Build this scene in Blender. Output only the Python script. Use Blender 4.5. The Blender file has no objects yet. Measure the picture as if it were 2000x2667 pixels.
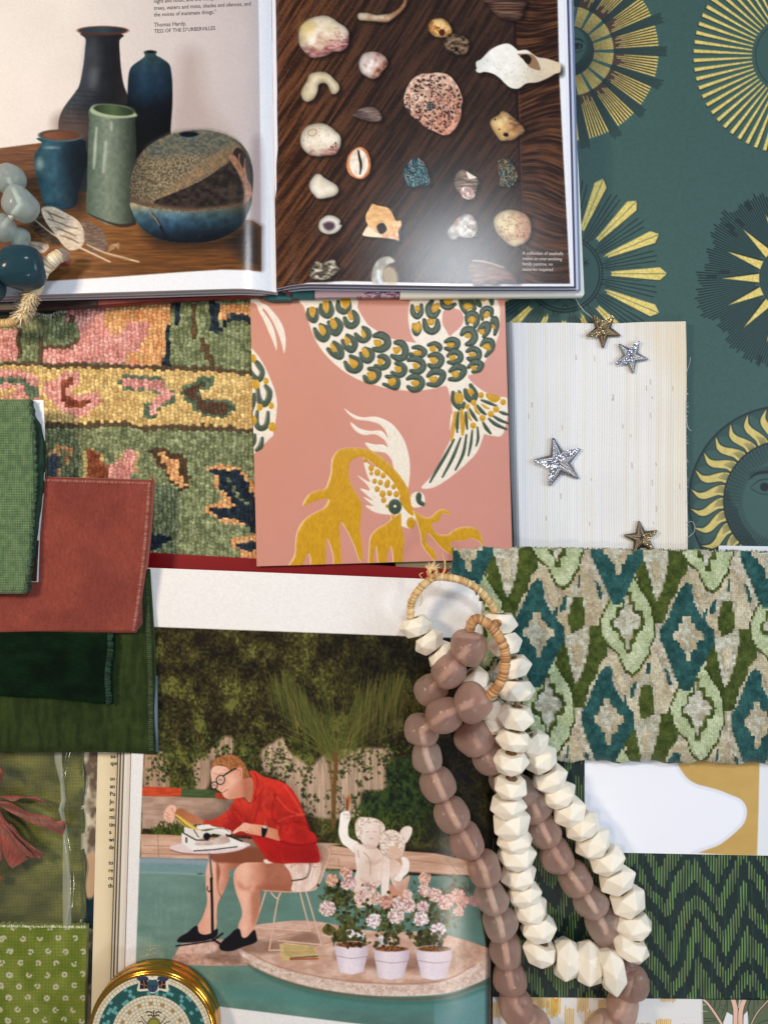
import bpy, math, random
import numpy as np
from mathutils import Vector, Matrix, Quaternion
random.seed(7); RNG=np.random.RandomState(11)
S=3500.0; H=0.556                     # photo pixels per metre on the table, camera height
SC=bpy.context.scene; COL=SC.collection
PI=math.pi
def WX(x,z): return (x-1000)/S*(H-z)/H
def WY(y,z): return (1333.5-y)/S*(H-z)/H
def W(x,y,z): return Vector((WX(x,z),WY(y,z),z))
def lin(c):
    c=np.clip(np.asarray(c,dtype=np.float32),0,1)
    return np.where(c<=0.04045,c/12.92,((c+0.055)/1.055)**2.4)
def K(s,ox,oy,sc):                     # "x,y x,y" read off an enlarged crop -> photo px
    return [(ox+float(a.split(',')[0])/sc, oy+float(a.split(',')[1])/sc) for a in s.split()]
# ---------- noise ----------
def vnoise(X,Y,seed=0):
    xi=np.floor(X).astype(np.int64); yi=np.floor(Y).astype(np.int64)
    fx=X-xi; fy=Y-yi; fx=fx*fx*(3-2*fx); fy=fy*fy*(3-2*fy)
    def hsh(a,b):
        n=(a*374761393+b*668265263+seed*974634777)&0xffffffff
        n=((n^(n>>13))*1274126177)&0xffffffff
        return ((n^(n>>16))&0xffff)/65535.0
    return ((hsh(xi,yi)*(1-fx)+hsh(xi+1,yi)*fx)*(1-fy)+(hsh(xi,yi+1)*(1-fx)+hsh(xi+1,yi+1)*fx)*fy)
def fbm(X,Y,sc,oc=3,seed=0):
    sx,sy=sc if isinstance(sc,tuple) else (sc,sc)
    t=0;a=.5;n=0
    for i in range(oc):
        t=t+a*vnoise(X/sx*2**i,Y/sy*2**i,seed+i*17); n+=a; a*=.5
    return t/n
def cat(p,closed=True,n=5):
    p=[np.array(q,float) for q in p]; m=len(p); out=[]
    rng=range(m) if closed else range(m-1)
    for i in rng:
        if closed: a,b,c,d=p[i-1],p[i],p[(i+1)%m],p[(i+2)%m]
        else: a,b,c,d=p[max(i-1,0)],p[i],p[i+1],p[min(i+2,m-1)]
        for k in range(n):
            t=k/n
            out.append(.5*((2*b)+(-a+c)*t+(2*a-5*b+4*c-d)*t*t+(-a+3*b-3*c+d)*t**3))
    if not closed: out.append(p[-1])
    return out
def G(a,b,st,nz=None,seed=0):          # gradient between two points through colour stops, with grain
    st=[(s if isinstance(s[1],(tuple,list)) else None) for s in st] if isinstance(st[0][1],(tuple,list)) else [(i/(len(st)-1),s) for i,s in enumerate(st)]
    ts=[s[0] for s in st]; cs=np.array([s[1] for s in st],float)
    dx,dy=b[0]-a[0],b[1]-a[1]; L=dx*dx+dy*dy
    def f(X,Y,D=None):
        t=((X-a[0])*dx+(Y-a[1])*dy)/L
        o=np.stack([np.interp(t,ts,cs[:,k]) for k in range(3)],-1)
        if nz: o=o*(1+nz[1]*2*(fbm(X,Y,nz[0],3,seed)-.5))[...,None]
        return o
    return f
def NZ(c0,c1,sc,seed=0,k=2.2,oc=3):
    c0=np.array(c0);c1=np.array(c1)
    def f(X,Y,D=None):
        t=np.clip((fbm(X,Y,sc,oc,seed)-.5)*k+.5,0,1)[...,None]
        return c0*(1-t)+c1*t
    return f
class Cv:
    def __init__(s,x0,y0,x1,y1,r=.55,bg=(1,1,1)):
        s.b=(x0,y0,x1,y1); s.nx=int((x1-x0)*r)+2; s.ny=int((y1-y0)*r)+2
        s.xs=np.linspace(x0,x1,s.nx); s.ys=np.linspace(y0,y1,s.ny)
        s.X,s.Y=np.meshgrid(s.xs,s.ys); s.h=np.zeros((s.ny,s.nx)); s.px=(x1-x0)/(s.nx-1)
        s.c=np.empty((s.ny,s.nx,3)); s.c[:]=bg(s.X,s.Y) if callable(bg) else bg
        s.q=None
    def sub(s,xa,ya,xb,yb):
        i0=max(0,int((xa-s.b[0])/s.px)-1); i1=min(s.nx,int((xb-s.b[0])/s.px)+3)
        py=(s.b[3]-s.b[1])/(s.ny-1)
        j0=max(0,int((ya-s.b[1])/py)-1); j1=min(s.ny,int((yb-s.b[1])/py)+3)
        if i1<=i0 or j1<=j0: return None
        sl=(slice(j0,j1),slice(i0,i1)); X,Y=s.X[sl],s.Y[sl]
        if s.q: X,Y=s.q(X,Y)
        return sl,X,Y
    def put(s,sl,X,Y,D,col,soft,a,h,he):
        al=np.clip(.5-D/(soft*s.px),0,1)*a
        c=col(X,Y,D) if callable(col) else np.array(col,float)
        s.c[sl]=s.c[sl]*(1-al[...,None])+c*al[...,None]
        if h is not None: s.h[sl]=s.h[sl]*(1-al)+al*h*np.sqrt(np.clip(-D/he,0.02,1))
    def poly(s,pts,col,sm=1,soft=1.3,a=1.0,h=None,he=6.):
        if sm: pts=cat(pts)
        P=np.array(pts); m=soft*s.px+1
        r=s.sub(P[:,0].min()-m,P[:,1].min()-m,P[:,0].max()+m,P[:,1].max()+m)
        if r is None: return
        sl,X,Y=r; d2=np.full(X.shape,1e12); ins=np.zeros(X.shape,bool)
        for (ax,ay),(bx,by) in zip(P,np.roll(P,-1,0)):
            ex,ey=bx-ax,by-ay; L=ex*ex+ey*ey
            if L<1e-9: continue
            wx,wy=X-ax,Y-ay; t=np.clip((wx*ex+wy*ey)/L,0,1)
            d2=np.minimum(d2,(wx-ex*t)**2+(wy-ey*t)**2)
            if ey!=0: ins^=((ay>Y)!=(by>Y))&(wx<ex*wy/ey)
        d=np.sqrt(d2); s.put(sl,X,Y,np.where(ins,-d,d),col,soft,a,h,he)
    def stroke(s,pts,w,col,sm=1,soft=1.3,a=1.0,h=None,he=4.):
        n=len(pts); ws=list(w) if isinstance(w,(list,tuple)) else [w]*n
        if sm and n>2:
            q=cat([(p[0],p[1],k) for p,k in zip(pts,ws)],False,4)
        else: q=[(p[0],p[1],k) for p,k in zip(pts,ws)]
        P=np.array(q,float); m=max(ws)/2+soft*s.px+1
        r=s.sub(P[:,0].min()-m,P[:,1].min()-m,P[:,0].max()+m,P[:,1].max()+m)
        if r is None: return
        sl,X,Y=r; D=np.full(X.shape,1e9)
        for a_,b_ in zip(P[:-1],P[1:]):
            ex,ey=b_[0]-a_[0],b_[1]-a_[1]; L=ex*ex+ey*ey+1e-9
            wx,wy=X-a_[0],Y-a_[1]; t=np.clip((wx*ex+wy*ey)/L,0,1)
            D=np.minimum(D,np.sqrt((wx-ex*t)**2+(wy-ey*t)**2)-(a_[2]*(1-t)+b_[2]*t)/2)
        s.put(sl,X,Y,D,col,soft,a,h,he)
    def ell(s,cx,cy,rx,ry,col,rot=0,soft=1.3,a=1.,h=None,he=6.):
        m=max(rx,ry)+soft*s.px+1; r=s.sub(cx-m,cy-m,cx+m,cy+m)
        if r is None: return
        sl,X,Y=r; c,q=math.cos(rot),math.sin(rot); u=(X-cx)*c+(Y-cy)*q; v=-(X-cx)*q+(Y-cy)*c
        k=np.sqrt((u/rx)**2+(v/ry)**2)+1e-6
        s.put(sl,X,Y,(k-1)*min(rx,ry),col,soft,a,h,he)
    def grain(s,sc,amp,seed=0,oc=2):
        s.c*= (1+amp*2*(fbm(s.X,s.Y,sc,oc,seed)-.5))[...,None]
    def sample(s,px,py):
        fx=np.clip((px-s.b[0])/(s.b[2]-s.b[0])*(s.nx-1),0,s.nx-1.001); fy=np.clip((py-s.b[1])/(s.b[3]-s.b[1])*(s.ny-1),0,s.ny-1.001)
        i=fx.astype(int); j=fy.astype(int); u=(fx-i)[...,None]; v=(fy-j)[...,None]
        A=np.concatenate([s.c,s.h[...,None]],-1)
        o=(A[j,i]*(1-u)+A[j,i+1]*u)*(1-v)+(A[j+1,i]*(1-u)+A[j+1,i+1]*u)*v
        return o[...,:3],o[...,3]
# ---------- objects ----------
WL={}
def reg(o,world,parent):
    WL[o.name]=Vector(world); COL.objects.link(o)
    if parent: o.parent=parent; o.location=Vector(world)-WL[parent.name]
    else: o.location=world
def tag(o,label=None,cat_=None,group=None,kind=None):
    if label: o['label']=label
    if cat_: o['category']=cat_
    if group: o['group']=group
    if kind: o['kind']=kind
    return o
def empty(name,loc,label,cat_,group=None):
    o=bpy.data.objects.new(name,None); o.empty_display_size=.01; reg(o,loc,None); return tag(o,label,cat_,group)
def mesh(name,V,F,mat,parent=None,cols=None,smooth=None,vis=True):
    V=np.asarray(V,float).reshape(-1,3); me=bpy.data.meshes.new(name)
    base=Vector(((V[:,0].min()+V[:,0].max())/2,(V[:,1].min()+V[:,1].max())/2,V[:,2].min()))
    Vl=(V-np.array(base)).astype(np.float32)
    if isinstance(F,np.ndarray):
        k=F.shape[1]; nf=len(F); lv=F.ravel().astype(np.int32); ls=(np.arange(nf)*k).astype(np.int32)
    else:
        nf=len(F); lv=np.array([i for f in F for i in f],np.int32); ls=np.cumsum([0]+[len(f) for f in F[:-1]]).astype(np.int32)
    me.vertices.add(len(Vl)); me.vertices.foreach_set('co',Vl.ravel())
    me.loops.add(len(lv)); me.loops.foreach_set('vertex_index',lv)
    me.polygons.add(nf); me.polygons.foreach_set('loop_start',ls)
    me.update(calc_edges=True)
    sm=np.zeros(nf,bool) if smooth is None else (np.full(nf,smooth) if isinstance(smooth,bool) else np.asarray(smooth))
    me.polygons.foreach_set('use_smooth',sm)
    if cols is not None:
        at=me.color_attributes.new('Col','FLOAT_COLOR','POINT')
        c=np.ones((len(Vl),4),np.float32); c[:,:3]=lin(np.asarray(cols).reshape(-1,3)); at.data.foreach_set('color',c.ravel())
    me.materials.append(mat); me.validate()
    o=bpy.data.objects.new(name,me); reg(o,base,parent); return o
def grid_faces(nx,ny,off=0):
    i,j=np.meshgrid(np.arange(nx-1),np.arange(ny-1)); a=(j*nx+i).ravel()+off
    return np.stack([a,a+nx,a+nx+1,a+1],-1)
def quad(c):                           # four corners TL TR BR BL in photo px -> position function
    c=[np.array(q,float) for q in c]
    def f(U,V): return tuple((c[0][k]*(1-U)+c[1][k]*U)*(1-V)+(c[3][k]*(1-U)+c[2][k]*U)*V for k in (0,1))
    return f
def sheet(name,pos,z,cv,mat,parent=None,thick=.0004,r=.55,edge=None,hs=1.0,size=None,bow=None,color=None):
    """a sheet of real thickness: pos(U,V)->photo px, z constant or z(px,py,U,V)"""
    if isinstance(pos,list): pos=quad(pos)
    if size is None:
        a=pos(np.array([0,1,1,0.]),np.array([0,0,1,1.]))
        size=(max(abs(a[0][1]-a[0][0]),abs(a[0][2]-a[0][3])),max(abs(a[1][3]-a[1][0]),abs(a[1][2]-a[1][1])))
    nx=max(8,int(size[0]*r)); ny=max(8,int(size[1]*r))
    U,V=np.meshgrid(np.linspace(0,1,nx),np.linspace(0,1,ny)); px,py=pos(U,V)
    if bow: px,py=bow(px,py,U,V)
    if cv is not None: c,h=cv.sample(px,py)
    else: c=np.empty(px.shape+(3,)); c[:]=color if color is not None else (.9,.9,.9); h=0
    Z=(z(px,py,U,V) if callable(z) else np.full(px.shape,float(z))); Zc=Z; Z=Z+h*hs
    P=np.stack([WX(px,Zc),WY(py,Zc),Z],-1).reshape(-1,3); F=grid_faces(nx,ny)
    per=np.concatenate([np.arange(nx),np.arange(1,ny)*nx+nx-1,(ny-1)*nx+np.arange(nx-2,-1,-1),np.arange(ny-2,0,-1)*nx])
    n=len(per); T=P[per]; B=T.copy(); B[:,2]-=thick; o=len(P)
    k=np.arange(n); k2=(k+1)%n; SF=np.stack([o+k,o+k2,o+n+k2,o+n+k],-1)
    cc=c.reshape(-1,3); ec=cc[per] if edge is None else np.tile(np.array(edge,float),(n,1))
    sm=np.concatenate([np.ones(len(F),bool),np.zeros(n,bool)])
    F=F[:,::-1][:, [0,1,2,3]]
    return mesh(name,np.concatenate([P,T,B]),np.concatenate([F[:,::-1],SF[:,::-1]]),mat,parent,np.concatenate([cc,ec,ec]),sm)
def tubes(name,paths,mat,parent=None,k=5,cols=None,col=None):
    """paths: list of (list of world points, radius or list of radii[, colour])"""
    V=[];F=[];C=[];o=0
    for p in paths:
        pts=[Vector(q) for q in p[0]]; rs=p[1] if isinstance(p[1],(list,tuple)) else [p[1]]*len(pts)
        cc=p[2] if len(p)>2 else (col or (.8,.8,.8))
        t=(pts[1]-pts[0]).normalized(); up=Vector((0,0,1)) if abs(t.z)<.9 else Vector((1,0,0)); n=t.cross(up).normalized()
        for i,q in enumerate(pts):
            t=(pts[min(i+1,len(pts)-1)]-pts[max(i-1,0)]); 
            if t.length<1e-9: t=Vector((1,0,0))
            t.normalize(); n=(n-t*n.dot(t)); n=n.normalized() if n.length>1e-6 else t.orthogonal().normalized(); b=t.cross(n)
            for j in range(k):
                a=2*PI*j/k; V.append(q+(n*math.cos(a)+b*math.sin(a))*rs[i]); C.append(cc)
        m=len(pts)
        for i in range(m-1):
            for j in range(k):
                j2=(j+1)%k; F.append((o+i*k+j,o+i*k+j2,o+(i+1)*k+j2,o+(i+1)*k+j))
        F.append(tuple(o+j for j in range(k))[::-1]); F.append(tuple(o+(m-1)*k+j for j in range(k))); o+=m*k
    return mesh(name,V,F,mat,parent,C,True)
def text(name,items,mat,parent,zf):
    """items: (string, x px, baseline y px, cap height px, rotation rad, width factor, shear)"""
    V=[];F=[];o=0; dg=bpy.context.evaluated_depsgraph_get()
    for s,x,y,hh,rot,wf,sh in items:
        cu=bpy.data.curves.new('t','FONT'); cu.body=s; cu.size=1; cu.resolution_u=2; cu.shear=sh
        ob=bpy.data.objects.new('t',cu); COL.objects.link(ob); dg=bpy.context.evaluated_depsgraph_get()
        me=ob.evaluated_get(dg).to_mesh(); k=hh/.70; c,q=math.cos(rot),math.sin(rot)
        for v in me.vertices:
            u=v.co.x*k*wf; w=v.co.y*k; X=x+u*c-(-w)*q*1.0; Y=y+u*q-w*c; z=zf(X,Y)+.00012; V.append(W(X,Y,z))
        for p in me.polygons: F.append(tuple(o+i for i in p.vertices))
        o=len(V); ob.evaluated_get(dg).to_mesh_clear(); bpy.data.objects.remove(ob); bpy.data.curves.remove(cu)
    ob=mesh(name,V,F,mat,parent); return ob
# ---------- materials ----------
def mat(name,color=None,rough=.6,bump=None,spec=.5,sheen=0,metal=0,coat=0,trans=0,sss=0,sssc=None,weave=None,sheen_tint=None,var=None,ior=1.45,alpha=1,coatr=.1):
    m=bpy.data.materials.new(name); m.use_nodes=True; nt=m.node_tree; N=nt.nodes; L=nt.links
    b=N['Principled BSDF']; b.inputs['Roughness'].default_value=rough; b.inputs['Specular IOR Level'].default_value=spec
    b.inputs['Metallic'].default_value=metal; b.inputs['Coat Weight'].default_value=coat; b.inputs['Coat Roughness'].default_value=coatr
    b.inputs['Transmission Weight'].default_value=trans; b.inputs['IOR'].default_value=ior; b.inputs['Alpha'].default_value=alpha
    b.inputs['Sheen Weight'].default_value=sheen; b.inputs['Sheen Roughness'].default_value=.4
    if sheen_tint: b.inputs['Sheen Tint'].default_value=(*lin(sheen_tint),1)
    if sss: b.inputs['Subsurface Weight'].default_value=sss; b.inputs['Subsurface Radius'].default_value=sssc or (.006,.004,.003); b.inputs['Subsurface Scale'].default_value=1
    if color is None:
        a=N.new('ShaderNodeVertexColor'); a.layer_name='Col'; out=a.outputs['Color']
    else:
        a=N.new('ShaderNodeRGB'); a.outputs[0].default_value=(*[float(q) for q in lin(color)],1); out=a.outputs[0]
    tc=N.new('ShaderNodeTexCoord')
    if var:                             # (scale, amount[, stretch]) slow variation of the dye
        mp=N.new('ShaderNodeMapping'); L.new(tc.outputs['Object'],mp.inputs[0]); mp.inputs['Scale'].default_value=var[2] if len(var)>2 else (1,1,1)
        n=N.new('ShaderNodeTexNoise'); n.inputs['Scale'].default_value=var[0]; n.inputs['Detail'].default_value=4; L.new(mp.outputs[0],n.inputs['Vector'])
        r=N.new('ShaderNodeMapRange'); r.inputs[1].default_value=.3; r.inputs[2].default_value=.7; r.inputs[3].default_value=1-var[1]; r.inputs[4].default_value=1+var[1]; L.new(n.outputs[0],r.inputs[0])
        v=N.new('ShaderNodeVectorMath'); v.operation='SCALE'; L.new(out,v.inputs[0]); L.new(r.outputs[0],v.inputs['Scale']); out=v.outputs[0]
    hgt=None
    if weave:                           # (threads per metre x, y, colour depth, bump distance)
        sx,sy,dep,bd=weave; w=[]
        for ax,sc_ in (('X',sx),('Y',sy)):
            t=N.new('ShaderNodeTexWave'); t.wave_type='BANDS'; t.bands_direction=ax; t.inputs['Scale'].default_value=sc_/3.1416/2*1.0; t.inputs['Distortion'].default_value=1.2; t.inputs['Detail'].default_value=2; t.inputs['Detail Scale'].default_value=.6
            L.new(tc.outputs['Object'],t.inputs[0]); w.append(t.outputs['Fac'])
        mm=N.new('ShaderNodeMath'); mm.operation='MULTIPLY'; L.new(w[0],mm.inputs[0]); L.new(w[1],mm.inputs[1])
        r=N.new('ShaderNodeMapRange'); r.inputs[3].default_value=1-dep; r.inputs[4].default_value=1+dep*.6; L.new(mm.outputs[0],r.inputs[0])
        v=N.new('ShaderNodeVectorMath'); v.operation='SCALE'; L.new(out,v.inputs[0]); L.new(r.outputs[0],v.inputs['Scale']); out=v.outputs[0]; hgt=(mm.outputs[0],bd)
    L.new(out,b.inputs['Base Color'])
    nrm=None
    if hgt:
        bp=N.new('ShaderNodeBump'); bp.inputs['Distance'].default_value=hgt[1]; bp.inputs['Strength'].default_value=.8; L.new(hgt[0],bp.inputs['Height']); nrm=bp.outputs[0]
    for q in ([bump] if isinstance(bump,tuple) else (bump or [])):   # (scale, distance[, stretch])
        n=N.new('ShaderNodeTexNoise'); n.inputs['Scale'].default_value=q[0]; n.inputs['Detail'].default_value=3
        mp=N.new('ShaderNodeMapping'); L.new(tc.outputs['Object'],mp.inputs[0]); mp.inputs['Scale'].default_value=q[2] if len(q)>2 else (1,1,1); L.new(mp.outputs[0],n.inputs['Vector'])
        bp=N.new('ShaderNodeBump'); bp.inputs['Distance'].default_value=q[1]; bp.inputs['Strength'].default_value=1; L.new(n.outputs[0],bp.inputs['Height'])
        if nrm: L.new(nrm,bp.inputs['Normal'])
        nrm=bp.outputs[0]
    if nrm: L.new(nrm,b.inputs['Normal'])
    return m
# ================= green wallpaper with gold suns =================
GRN=(.22,.335,.318); INK=(.075,.12,.135); GOLD=(.83,.75,.42)
def pol(c,r,a): return (c[0]+r*math.cos(a),c[1]+r*math.sin(a))
cv=Cv(1060,-60,2080,1480,.62,NZ((.212,.327,.31),(.228,.345,.328),(5,5),3,2.2,3))
gold=NZ((.78,.70,.36),(.90,.82,.50),(3,3),5,3)
def line(c,r0,r1,a0,w0,w1,col,a1=None,h=None): cv.stroke([pol(c,r0,a0),pol(c,r1,a0 if a1 is None else a1)],[w0,w1],col,0,1.2,h=h)
R=math.radians
# sun of striped fans
c=(1480,133)
for k in range(18):
    a=R(-10+20*k)
    cv.poly([pol(c,66,a-R(7.6)),pol(c,232,a-R(6.7)),pol(c,232,a+R(6.7)),pol(c,66,a+R(7.6))],(.19,.17,.14),0)
    cv.poly([pol(c,116,a-R(7)),pol(c,150,a-R(7)),pol(c,150,a+R(7)),pol(c,116,a+R(7))],(.26,.21,.19),0)
    for j in range(-3,4):
        line(c,66,116,a+R(j*2.15),1.2,3.0,gold)
    for j in range(-3,4):
        line(c,random.uniform(122,150),232,a+R(j*2.0),1.6,4.4,gold)
    for j in range(6):
        line(c,118,random.uniform(252,259),a+R(7.6+j*1.05),1.5,1.9,INK)
cv.ell(*c,66,66,GRN)
def face(c,r,eye=None,closed=False):
    cv.ell(*c,r,r,INK); cv.ell(c[0],c[1],r-2.5,r-2.5,GRN)
    for i in range(7):
        rr=r-5-i*(r*.055); 
        cv.stroke([pol(c,rr,R(q)) for q in range(-60+i*12,200-i*14,12)],[1+1.6*math.sin(PI*j/len(range(-60+i*12,200-i*14,12))) for j in range(len(range(-60+i*12,200-i*14,12)))],INK)
face(c,66)
e=(1502,120)
cv.stroke([(1484,108),(1496,101),(1512,104),(1520,111)],[2,4,4,2],INK); cv.ell(*e,15,8,INK); cv.ell(e[0]-1,e[1]+1,11,5,GRN); cv.ell(e[0],e[1],5,5,INK)
cv.stroke([(1490,133),(1502,137),(1516,131)],1.5,INK)
# sun of narrow bars
c=(2062,145)
for k in range(66):
    a=R(k*5.4545+2.7)
    cv.poly([pol(c,104,a-R(1.0)),pol(c,259,a-R(1.7)),pol(c,259,a+R(.6)),pol(c,104,a+R(.6))],INK,0)
    cv.poly([pol(c,105,a-R(.9)),pol(c,257,a-R(1.05)),pol(c,257,a+R(1.05)),pol(c,105,a+R(.9))],gold,0)
cv.ell(*c,96,96,INK); cv.ell(*c,94.6,94.6,GRN)
# sun with arrow rays
c=(1468,713)
for k in range(16):
    a=R(22.5*k)
    for sg in (-1,1):
        cv.poly([pol(c,125 if k%2==0 else 117+6*sg,a+sg*R(.25)),pol(c,268,a+sg*R(.2)),pol(c,250,a+sg*R(3.8)),pol(c,122,a+sg*R(2.6))],gold,0)
    cv.stroke([pol(c,123,a+R(3.2)),pol(c,251,a+R(4.2)),pol(c,269,a)],1.6,INK,0)
    for j in range(3):
        line(c,(100,108,100)[j],(240,246,240)[j],a+R(8.2+j*3.2),2.2,2.6,INK)
    line(c,112,200,a+R(5.3),1.4,1.2,INK); line(c,112,200,a-R(5.3),1.4,1.2,INK)
for k in range(84):
    p=pol(c,100,2*PI*k/84); cv.ell(p[0],p[1],2.7,2.7,INK)
cv.ell(*c,94,94,INK); cv.ell(*c,91,91,GRN)
for ex in (1424,1524):
    for q in (20,60,100,140,200,260,320): cv.stroke([(ex,684),pol((ex,684),13,R(q))],[2,.8],INK,0)
cv.stroke([(1446,786),(1458,779),(1471,777),(1484,779),(1496,786)],[1.5,2.5,3,2.5,1.5],INK); cv.stroke([(1464,800),(1471,794),(1478,800)],1.4,INK)
# sun with spikes in dark hatching
c=(2063,724)
rr=random.Random(4)
for k in range(210):
    a=2*PI*k/210; g=math.sin(k*.21)*8+vnoise(np.array([k*.33]),np.array([1.]),9)[0]*34
    r1=214+g+rr.uniform(-3,3); r0=95+rr.uniform(0,8)
    line(c,r0,r1+(k%3)*4,a,1.2,3.4,INK)
for k in range(16):
    a=rr.uniform(0,2*PI); r=rr.uniform(165,225); cv.poly([pol(c,r,a),pol(c,r+30,a),pol(c,r+24,a+R(3.0)),pol(c,r,a+R(3.4))],INK,0,a=.55)
for k in range(16):
    a=R(22.5*k); cv.poly([pol(c,90,a-R(9.6)),pol(c,184,a),pol(c,90,a+R(9.6))],INK,0); cv.poly([pol(c,88,a-R(7.6)),pol(c,181,a-R(.4)),pol(c,88,a+R(7.0))],gold,0)
cv.ell(*c,86,86,INK); cv.ell(*c,84,84,GRN)
for r in (80,76,72,68,64): cv.stroke([pol(c,r,R(q)) for q in range(100,262,9)],1.3,INK)
# sun with wavy flames inside a ring
c=(2040,1305)
cv.ell(*c,249,249,INK); cv.ell(*c,245,245,GRN)
for k in range(260):
    a=2*PI*k/260; L=16+10*math.sin(k*2*PI/260*30*1.0+1); line(c,245,245-max(6,L),a,1.8,.6,INK,a+R(1.0))
for k in range(30):
    a=R(5.9+12*k+180)
    def fl(o,w):
        L=[];Rr=[]
        for i,(r,da,hw) in enumerate([(156,4.2,4.4),(172,3.6,4.3),(190,.6,3.6),(206,-1.8,2.7),(222,-2.0,1.7),(236,0.2,.7),(243,1.4,.1)]):
            L.append(pol(c,r,a+R(da-hw-o*w))); Rr.append(pol(c,r,a+R(da+hw+o*w)))
        return L+Rr[::-1]
    cv.poly(fl(1,.75),INK); cv.poly(fl(0,0),NZ((.74,.68,.40),(.80,.73,.44),(8,8),6))
    for j in range(5): line(c,157,172+j*2.5,a+R(7.4-j*1.25),1.5,.7,INK,a+R(6.8-j*1.3))
cv.ell(*c,158,158,INK); cv.ell(*c,154,154,GRN)
for r_ in range(7):
    rad=150-r_*6.5
    for q in range(96-0,290,4):
        f=max(0,1-r_/8)*max(.25,min(1,abs(math.sin(R(q*1.0))) if q<180 else 1)); 
        cv.stroke([pol(c,rad-3.5,R(q)),pol(c,rad+3.5,R(q+2.6))],[.8+1.5*f,.8+1.2*f],INK,0)
for r_ in range(12):
    cv.stroke([pol(c,152-r_*2.6,R(q)) for q in range(100+r_*3,200-r_*2,10)],1.1,INK)
e=(1992,1273)
cv.stroke(K("1005,1455 1070,1400 1130,1378 1200,1375",1700,900,3.95),[1,2.4,2.6,2],INK); cv.stroke(K("1005,1470 1080,1515 1150,1530 1210,1520",1700,900,3.95),1.6,INK); cv.ell(1700+1145/3.95,900+1455/3.95,12,11,INK)
cv.stroke(K("985,1380 1030,1335 1090,1310 1200,1300",1700,900,3.95),[2,6,8,8],INK)
for j in range(12): cv.stroke([(1955+j*4,1240-j*1.5),(1951+j*4,1231-j*1.6)],[1.5,.8],INK,0)
m_paper=mat('printed_wallpaper',rough=.55,bump=[(1800,.00006),(260,.00012)],spec=.35)
m_gold_paper=m_paper
sheet('wallpaper_sheet',[(1060,-60),(2080,-60),(2080,1480),(1060,1480)],.0012,cv,m_paper,thick=.0004,r=.62)
tag(bpy.data.objects['wallpaper_sheet'],'dark green wallpaper sheet printed with gold and black suns, lying at the right under everything','wallpaper')
# ================= table =================
mt=mat('table_wood',(.45,.34,.26),.5,var=(30,.25,(1,12,1)),bump=(400,.0001))
o=mesh('table',[W(-1500,-1500,0),W(3500,-1500,0),W(3500,4200,0),W(-1500,4200,0)],[(0,3,2,1)],mt); tag(o,kind='structure')
# ================= open book with photographs, at the top =================
PAPER=(.885,.90,.93)
L1=lambda s:K(s,0,0,2.37); L2=lambda s:K(s,0,300,2.37)
cv=Cv(-60,-60,725,800,.58,PAPER)
# photograph: pottery on a plank table
wall=G((-60,0),(690,100),[(.89,.865,.84),(.86,.83,.81),(.785,.75,.745),(.72,.685,.69)],(90,.02))
img=[(-60,-60),(672,-60),(675,100),(678,350),(681,708),(640,704),(578,703),(480,709),(300,722),(127,733),(-60,746)]
cv.poly(img,wall,0)
cv.poly(L1("1130,330 1230,340 1260,560 1330,720 1400,860 1060,850 1080,560"),(.62,.55,.53),soft=34,a=.55)
cv.poly([(655,380),(681,380),(681,600),(640,620)],(.55,.50,.52),soft=14,a=.6)
wood=G((0,390),(300,740),[(.47,.32,.24),(.36,.25,.18),(.42,.27,.15),(.50,.33,.18),(.40,.25,.13)],((46,3.2),.30),2)
cv.poly([(-60,392),(0,386),(60,378),(108,372),(300,372),(520,560),(660,575),(681,590),(681,707),(640,703),(578,702),(480,708),(300,721),(127,732),(-60,745)],wood,0)
cv.poly([(-60,455),(60,450),(100,452),(140,500),(300,540),(-60,470)],(.20,.13,.10),0,soft=5,a=.35)
cv.poly([(625,585),(650,578),(681,592),(681,700),(640,690),(600,650),(590,625)],(.17,.145,.14),0,soft=16,a=.85)
cv.poly(L2("900,700 1250,770 1500,720 1450,800 1200,840 960,800"),(.10,.08,.07),soft=22,a=.75)
for i in range(60):
    y=560+i*2.6; cv.stroke([(random.uniform(100,500),y),(random.uniform(300,680),y-random.uniform(0,14))],1.2,(.30,.19,.10) if i%2 else (.60,.41,.24),0,2,a=.25)
# tall flared vase
sh=lambda x0,x1,st,nz=(20,.10),s=0,d=0:G((x0,0),(x1,d),st,nz,s)
cv.poly(L1("500,205 530,240 527,300 522,360 512,430 490,530 450,590 395,665 368,730 362,800 365,900 400,1150 800,1150 820,700 790,590 765,520 750,430 742,330 740,250 762,215 640,190"),
   sh(150,335,[(.20,.20,.20),(.26,.28,.30),(.17,.19,.22),(.13,.14,.165),(.10,.10,.115),(.15,.13,.13)],(26,.22)))
cv.poly(L1("362,730 560,720 560,900 380,1000 362,850"),sh(150,240,[(.40,.31,.28),(.30,.23,.21)]),soft=30,a=.75)
cv.poly(L1("540,260 620,265 600,540 520,560"),(.34,.36,.38),soft=16,a=.35); cv.poly(L1("560,430 610,430 600,520 560,530"),(.62,.64,.66),soft=10,a=.22)
for yy in range(560,760,28): cv.stroke(L1(f"{470-(yy-560)*.4},{yy} 620,{yy+10} 770,{yy-4}"),2,(.10,.11,.12),a=.4,soft=3)
cv.ell(637/2.37,190/2.37,155/2.37,29/2.37,(.30,.17,.12)); cv.ell(637/2.37,184/2.37,150/2.37,23/2.37,(.33,.22,.17)); cv.ell(637/2.37,187/2.37,138/2.37,18/2.37,sh(210,330,[(.15,.20,.24),(.20,.25,.29),(.12,.14,.17)]))
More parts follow.
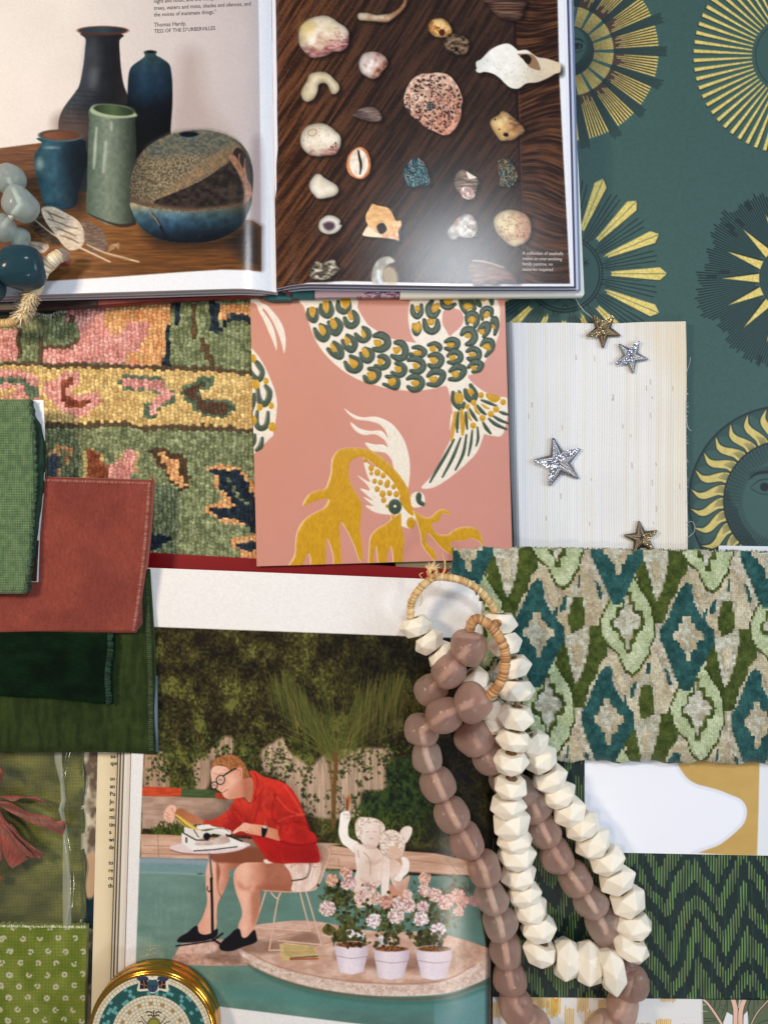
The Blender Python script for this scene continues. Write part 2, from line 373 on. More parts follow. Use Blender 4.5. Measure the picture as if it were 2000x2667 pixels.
# dark blue bottle
cv.poly(L1("893,318 896,345 870,368 820,405 800,440 792,500 788,600 784,700 800,900 860,1000 1050,960 1055,800 1066,640 1066,520 1058,440 1045,395 1000,360 965,340 966,316"),
   lambda X,Y,D:G((0,140),(0,330),[(.17,.25,.26),(.12,.20,.27),(.09,.16,.23),(.05,.07,.095),(.045,.05,.055)],(14,.16))(X,Y)*G((330,0),(452,0),[(.75,.75,.75),(1.15,1.15,1.15),(1.0,1,1),(.62,.62,.62)])(X,Y))
cv.ell(929/2.37,322/2.37,37/2.37,13/2.37,(.20,.27,.28)); cv.ell(932/2.37,321/2.37,27/2.37,8/2.37,(.04,.05,.06))
# small blue jar
cv.poly(L2("240,140 262,175 222,230 213,290 225,370 250,460 268,530 290,580 440,578 478,540 490,470 520,370 545,280 530,200 505,150"),
   sh(90,225,[(.14,.25,.29),(.19,.33,.39),(.16,.28,.35),(.12,.20,.26),(.06,.10,.13)],(13,.20)))
cv.poly(L2("400,200 540,200 540,560 440,570"),(.05,.06,.08),soft=26,a=.6)
cv.ell(376/2.37,300+126/2.37,138/2.37,38/2.37,(.28,.36,.38),.02); cv.ell(378/2.37,300+122/2.37,130/2.37,31/2.37,(.36,.23,.17),.02); cv.ell(382/2.37,300+126/2.37,112/2.37,24/2.37,sh(110,210,[(.50,.32,.24),(.34,.21,.16)]),.02)
cv.ell(248/2.37,300+300/2.37,9,14,(.75,.78,.78),soft=7,a=.45); cv.ell(320/2.37,300+200/2.37,14,3,(.8,.85,.85),soft=4,a=.5)
# celadon cylinder
cv.poly(L2("560,-40 552,40 545,200 540,400 535,600 580,630 650,670 740,688 820,680 845,640 840,400 845,200 838,60 832,-40 700,-60"),
   sh(228,356,[(.29,.35,.30),(.38,.44,.385),(.46,.505,.445),(.38,.43,.38),(.26,.30,.26),(.12,.15,.13)],(9,.13)))
cv.poly(L1("565,660 600,645 700,645 790,665 835,695 838,720 700,730 600,712 560,690"),(.62,.67,.56),soft=3)
cv.ell(704/2.37,680/2.37,126/2.37,32/2.37,sh(245,350,[(.16,.20,.15),(.28,.36,.24),(.12,.15,.11)]),.12)
for p,w in (("598,790 590,900 584,1000 580,1040",7),("655,880 648,960 640,1060",9),("690,760 690,800",5)): cv.stroke(L1(p),[2,w/1.5,w/2,1],(.90,.93,.88),soft=5,a=.75) if len(p.split())==4 else cv.stroke(L1(p),w/2,(.86,.9,.85),soft=6,a=.6)
cv.poly(L2("535,600 600,640 740,690 830,680 830,665 740,672 640,645"),(.18,.12,.09),a=.8)
# round pot
ball="1000,140 920,190 860,250 825,330 805,420 803,500 820,590 860,680 930,740 1020,775 1150,790 1290,780 1400,745 1490,680 1545,560 1562,440 1560,330 1530,230 1470,160 1380,115 1270,92 1180,92 1090,108"
cv.poly(L2(ball),lambda X,Y,D:NZ((.28,.26,.22),(.58,.52,.43),(2.6,2.6),8,2.8,3)(X,Y)*G((335,0),(662,0),[(.72,.72,.72),(1.05,1.05,1.0),(1,1,1),(.85,.85,.85),(.45,.45,.45)])(X,Y))
cv.poly(L2("900,215 1000,140 1090,108 1260,95 1400,125 1480,190 1350,230 1200,240 1050,250 960,270"),NZ((.25,.29,.29),(.42,.41,.34),(7,5),9,3),soft=12,a=.9)
cv.poly(L2("1240,300 1330,230 1440,170 1500,220 1490,280 1350,330 1180,430 1000,510 900,540 1020,470"),NZ((.45,.38,.27),(.62,.48,.35),(8,8),10),soft=10,a=.55)
cv.poly(L2("950,535 1100,470 1250,400 1400,300 1425,275 1470,360 1500,460 1505,540 1400,560 1200,580 1050,570"),NZ((.12,.105,.10),(.24,.20,.18),(12,9),11))
cv.poly(L2("1440,240 1470,200 1530,260 1555,360 1558,440 1520,380 1490,310"),(.17,.14,.14))
cv.poly(L2("1410,255 1450,250 1500,330 1512,300 1520,350 1530,400 1552,440 1556,520 1520,560 1505,540 1510,460 1480,370"),NZ((.46,.33,.26),(.60,.44,.35),(6,6),12))
cv.stroke(L2("1480,240 1475,280 1490,320"),3,(.55,.40,.32)); cv.stroke(L2("1515,270 1508,320 1500,360"),2.4,(.55,.40,.32))
cv.stroke(L2("812,520 900,545 1050,570 1200,582 1350,570 1500,545"),[7,8,6,5,5,6],(.36,.27,.22),soft=5)
cv.poly(L2("808,540 900,565 1050,590 1200,598 1350,580 1505,552 1552,500 1545,570 1490,680 1400,745 1290,780 1150,790 1020,775 930,740 860,680 820,600"),
   lambda X,Y,D:G((0,535),(0,630),[(.50,.48,.38),(.24,.33,.36),(.14,.23,.29),(.08,.12,.16),(.05,.06,.08)],(14,.28),4)(X,Y)*G((335,0),(662,0),[(1.1,1.1,1.1),(1.25,1.25,1.3),(.9,.9,.9),(.4,.4,.4)])(X,Y))
cv.stroke(L2("940,610 975,660 1000,700 1020,745"),[5,8,6,3],(.07,.07,.10),soft=3); cv.stroke(L2("930,605 960,640 985,680"),[2,4,2],(.58,.56,.45),soft=3)
cv.ell(1168/2.37,300+118/2.37,60/2.37,17/2.37,(.05,.07,.11)); cv.stroke(L2("1105,125 1130,138 1180,142 1228,125"),2.5,(.30,.38,.42))
# feathers, shells
cv.poly(L2("165,650 210,570 260,556 300,570 330,640 420,760 380,800 300,790 200,700"),NZ((.20,.15,.13),(.34,.27,.22),(14,5),13),soft=2)
cv.poly(L2("260,575 330,565 400,600 470,640 520,700 528,760 500,815 440,835 390,800 330,720 280,650"),NZ((.72,.66,.58),(.85,.80,.74),(9,4),14))
for p in ("280,590 340,615 400,640","300,640 370,665 430,690 480,700","340,690 400,715 470,745","370,740 430,760 490,790","300,600 330,640"): cv.stroke(L2(p),[1,4,2][:len(p.split())] if len(p.split())==3 else 3,(.36,.27,.22),a=.8)
cv.poly(L2("500,650 570,665 640,720 665,800 650,850 600,850 530,800 520,720"),NZ((.36,.29,.25),(.50,.42,.37),(10,3),15),soft=2)
cv.stroke(L2("205,635 330,735 480,810 680,905"),[2.5,3.5,5,4],(.80,.73,.64)); cv.stroke(L2("540,800 650,850 760,880 858,905"),[3,5.5,6,4],(.78,.68,.55)); cv.stroke(L2("610,840 700,870 800,890"),[1.5,2,2],(.55,.42,.30))
for i in range(7): cv.stroke(L2(f"{665+i*6},{845-i*3} {690+i*8},{800-i*2} {720+i*2},{805+i*4}"),1.2,(.72,.62,.50),a=.8)
cv.poly(L2("130,790 180,780 250,785 305,808 270,850 200,830"),NZ((.62,.55,.50),(.80,.74,.69),(6,6),16)); cv.stroke(L2("180,800 240,810 275,830"),1.5,(.45,.36,.32))
cv.ell(137/2.37,300+757/2.37,22,18,NZ((.60,.62,.56),(.75,.74,.66),(8,8),17)); cv.ell(400/2.37,300+905/2.37,17,13,(.42,.16,.11),soft=5,a=.7)
cv.grain((2.4,2.4),.035,3)
m_page=mat('glossy_page',rough=.19,bump=[(1300,.00006)],spec=.34)
m_pagep=mat('page_edges',(.80,.78,.75),.7,var=(300,.08),bump=(600,.0001,(1,1,14)))
ZB=.036
def zL(x,y,U=None,V=None):              # left page dips into the gutter
    t=np.clip((710-np.asarray(x,float))/95,0,1); return ZB-.0085*(1-t)**2.2+.0008*np.sin(np.clip((710-np.asarray(x,float))/300,0,2)*2.0)
def posL(U,V):
    x=-60+U*(706+14*V+60)
    yb=760+ (595-x)*.0305+np.where(x>600,(x-600)**2*.0009,0)
    return x,-60+(yb-8+60)*V
bk=empty('open_book',W(712,300,.004),'large open book at the top showing pottery and seashell photographs, red ribbon at its spine','book')
lp=sheet('left_page',posL,zL,cv,m_page,bk,.0002,r=.58,size=(780,830),edge=(.8,.8,.8))
ink=mat('print_ink',(.12,.11,.11),.5)
r0=-.052
text('printed_quote',[("night and noon, and the whispers",401,8,10.5,-.05,.86,0),("trees, waters and mists, shades and silences, and",402,26,10.5,-.047,.86,0),("the voices of inanimate things.\u201d",402,43,10.5,-.047,.86,0),("Thomas Hardy,",402,70,11,-.05,.86,0),("TESS OF THE D\u2019URBERVILLES",402,86,10,-.052,.88,0)],ink,lp,lambda x,y:float(zL(x,y)))
# ---- right page ----
C3=lambda s:K(s,680,0,3.19); C4=lambda s:K(s,680,380,3.19); C5=lambda s:K(s,1100,0,3.687); C6=lambda s:K(s,1100,380,3.687)
cv=Cv(695,-60,1500,770,.62,PAPER)
def wd(X,Y,D=None):
    # long curved grain, diagonal at left, turning finer to the right
    k=np.clip((X-720)/500,0,1); u=X*np.cos(.98-k*.05)+Y*np.sin(.98-k*.05); v=-X*np.sin(.98)+Y*np.cos(.98)+18*np.sin(u/170)
    uu=X+Y*.62+ (Y/140)**2*2; w=fbm(uu,Y-X*.5,(7,120),5,21)*.75+.25*fbm(X,Y,(2.5,2.5),2,22); w2=fbm(uu,Y,(3,40),2,5)
    t=np.clip((w-.5)*3.0+.5+(w2-.5)*.5,0,1)
    a=np.array((.15,.09,.065)); b=np.array((.42,.26,.16)); dk=np.array((.13,.095,.085)); dl=np.array((.27,.18,.14))
    q=np.clip((X-760)/260,0,1)[...,None]; t=t[...,None]
    return (a*(1-t)+b*t)*(1-q)+(dk*(1-t)+dl*t)*q
cv.poly([(690,-70),(1448,-70),(1454,200),(1465,400),(1478,640),(1484,739),(1200,739),(900,732),(800,737),(722,754),(690,760)],wd,0)
def wd2(X,Y,D=None):
    v=Y+26*np.sin(X/60+Y/120)+20*np.sin(Y/95); t=np.clip((fbm(X,v,(60,4.5),4,31)-.5)*2.6+.40,0,1)[...,None]
    return np.array((.14,.08,.06))*(1-t)+np.array((.38,.24,.155))*t
cv.poly([(1337,-70),(1450,-70),(1456,200),(1466,400),(1479,640),(1483,737),(1366,737),(1362,600),(1350,380),(1340,150)],wd2,0)
cv.stroke([(1338,-60),(1344,230),(1353,400),(1360,560),(1366,690)],[5,7,6,5,4],(.12,.07,.055),soft=3); cv.stroke([(1352,230),(1356,420),(1362,560)],[2,2.5,2],(.48,.30,.20),soft=2,a=.6)
def shadow(P,dx=7,dy=5): 
    cv.poly([(x+dx,y+dy) for x,y in P],(.05,.03,.03),soft=9,a=.75)
def pebble(P,col,rim=(.5,.42,.36),sh_=True):
    if sh_: shadow(P)
    base=col if callable(col) else (lambda X,Y,D:np.broadcast_to(np.array(col,float),X.shape+(3,)))
    def f(X,Y,D):
        k=np.clip(1.0-np.exp(D/7.0)*.42,0.4,1)[...,None]; return base(X,Y,D)*k
    cv.poly(P,f)
cream=NZ((.80,.74,.62),(.93,.90,.84),(22,22),1); 
def mix(f,g,a,b,w=1.6):                 # f turning into g along a..b
    dx,dy=b[0]-a[0],b[1]-a[1];L=dx*dx+dy*dy
    def h(X,Y,D=None):
        t=np.clip((((X-a[0])*dx+(Y-a[1])*dy)/L+(fbm(X,Y,14,3,3)-.5)*w),0,1)[...,None]; return f(X,Y)*(1-t)+g(X,Y)*t
    return h
pk=NZ((.55,.33,.33),(.82,.62,.60),(16,5),2,3)
pebble(C3("312,330 320,240 360,185 430,145 520,128 590,148 640,185 700,225 728,270 725,360 705,400 660,428 600,432 540,462 460,480 400,470 350,420 322,380"),mix(cream,pk,(790,105),(800,140)))
cv.ell(800,75,16,16,(.82,.70,.38),soft=18,a=.6)
for i in range(26): cv.ell(random.uniform(872,905),random.uniform(72,118),1.3,1.3,(.45,.28,.26),a=.7)
P=C3("1185,-10 1180,20 1140,70 1080,110 1030,118 960,125 900,110 850,105 812,110 800,135 815,165 870,172 950,178 1040,185 1090,160 1150,110 1200,50 1212,-10")
pebble(P,mix(NZ((.80,.72,.60),(.92,.87,.78),(14,10),3),NZ((.66,.45,.32),(.78,.58,.42),(14,14),4),(960,0),(1040,0)))
pebble(C3("1388,230 1395,190 1430,160 1480,148 1530,165 1560,200 1588,260 1560,290 1500,312 1440,302 1405,270"),NZ((.72,.45,.20),(.93,.80,.56),(9,9),5,3))
cv.ell(680+1502/3.19,270/3.19,8,9,(.30,.13,.08)); cv.ell(680+1472/3.19,230/3.19,5,1.6,(.25,.12,.07),.3)
pebble(C5("205,400 215,360 260,330 320,325 390,345 440,385 448,440 430,500 380,530 310,520 250,485 215,450"),NZ((.22,.17,.15),(.60,.50,.38),(9,5),6,3))
cv.ell(1100+325/3.687,475/3.687,5,6,(.08,.06,.05))
P=C3("812,540 825,480 860,440 930,428 1000,445 1045,490 1050,540 1010,590 985,630 935,655 880,640 830,600")
pebble(P,mix(NZ((.78,.72,.70),(.92,.88,.87),(10,10),7),NZ((.50,.30,.24),(.78,.60,.54),(8,8),8,3),(950,175),(990,195),1.2)); 
pebble(C3("332,780 345,730 380,670 400,620 450,600 520,596 570,620 610,660 645,700 650,745 620,780 585,778 565,740 550,705 520,690 480,705 470,760 440,820 390,846 350,830"),NZ((.80,.73,.60),(.90,.85,.74),(20,20),9))
pebble(C3("760,955 800,915 860,892 930,890 985,930 1003,975 985,1005 920,1010 850,995 790,975"),NZ((.36,.29,.28),(.62,.54,.52),(18,5),10))
# pumice
P=C3("1185,820 1200,760 1215,720 1260,655 1330,615 1400,612 1470,603 1550,620 1610,650 1650,720 1670,800 1680,900 1660,1000 1600,1080 1530,1120 1450,1100 1370,1060 1300,1000 1240,950 1200,890")
P=P[:8]+C5("300,770 350,850 385,960 370,1020 370,1110 330,1210 270,1280 200,1298 120,1265")+C3("1370,1060 1300,1000 1240,950 1200,890")
shadow(P); cv.poly(P,mix(NZ((.66,.52,.46),(.90,.78,.70),(7,7),11,3),NZ((.60,.40,.34),(.84,.62,.52),(9,9),12,3),(1130,220),(1200,300)))
pr=random.Random(5)
for i in range(330):
    a=pr.uniform(0,6.28); q=math.sqrt(pr.random()); x=1128+72*q*math.cos(a)+ (0 if a<3 else 0); y=270+78*q*math.sin(a); s=pr.uniform(1.1,2.9)*(1.25 if q>.75 else 1)
    cv.ell(x,y,s,s*pr.uniform(.7,1.2),(.20,.13,.12),a=.9)
cv.ell(1120,276,9,12,(.20,.20,.22))
for i in range(6): cv.ell(1116+i%2*7,270+i//2*6,2,2,(.5,.48,.46))
pebble(C3("327,1150 340,1100 380,1050 450,1026 520,1026 580,1055 620,1090 655,1125 664,1180 650,1240 610,1285 540,1292 480,1300 400,1285 350,1240 330,1200"),mix(NZ((.82,.78,.70),(.93,.90,.84),(20,20),13),pk,(830,385),(835,412)))
cv.stroke(C3("395,1120 430,1130 460,1105 450,1075 400,1085 390,1110"),2,(.62,.45,.36)); 
for i in range(40): cv.ell(random.uniform(790,880),random.uniform(335,400),1,1,(.45,.36,.30),a=.6)
for i in range(5): cv.ell(868+random.uniform(-6,8),378+random.uniform(-8,8),2,2,(.30,.12,.10))
P=C4("710,150 725,80 770,30 820,10 870,30 900,90 910,160 895,230 850,270 800,272 740,240 712,190"); shadow(P)
cv.poly(P,NZ((.72,.42,.26),(.86,.60,.42),(14,14),14)); cv.ell(680+812/3.19,380+142/3.19,24,37,NZ((.82,.76,.68),(.96,.94,.90),(16,16),15),-.06)
cv.stroke(C4("808,40 818,100 830,160 822,235"),[4,6,6.5,3],(.06,.04,.04))
pebble(C4("400,330 410,290 450,240 490,234 520,260 570,290 620,320 645,360 630,400 580,425 480,440 440,410 410,370"),NZ((.86,.82,.75),(.95,.93,.88),(24,24),16))
P=C4("477,670 490,620 540,580 590,577 640,600 660,625 655,650 672,660 650,700 600,730 540,732 495,710"); pebble(P,(.93,.92,.88)); cv.poly(C4("515,650 560,628 605,640 612,680 570,705 530,690"),(.30,.23,.27),soft=5)
P=C4("400,1040 440,990 450,960 520,965 600,945 630,975 640,1010 668,1010 650,1045 590,1080 570,1100 500,1115 430,1105 405,1080"); pebble(P,NZ((.30,.27,.22),(.86,.83,.76),(11,8),17,3.4))
# abalone
P=C4("1185,220 1200,170 1240,120 1290,100 1330,115 1360,160 1385,230 1402,300 1380,330 1320,325 1250,347 1210,310 1190,260"); shadow(P)
ab=[(.10,.22,.28),(.20,.42,.46),(.08,.12,.16),(.36,.55,.48),(.16,.20,.38),(.60,.60,.54),(.09,.10,.12)]
def abal(X,Y,D=None):
    v=fbm(X-(Y-450)*.25,Y,(5,26),3,41)*9; i=np.floor(v*1.6).astype(int)%7; return np.array(ab)[i]*(0.8+.5*fbm(X,Y,3,1,4))[...,None]
cv.poly(P,abal)
P=C6("722,140 760,130 800,120 850,150 870,190 915,280 900,330 880,360 845,395 790,385 740,380 735,300 728,220"); shadow(P)
def abl2(X,Y,D=None):
    v=fbm(X-(Y-450)*.15,Y,(4,30),3,43)*9; i=np.floor(v*1.6).astype(int)%5; return np.array([(.06,.10,.10),(.16,.26,.24),(.62,.42,.30),(.05,.07,.07),(.42,.50,.44)])[i]
cv.poly(P,abl2)
P=C6("305,345 315,290 350,240 380,224 420,240 470,270 525,310 537,370 520,420 505,480 470,510 420,512 380,480 340,440 315,400"); pebble(P,NZ((.36,.29,.26),(.62,.54,.48),(20,3),18,3)); cv.poly(C6("420,245 470,275 520,305 470,315 440,310"),(.88,.84,.78)); cv.ell(1100+430/3.687,380+455/3.687,20,15,NZ((.62,.48,.46),(.90,.85,.82),(6,6),19,3),.5)
P=C4("925,482 960,492 1020,505 1050,512 1085,550 1120,620 1160,620 1165,660 1150,690 1140,720 1145,785 1100,775 1020,765 940,758 850,745 855,710 885,660 870,620 872,570 900,520"); shadow(P)
cv.poly(P,mix(NZ((.82,.62,.40),(.92,.76,.54),(16,5),20),NZ((.84,.62,.46),(.95,.86,.74),(9,9),22),(960,570),(960,612))); cv.poly(C4("850,745 855,710 885,670 930,700 980,740 960,758"),(.92,.86,.74))
cv.poly(C4("960,670 990,642 1020,645 1045,690 1020,725 985,728"),(.13,.11,.11))
for i in range(8): cv.stroke(C4(f"{885+i*20},{640-i*6} {905+i*24},{560-i*5} {960+i*20},{520+i*4}"),1.2,(.74,.52,.34),a=.5)
P=C6("237,840 250,800 300,740 340,690 390,660 420,650 480,670 520,730 530,790 510,850 480,880 410,885 350,870 320,895 270,895"); pebble(P,NZ((.60,.56,.52),(.88,.86,.84),(12,10),23,3)); cv.stroke(C6("310,745 330,715 355,690"),4,(.74,.42,.34),a=.8,soft=3); cv.stroke(C6("430,770 470,800 520,790 510,740"),2,(.36,.32,.30))
P=C6("682,750 690,690 740,640 820,612 900,618 980,650 1030,710 1045,780 1035,860 1000,920 950,950 880,968 820,940 760,890 710,830"); pebble(P,mix(NZ((.76,.68,.52),(.86,.79,.64),(20,20),24),NZ((.66,.46,.38),(.80,.62,.50),(14,14),25),(1330,600),(1378,600)))
for i in range(70):
    a=pr.uniform(0,6.28); q=math.sqrt(pr.random())*40; cv.ell(1335+q*math.cos(a),592+q*math.sin(a),1.5,1.5,(.50,.25,.20),a=.8)
pebble(C6("435,1190 450,1130 480,1102 560,1105 650,1125 780,1168 840,1210 890,1260 915,1310 860,1315 740,1305 700,1335 600,1325 500,1345 460,1280"),NZ((.36,.26,.22),(.56,.42,.36),(20,3),26,3)); cv.stroke(C6("480,1102 560,1105 650,1125 780,1168"),3,(.78,.70,.62))
cv.poly(C4("915,1100 925,1030 960,960 1010,925 1070,920 1110,960 1060,985 1020,1020 1010,1080 1020,1150 960,1145 925,1140"),NZ((.60,.60,.57),(.80,.80,.76),(10,10),27),soft=3,a=.9); cv.poly(C4("1010,1030 1060,1000 1120,1040 1130,1145 1040,1145 1010,1100"),(.74,.68,.56),soft=6,a=.8); cv.stroke(C4("975,1040 975,1090 995,1140"),8,(.82,.87,.90),soft=4)
# conch
P=C5("512,620 520,590 560,570 600,530 650,480 720,440 800,418 850,430 900,470 920,485 1000,480 1060,520 1110,550 1180,560 1250,580 1320,612 1320,690 1270,710 1200,750 1100,790 1000,800 940,840 900,853 840,840 790,800 740,750 680,710 600,690 545,700 512,680 520,655"); shadow(P,9,9)
cv.poly(P,G((1240,120),(1455,180),[(.80,.81,.80),(.93,.93,.91),(.90,.89,.86),(.80,.76,.68),(.84,.76,.64)],(20,.05)))
cv.poly(C5("910,520 950,515 1040,520 1090,560 1120,620 1130,675 1060,660 1020,640 990,600 950,550"),(.55,.43,.32)); cv.poly(C5("935,535 1000,522 1045,560 1030,610 1000,612 965,570"),(.13,.08,.06)); 
for i in range(60): x,y=pr.uniform(1260,1420),pr.uniform(140,225); cv.stroke([(x,y),(x+pr.uniform(-3,3),y+pr.uniform(-2,2))],1.1,(.52,.50,.46),0,a=.6 if 150<y<215 else 0)
pebble(C5("592,-20 610,40 680,120 740,170 820,190 900,192 950,170 970,110 975,-20"),NZ((.22,.14,.12),(.48,.36,.30),(60,3),28,3))
P=C5("648,1190 660,1150 700,1120 735,1100 750,1075 790,1068 840,1100 910,1160 960,1210 980,1250 970,1280 930,1300 880,1340 820,1350 750,1350 715,1310 680,1260"); pebble(P,mix(NZ((.82,.66,.42),(.90,.78,.56),(14,14),29),NZ((.50,.34,.24),(.70,.52,.38),(14,5),30,3),(1300,330),(1350,315))); cv.poly(C5("775,1290 800,1272 825,1290 818,1312 785,1308"),(.05,.04,.04)); cv.ell(1289,311,2.4,2.4,(.1,.07,.05)); cv.ell(1300,337,2.4,2,(.2,.12,.08))
cv.grain((2.4,2.4),.04,7)
def zR(x,y,U=None,V=None):
    x=np.asarray(x,float); t=np.clip((x-716)/90,0,1); return ZB-.0085*(1-t)**2.2+.0004*np.sin((x-716)/240.)
def posR(U,V):
    x0=705+15*V; x1=1466+20*V; x=x0+(x1-x0)*U
    yb=np.where(x<810,737+ (810-x)**2*.00165,737+np.clip((x-810)/390,0,1)*6)
    return x,-60+(yb+2+60)*V
rp=sheet('right_page',posR,zR,cv,m_page,bk,.0002,r=.62,size=(770,810),edge=(.8,.8,.8))
wink=mat('white_print',(.80,.78,.76),.5)
text('printed_caption',[(s,1360,y,8.5,.012,.9,0) for s,y in (("A collection of seashells",663),("makes an ever-evolving",677),("family pastime, no",691),("batteries required",705))],wink,rp,lambda x,y:float(zR(x,y)))
# page blocks: leaves fanning below each page
def leaf(pos,zf,dz,dx,dy,col,nm,par,th):
    def p2(U,V):
        x,y=pos(U,V); return x+dx*U if dx>0 else x+dx*(1-U),y+dy*V
    return p2,(lambda x,y,U,V:zf(x,y)-dz)
def block(name,pos,zf,n,z0,z1,dxs,tints):
    V=[];F=[];C=[];o=0
    nx,ny=60,6; U,Vv=np.meshgrid(np.linspace(0,1,nx),np.linspace(0,1,ny))
    for i in range(n):
        f=i/n; dz=z0+(z1-z0)*f+.0002; th=(z1-z0)/n
        x,y=pos(U,Vv); zt=zf(x,y); zz=zt-dz*np.clip((zt-.008)/(ZB-.008),.2,1)*1.0
        k=U if dxs>0 else (1-U); x2=x+dxs*k*(f+.25+.15*math.sin(i*2.1)); y2=y+1.2*math.sin(i*1.7)*Vv
        P=np.stack([WX(x2,zt),WY(y2,zt),zz],-1).reshape(-1,3); per=np.concatenate([np.arange(nx),np.arange(1,ny)*nx+nx-1,(ny-1)*nx+np.arange(nx-2,-1,-1),np.arange(ny-2,0,-1)*nx]); m=len(per)
        B=P[per].copy(); B[:,2]-=th*.9; a=np.arange(m); b=(a+1)%m
        gf=grid_faces(nx,ny,o); sf=np.stack([o+per[a],o+per[b],o+len(P)+b,o+len(P)+a],-1)[:,::-1]
        V.append(P);V.append(B);F.append(gf);F.append(sf); c=tints[i%len(tints)]; C.append(np.tile(c,(len(P)+m,1))); o+=len(P)+m
    return mesh(name,np.concatenate(V),np.concatenate(F),m_leaf,bk,np.concatenate(C),False)
m_leaf=mat('book_leaves',rough=.6,bump=(900,.00008,(1,1,12)))
tn=[(.86,.86,.88),(.60,.60,.62),(.90,.90,.92),(.48,.48,.52),(.80,.80,.82),(.66,.65,.66),(.88,.88,.9),(.40,.40,.46)]
block('page_block',posL,zL,9,0.0,.0145,-6,tn)
tn2=[(.86,.87,.92),(.26,.28,.38),(.90,.90,.93),(.35,.42,.62),(.84,.85,.9),(.26,.27,.33),(.86,.86,.9),(.45,.5,.62)]
block('page_block',posR,zR,9,0.0,.0145,32,tn2)
# boards
def slab(name,P,z0,z1,m,par,cols=None,col=None,bev=.0008):
    """solid board from photo-px outline (at its top)"""
    n=len(P); V=[W(x,y,z1-bev) for x,y in P]; V=[Vector((v.x,v.y,z1)) for v in V]
    cx=sum(v.x for v in V)/n; cy=sum(v.y for v in V)/n; top=[]
    for i,v in enumerate(V):
        a=(V[i-1]-v).normalized(); b=(V[(i+1)%n]-v).normalized(); d=(a+b); 
        if d.length<.05: d=Vector((-(b.y),b.x,0)); 
        d.normalize(); 
        if d.dot(Vector((cx,cy,z1))-v)<0: d=-d
        top.append(v+d*bev*1.3)
    mid=[Vector((v.x,v.y,z1-bev)) for v in V]; bot=[Vector((v.x,v.y,z0)) for v in V]
    VV=top+mid+bot; F=[tuple(range(n))[::-1]]
    for i in range(n):
        j=(i+1)%n; F.append((i,j,n+j,n+i)); F.append((n+i,n+j,2*n+j,2*n+i))
    F.append(tuple(2*n+i for i in range(n)))
    return mesh(name,VV,F,m,par,None if col is None else [col]*len(VV),[False]+[True]*n*2+[False])
m_cov=mat('cover_cloth',(.88,.88,.84),.55,var=(60,.05),bump=(120,.0003))
cb=Cv(700,700,1540,800,.6,(.86,.85,.80))
c_=slab('back_cover',[(1041,-60),(1483,-60),(1490,200),(1506,440),(1521,765),(1518,771),(1041,776)],.0145,.0212,m_cov,bk)
m_lav=mat('cover_lavender',(.72,.62,.66),.6,bump=(900,.0001))
ms=Cv(800,740,1060,790,1,(.70,.60,.64))
for i in range(260):
    x=random.uniform(905,1042); y=random.uniform(752,788)
    if (x-905)/60+ (y-752)/40>1: ms.stroke([(x,y),(x+random.uniform(-6,6),y+random.uniform(-3,3))],2,random.choice([(.52,.10,.28),(.12,.12,.22),(.85,.78,.82),(.22,.20,.42),(.40,.12,.30)]),0)
sheet('jacket_flap',[(820,744),(1041,742),(1041,772),(820,775)],.0208,ms,mat('jacket_print',rough=.5),bk,.004,r=1,size=(230,40))
m_teal=mat('spine_teal',(.13,.33,.33),.4,var=(80,.2),bump=(700,.00012))
slab('spine',[(690,740),(700,738),(820,744),(820,777),(765,777),(758,783),(700,784),(686,778),(682,770)],.0145,.0200,m_teal,bk)
m_red=mat('cover_red',(.38,.09,.10),.5,var=(90,.45,(1,3,1)),bump=(300,.0002))
slab('front_cover',[(255,760),(640,748),(700,744),(684,771),(600,776),(400,787),(255,798)],.0145,.0206,m_red,bk)
m_brn=mat('cover_brown',(.17,.10,.09),.5,var=(90,.5,(1,3,1)),bump=(300,.0002))
slab('front_cover',[(-80,780),(256,762),(256,798),(120,806),(-80,815)],.0145,.0205,m_brn,bk)
# ribbon
rb=[];m_rib=mat('ribbon_satin',(.45,.03,.09),.35,sheen=.3,bump=(900,.0001,(1,8,1)))
V=[];F=[]
for i in range(26):
    t=i/25; x=696+62*t; y=769-19*math.sin(PI*t)+0*t; z=.0215+.005*math.sin(PI*t)
    for k,dy in enumerate((0,9)): V.append(W(x,y+dy-(4 if 0<i<25 else 0),z-k*.0012))
for i in range(25): F.append((2*i,2*i+1,2*i+3,2*i+2))
n=len(V); V+=[v-Vector((0,0,.0004)) for v in V]; F+=[tuple(q+n for q in f[::-1]) for f in F[:25]]; F+=[(2*i+1,2*i+1+n,2*i+3+n,2*i+3) for i in range(25)]
mesh('ribbon_marker',V,F,m_rib,bk,None,True)
# ================= knotted wool rug corner =================
A=lambda s:K(s,0,760,2.44); B=lambda s:K(s,0,1020,2.44)
GR=NZ((.36,.40,.26),(.56,.60,.42),(10,10),51); YE=NZ((.74,.58,.32),(.88,.75,.46),(12,12),52); PK=NZ((.76,.45,.42),(.90,.63,.59),(12,12),53); OR=NZ((.78,.50,.28),(.88,.66,.42),(12,12),54)
BR=(.34,.27,.19); NV=NZ((.08,.12,.17),(.16,.22,.28),(10,10),55); RU=NZ((.42,.19,.11),(.62,.32,.20),(9,9),56); DG=NZ((.26,.36,.27),(.38,.47,.36),(9,9),57)
cv=Cv(-60,740,700,1520,.62,GR)
def rw(X,Y): return X+5.5*(fbm(X,Y,(26,18),2,62)-.5)*2,Y+5.5*(fbm(X,Y,(30,22),2,63)-.5)*2
def qk(X,Y,cw=11.4,ch=9.0):
    X,Y=rw(X,Y); col=np.floor(X/cw); yy=Y+ (col%2)*ch*.35+2.0*np.sin(X/37.)
    return (col+.5)*cw,(np.floor(yy/ch)+.5)*ch-(col%2)*ch*.35
cv.q=qk
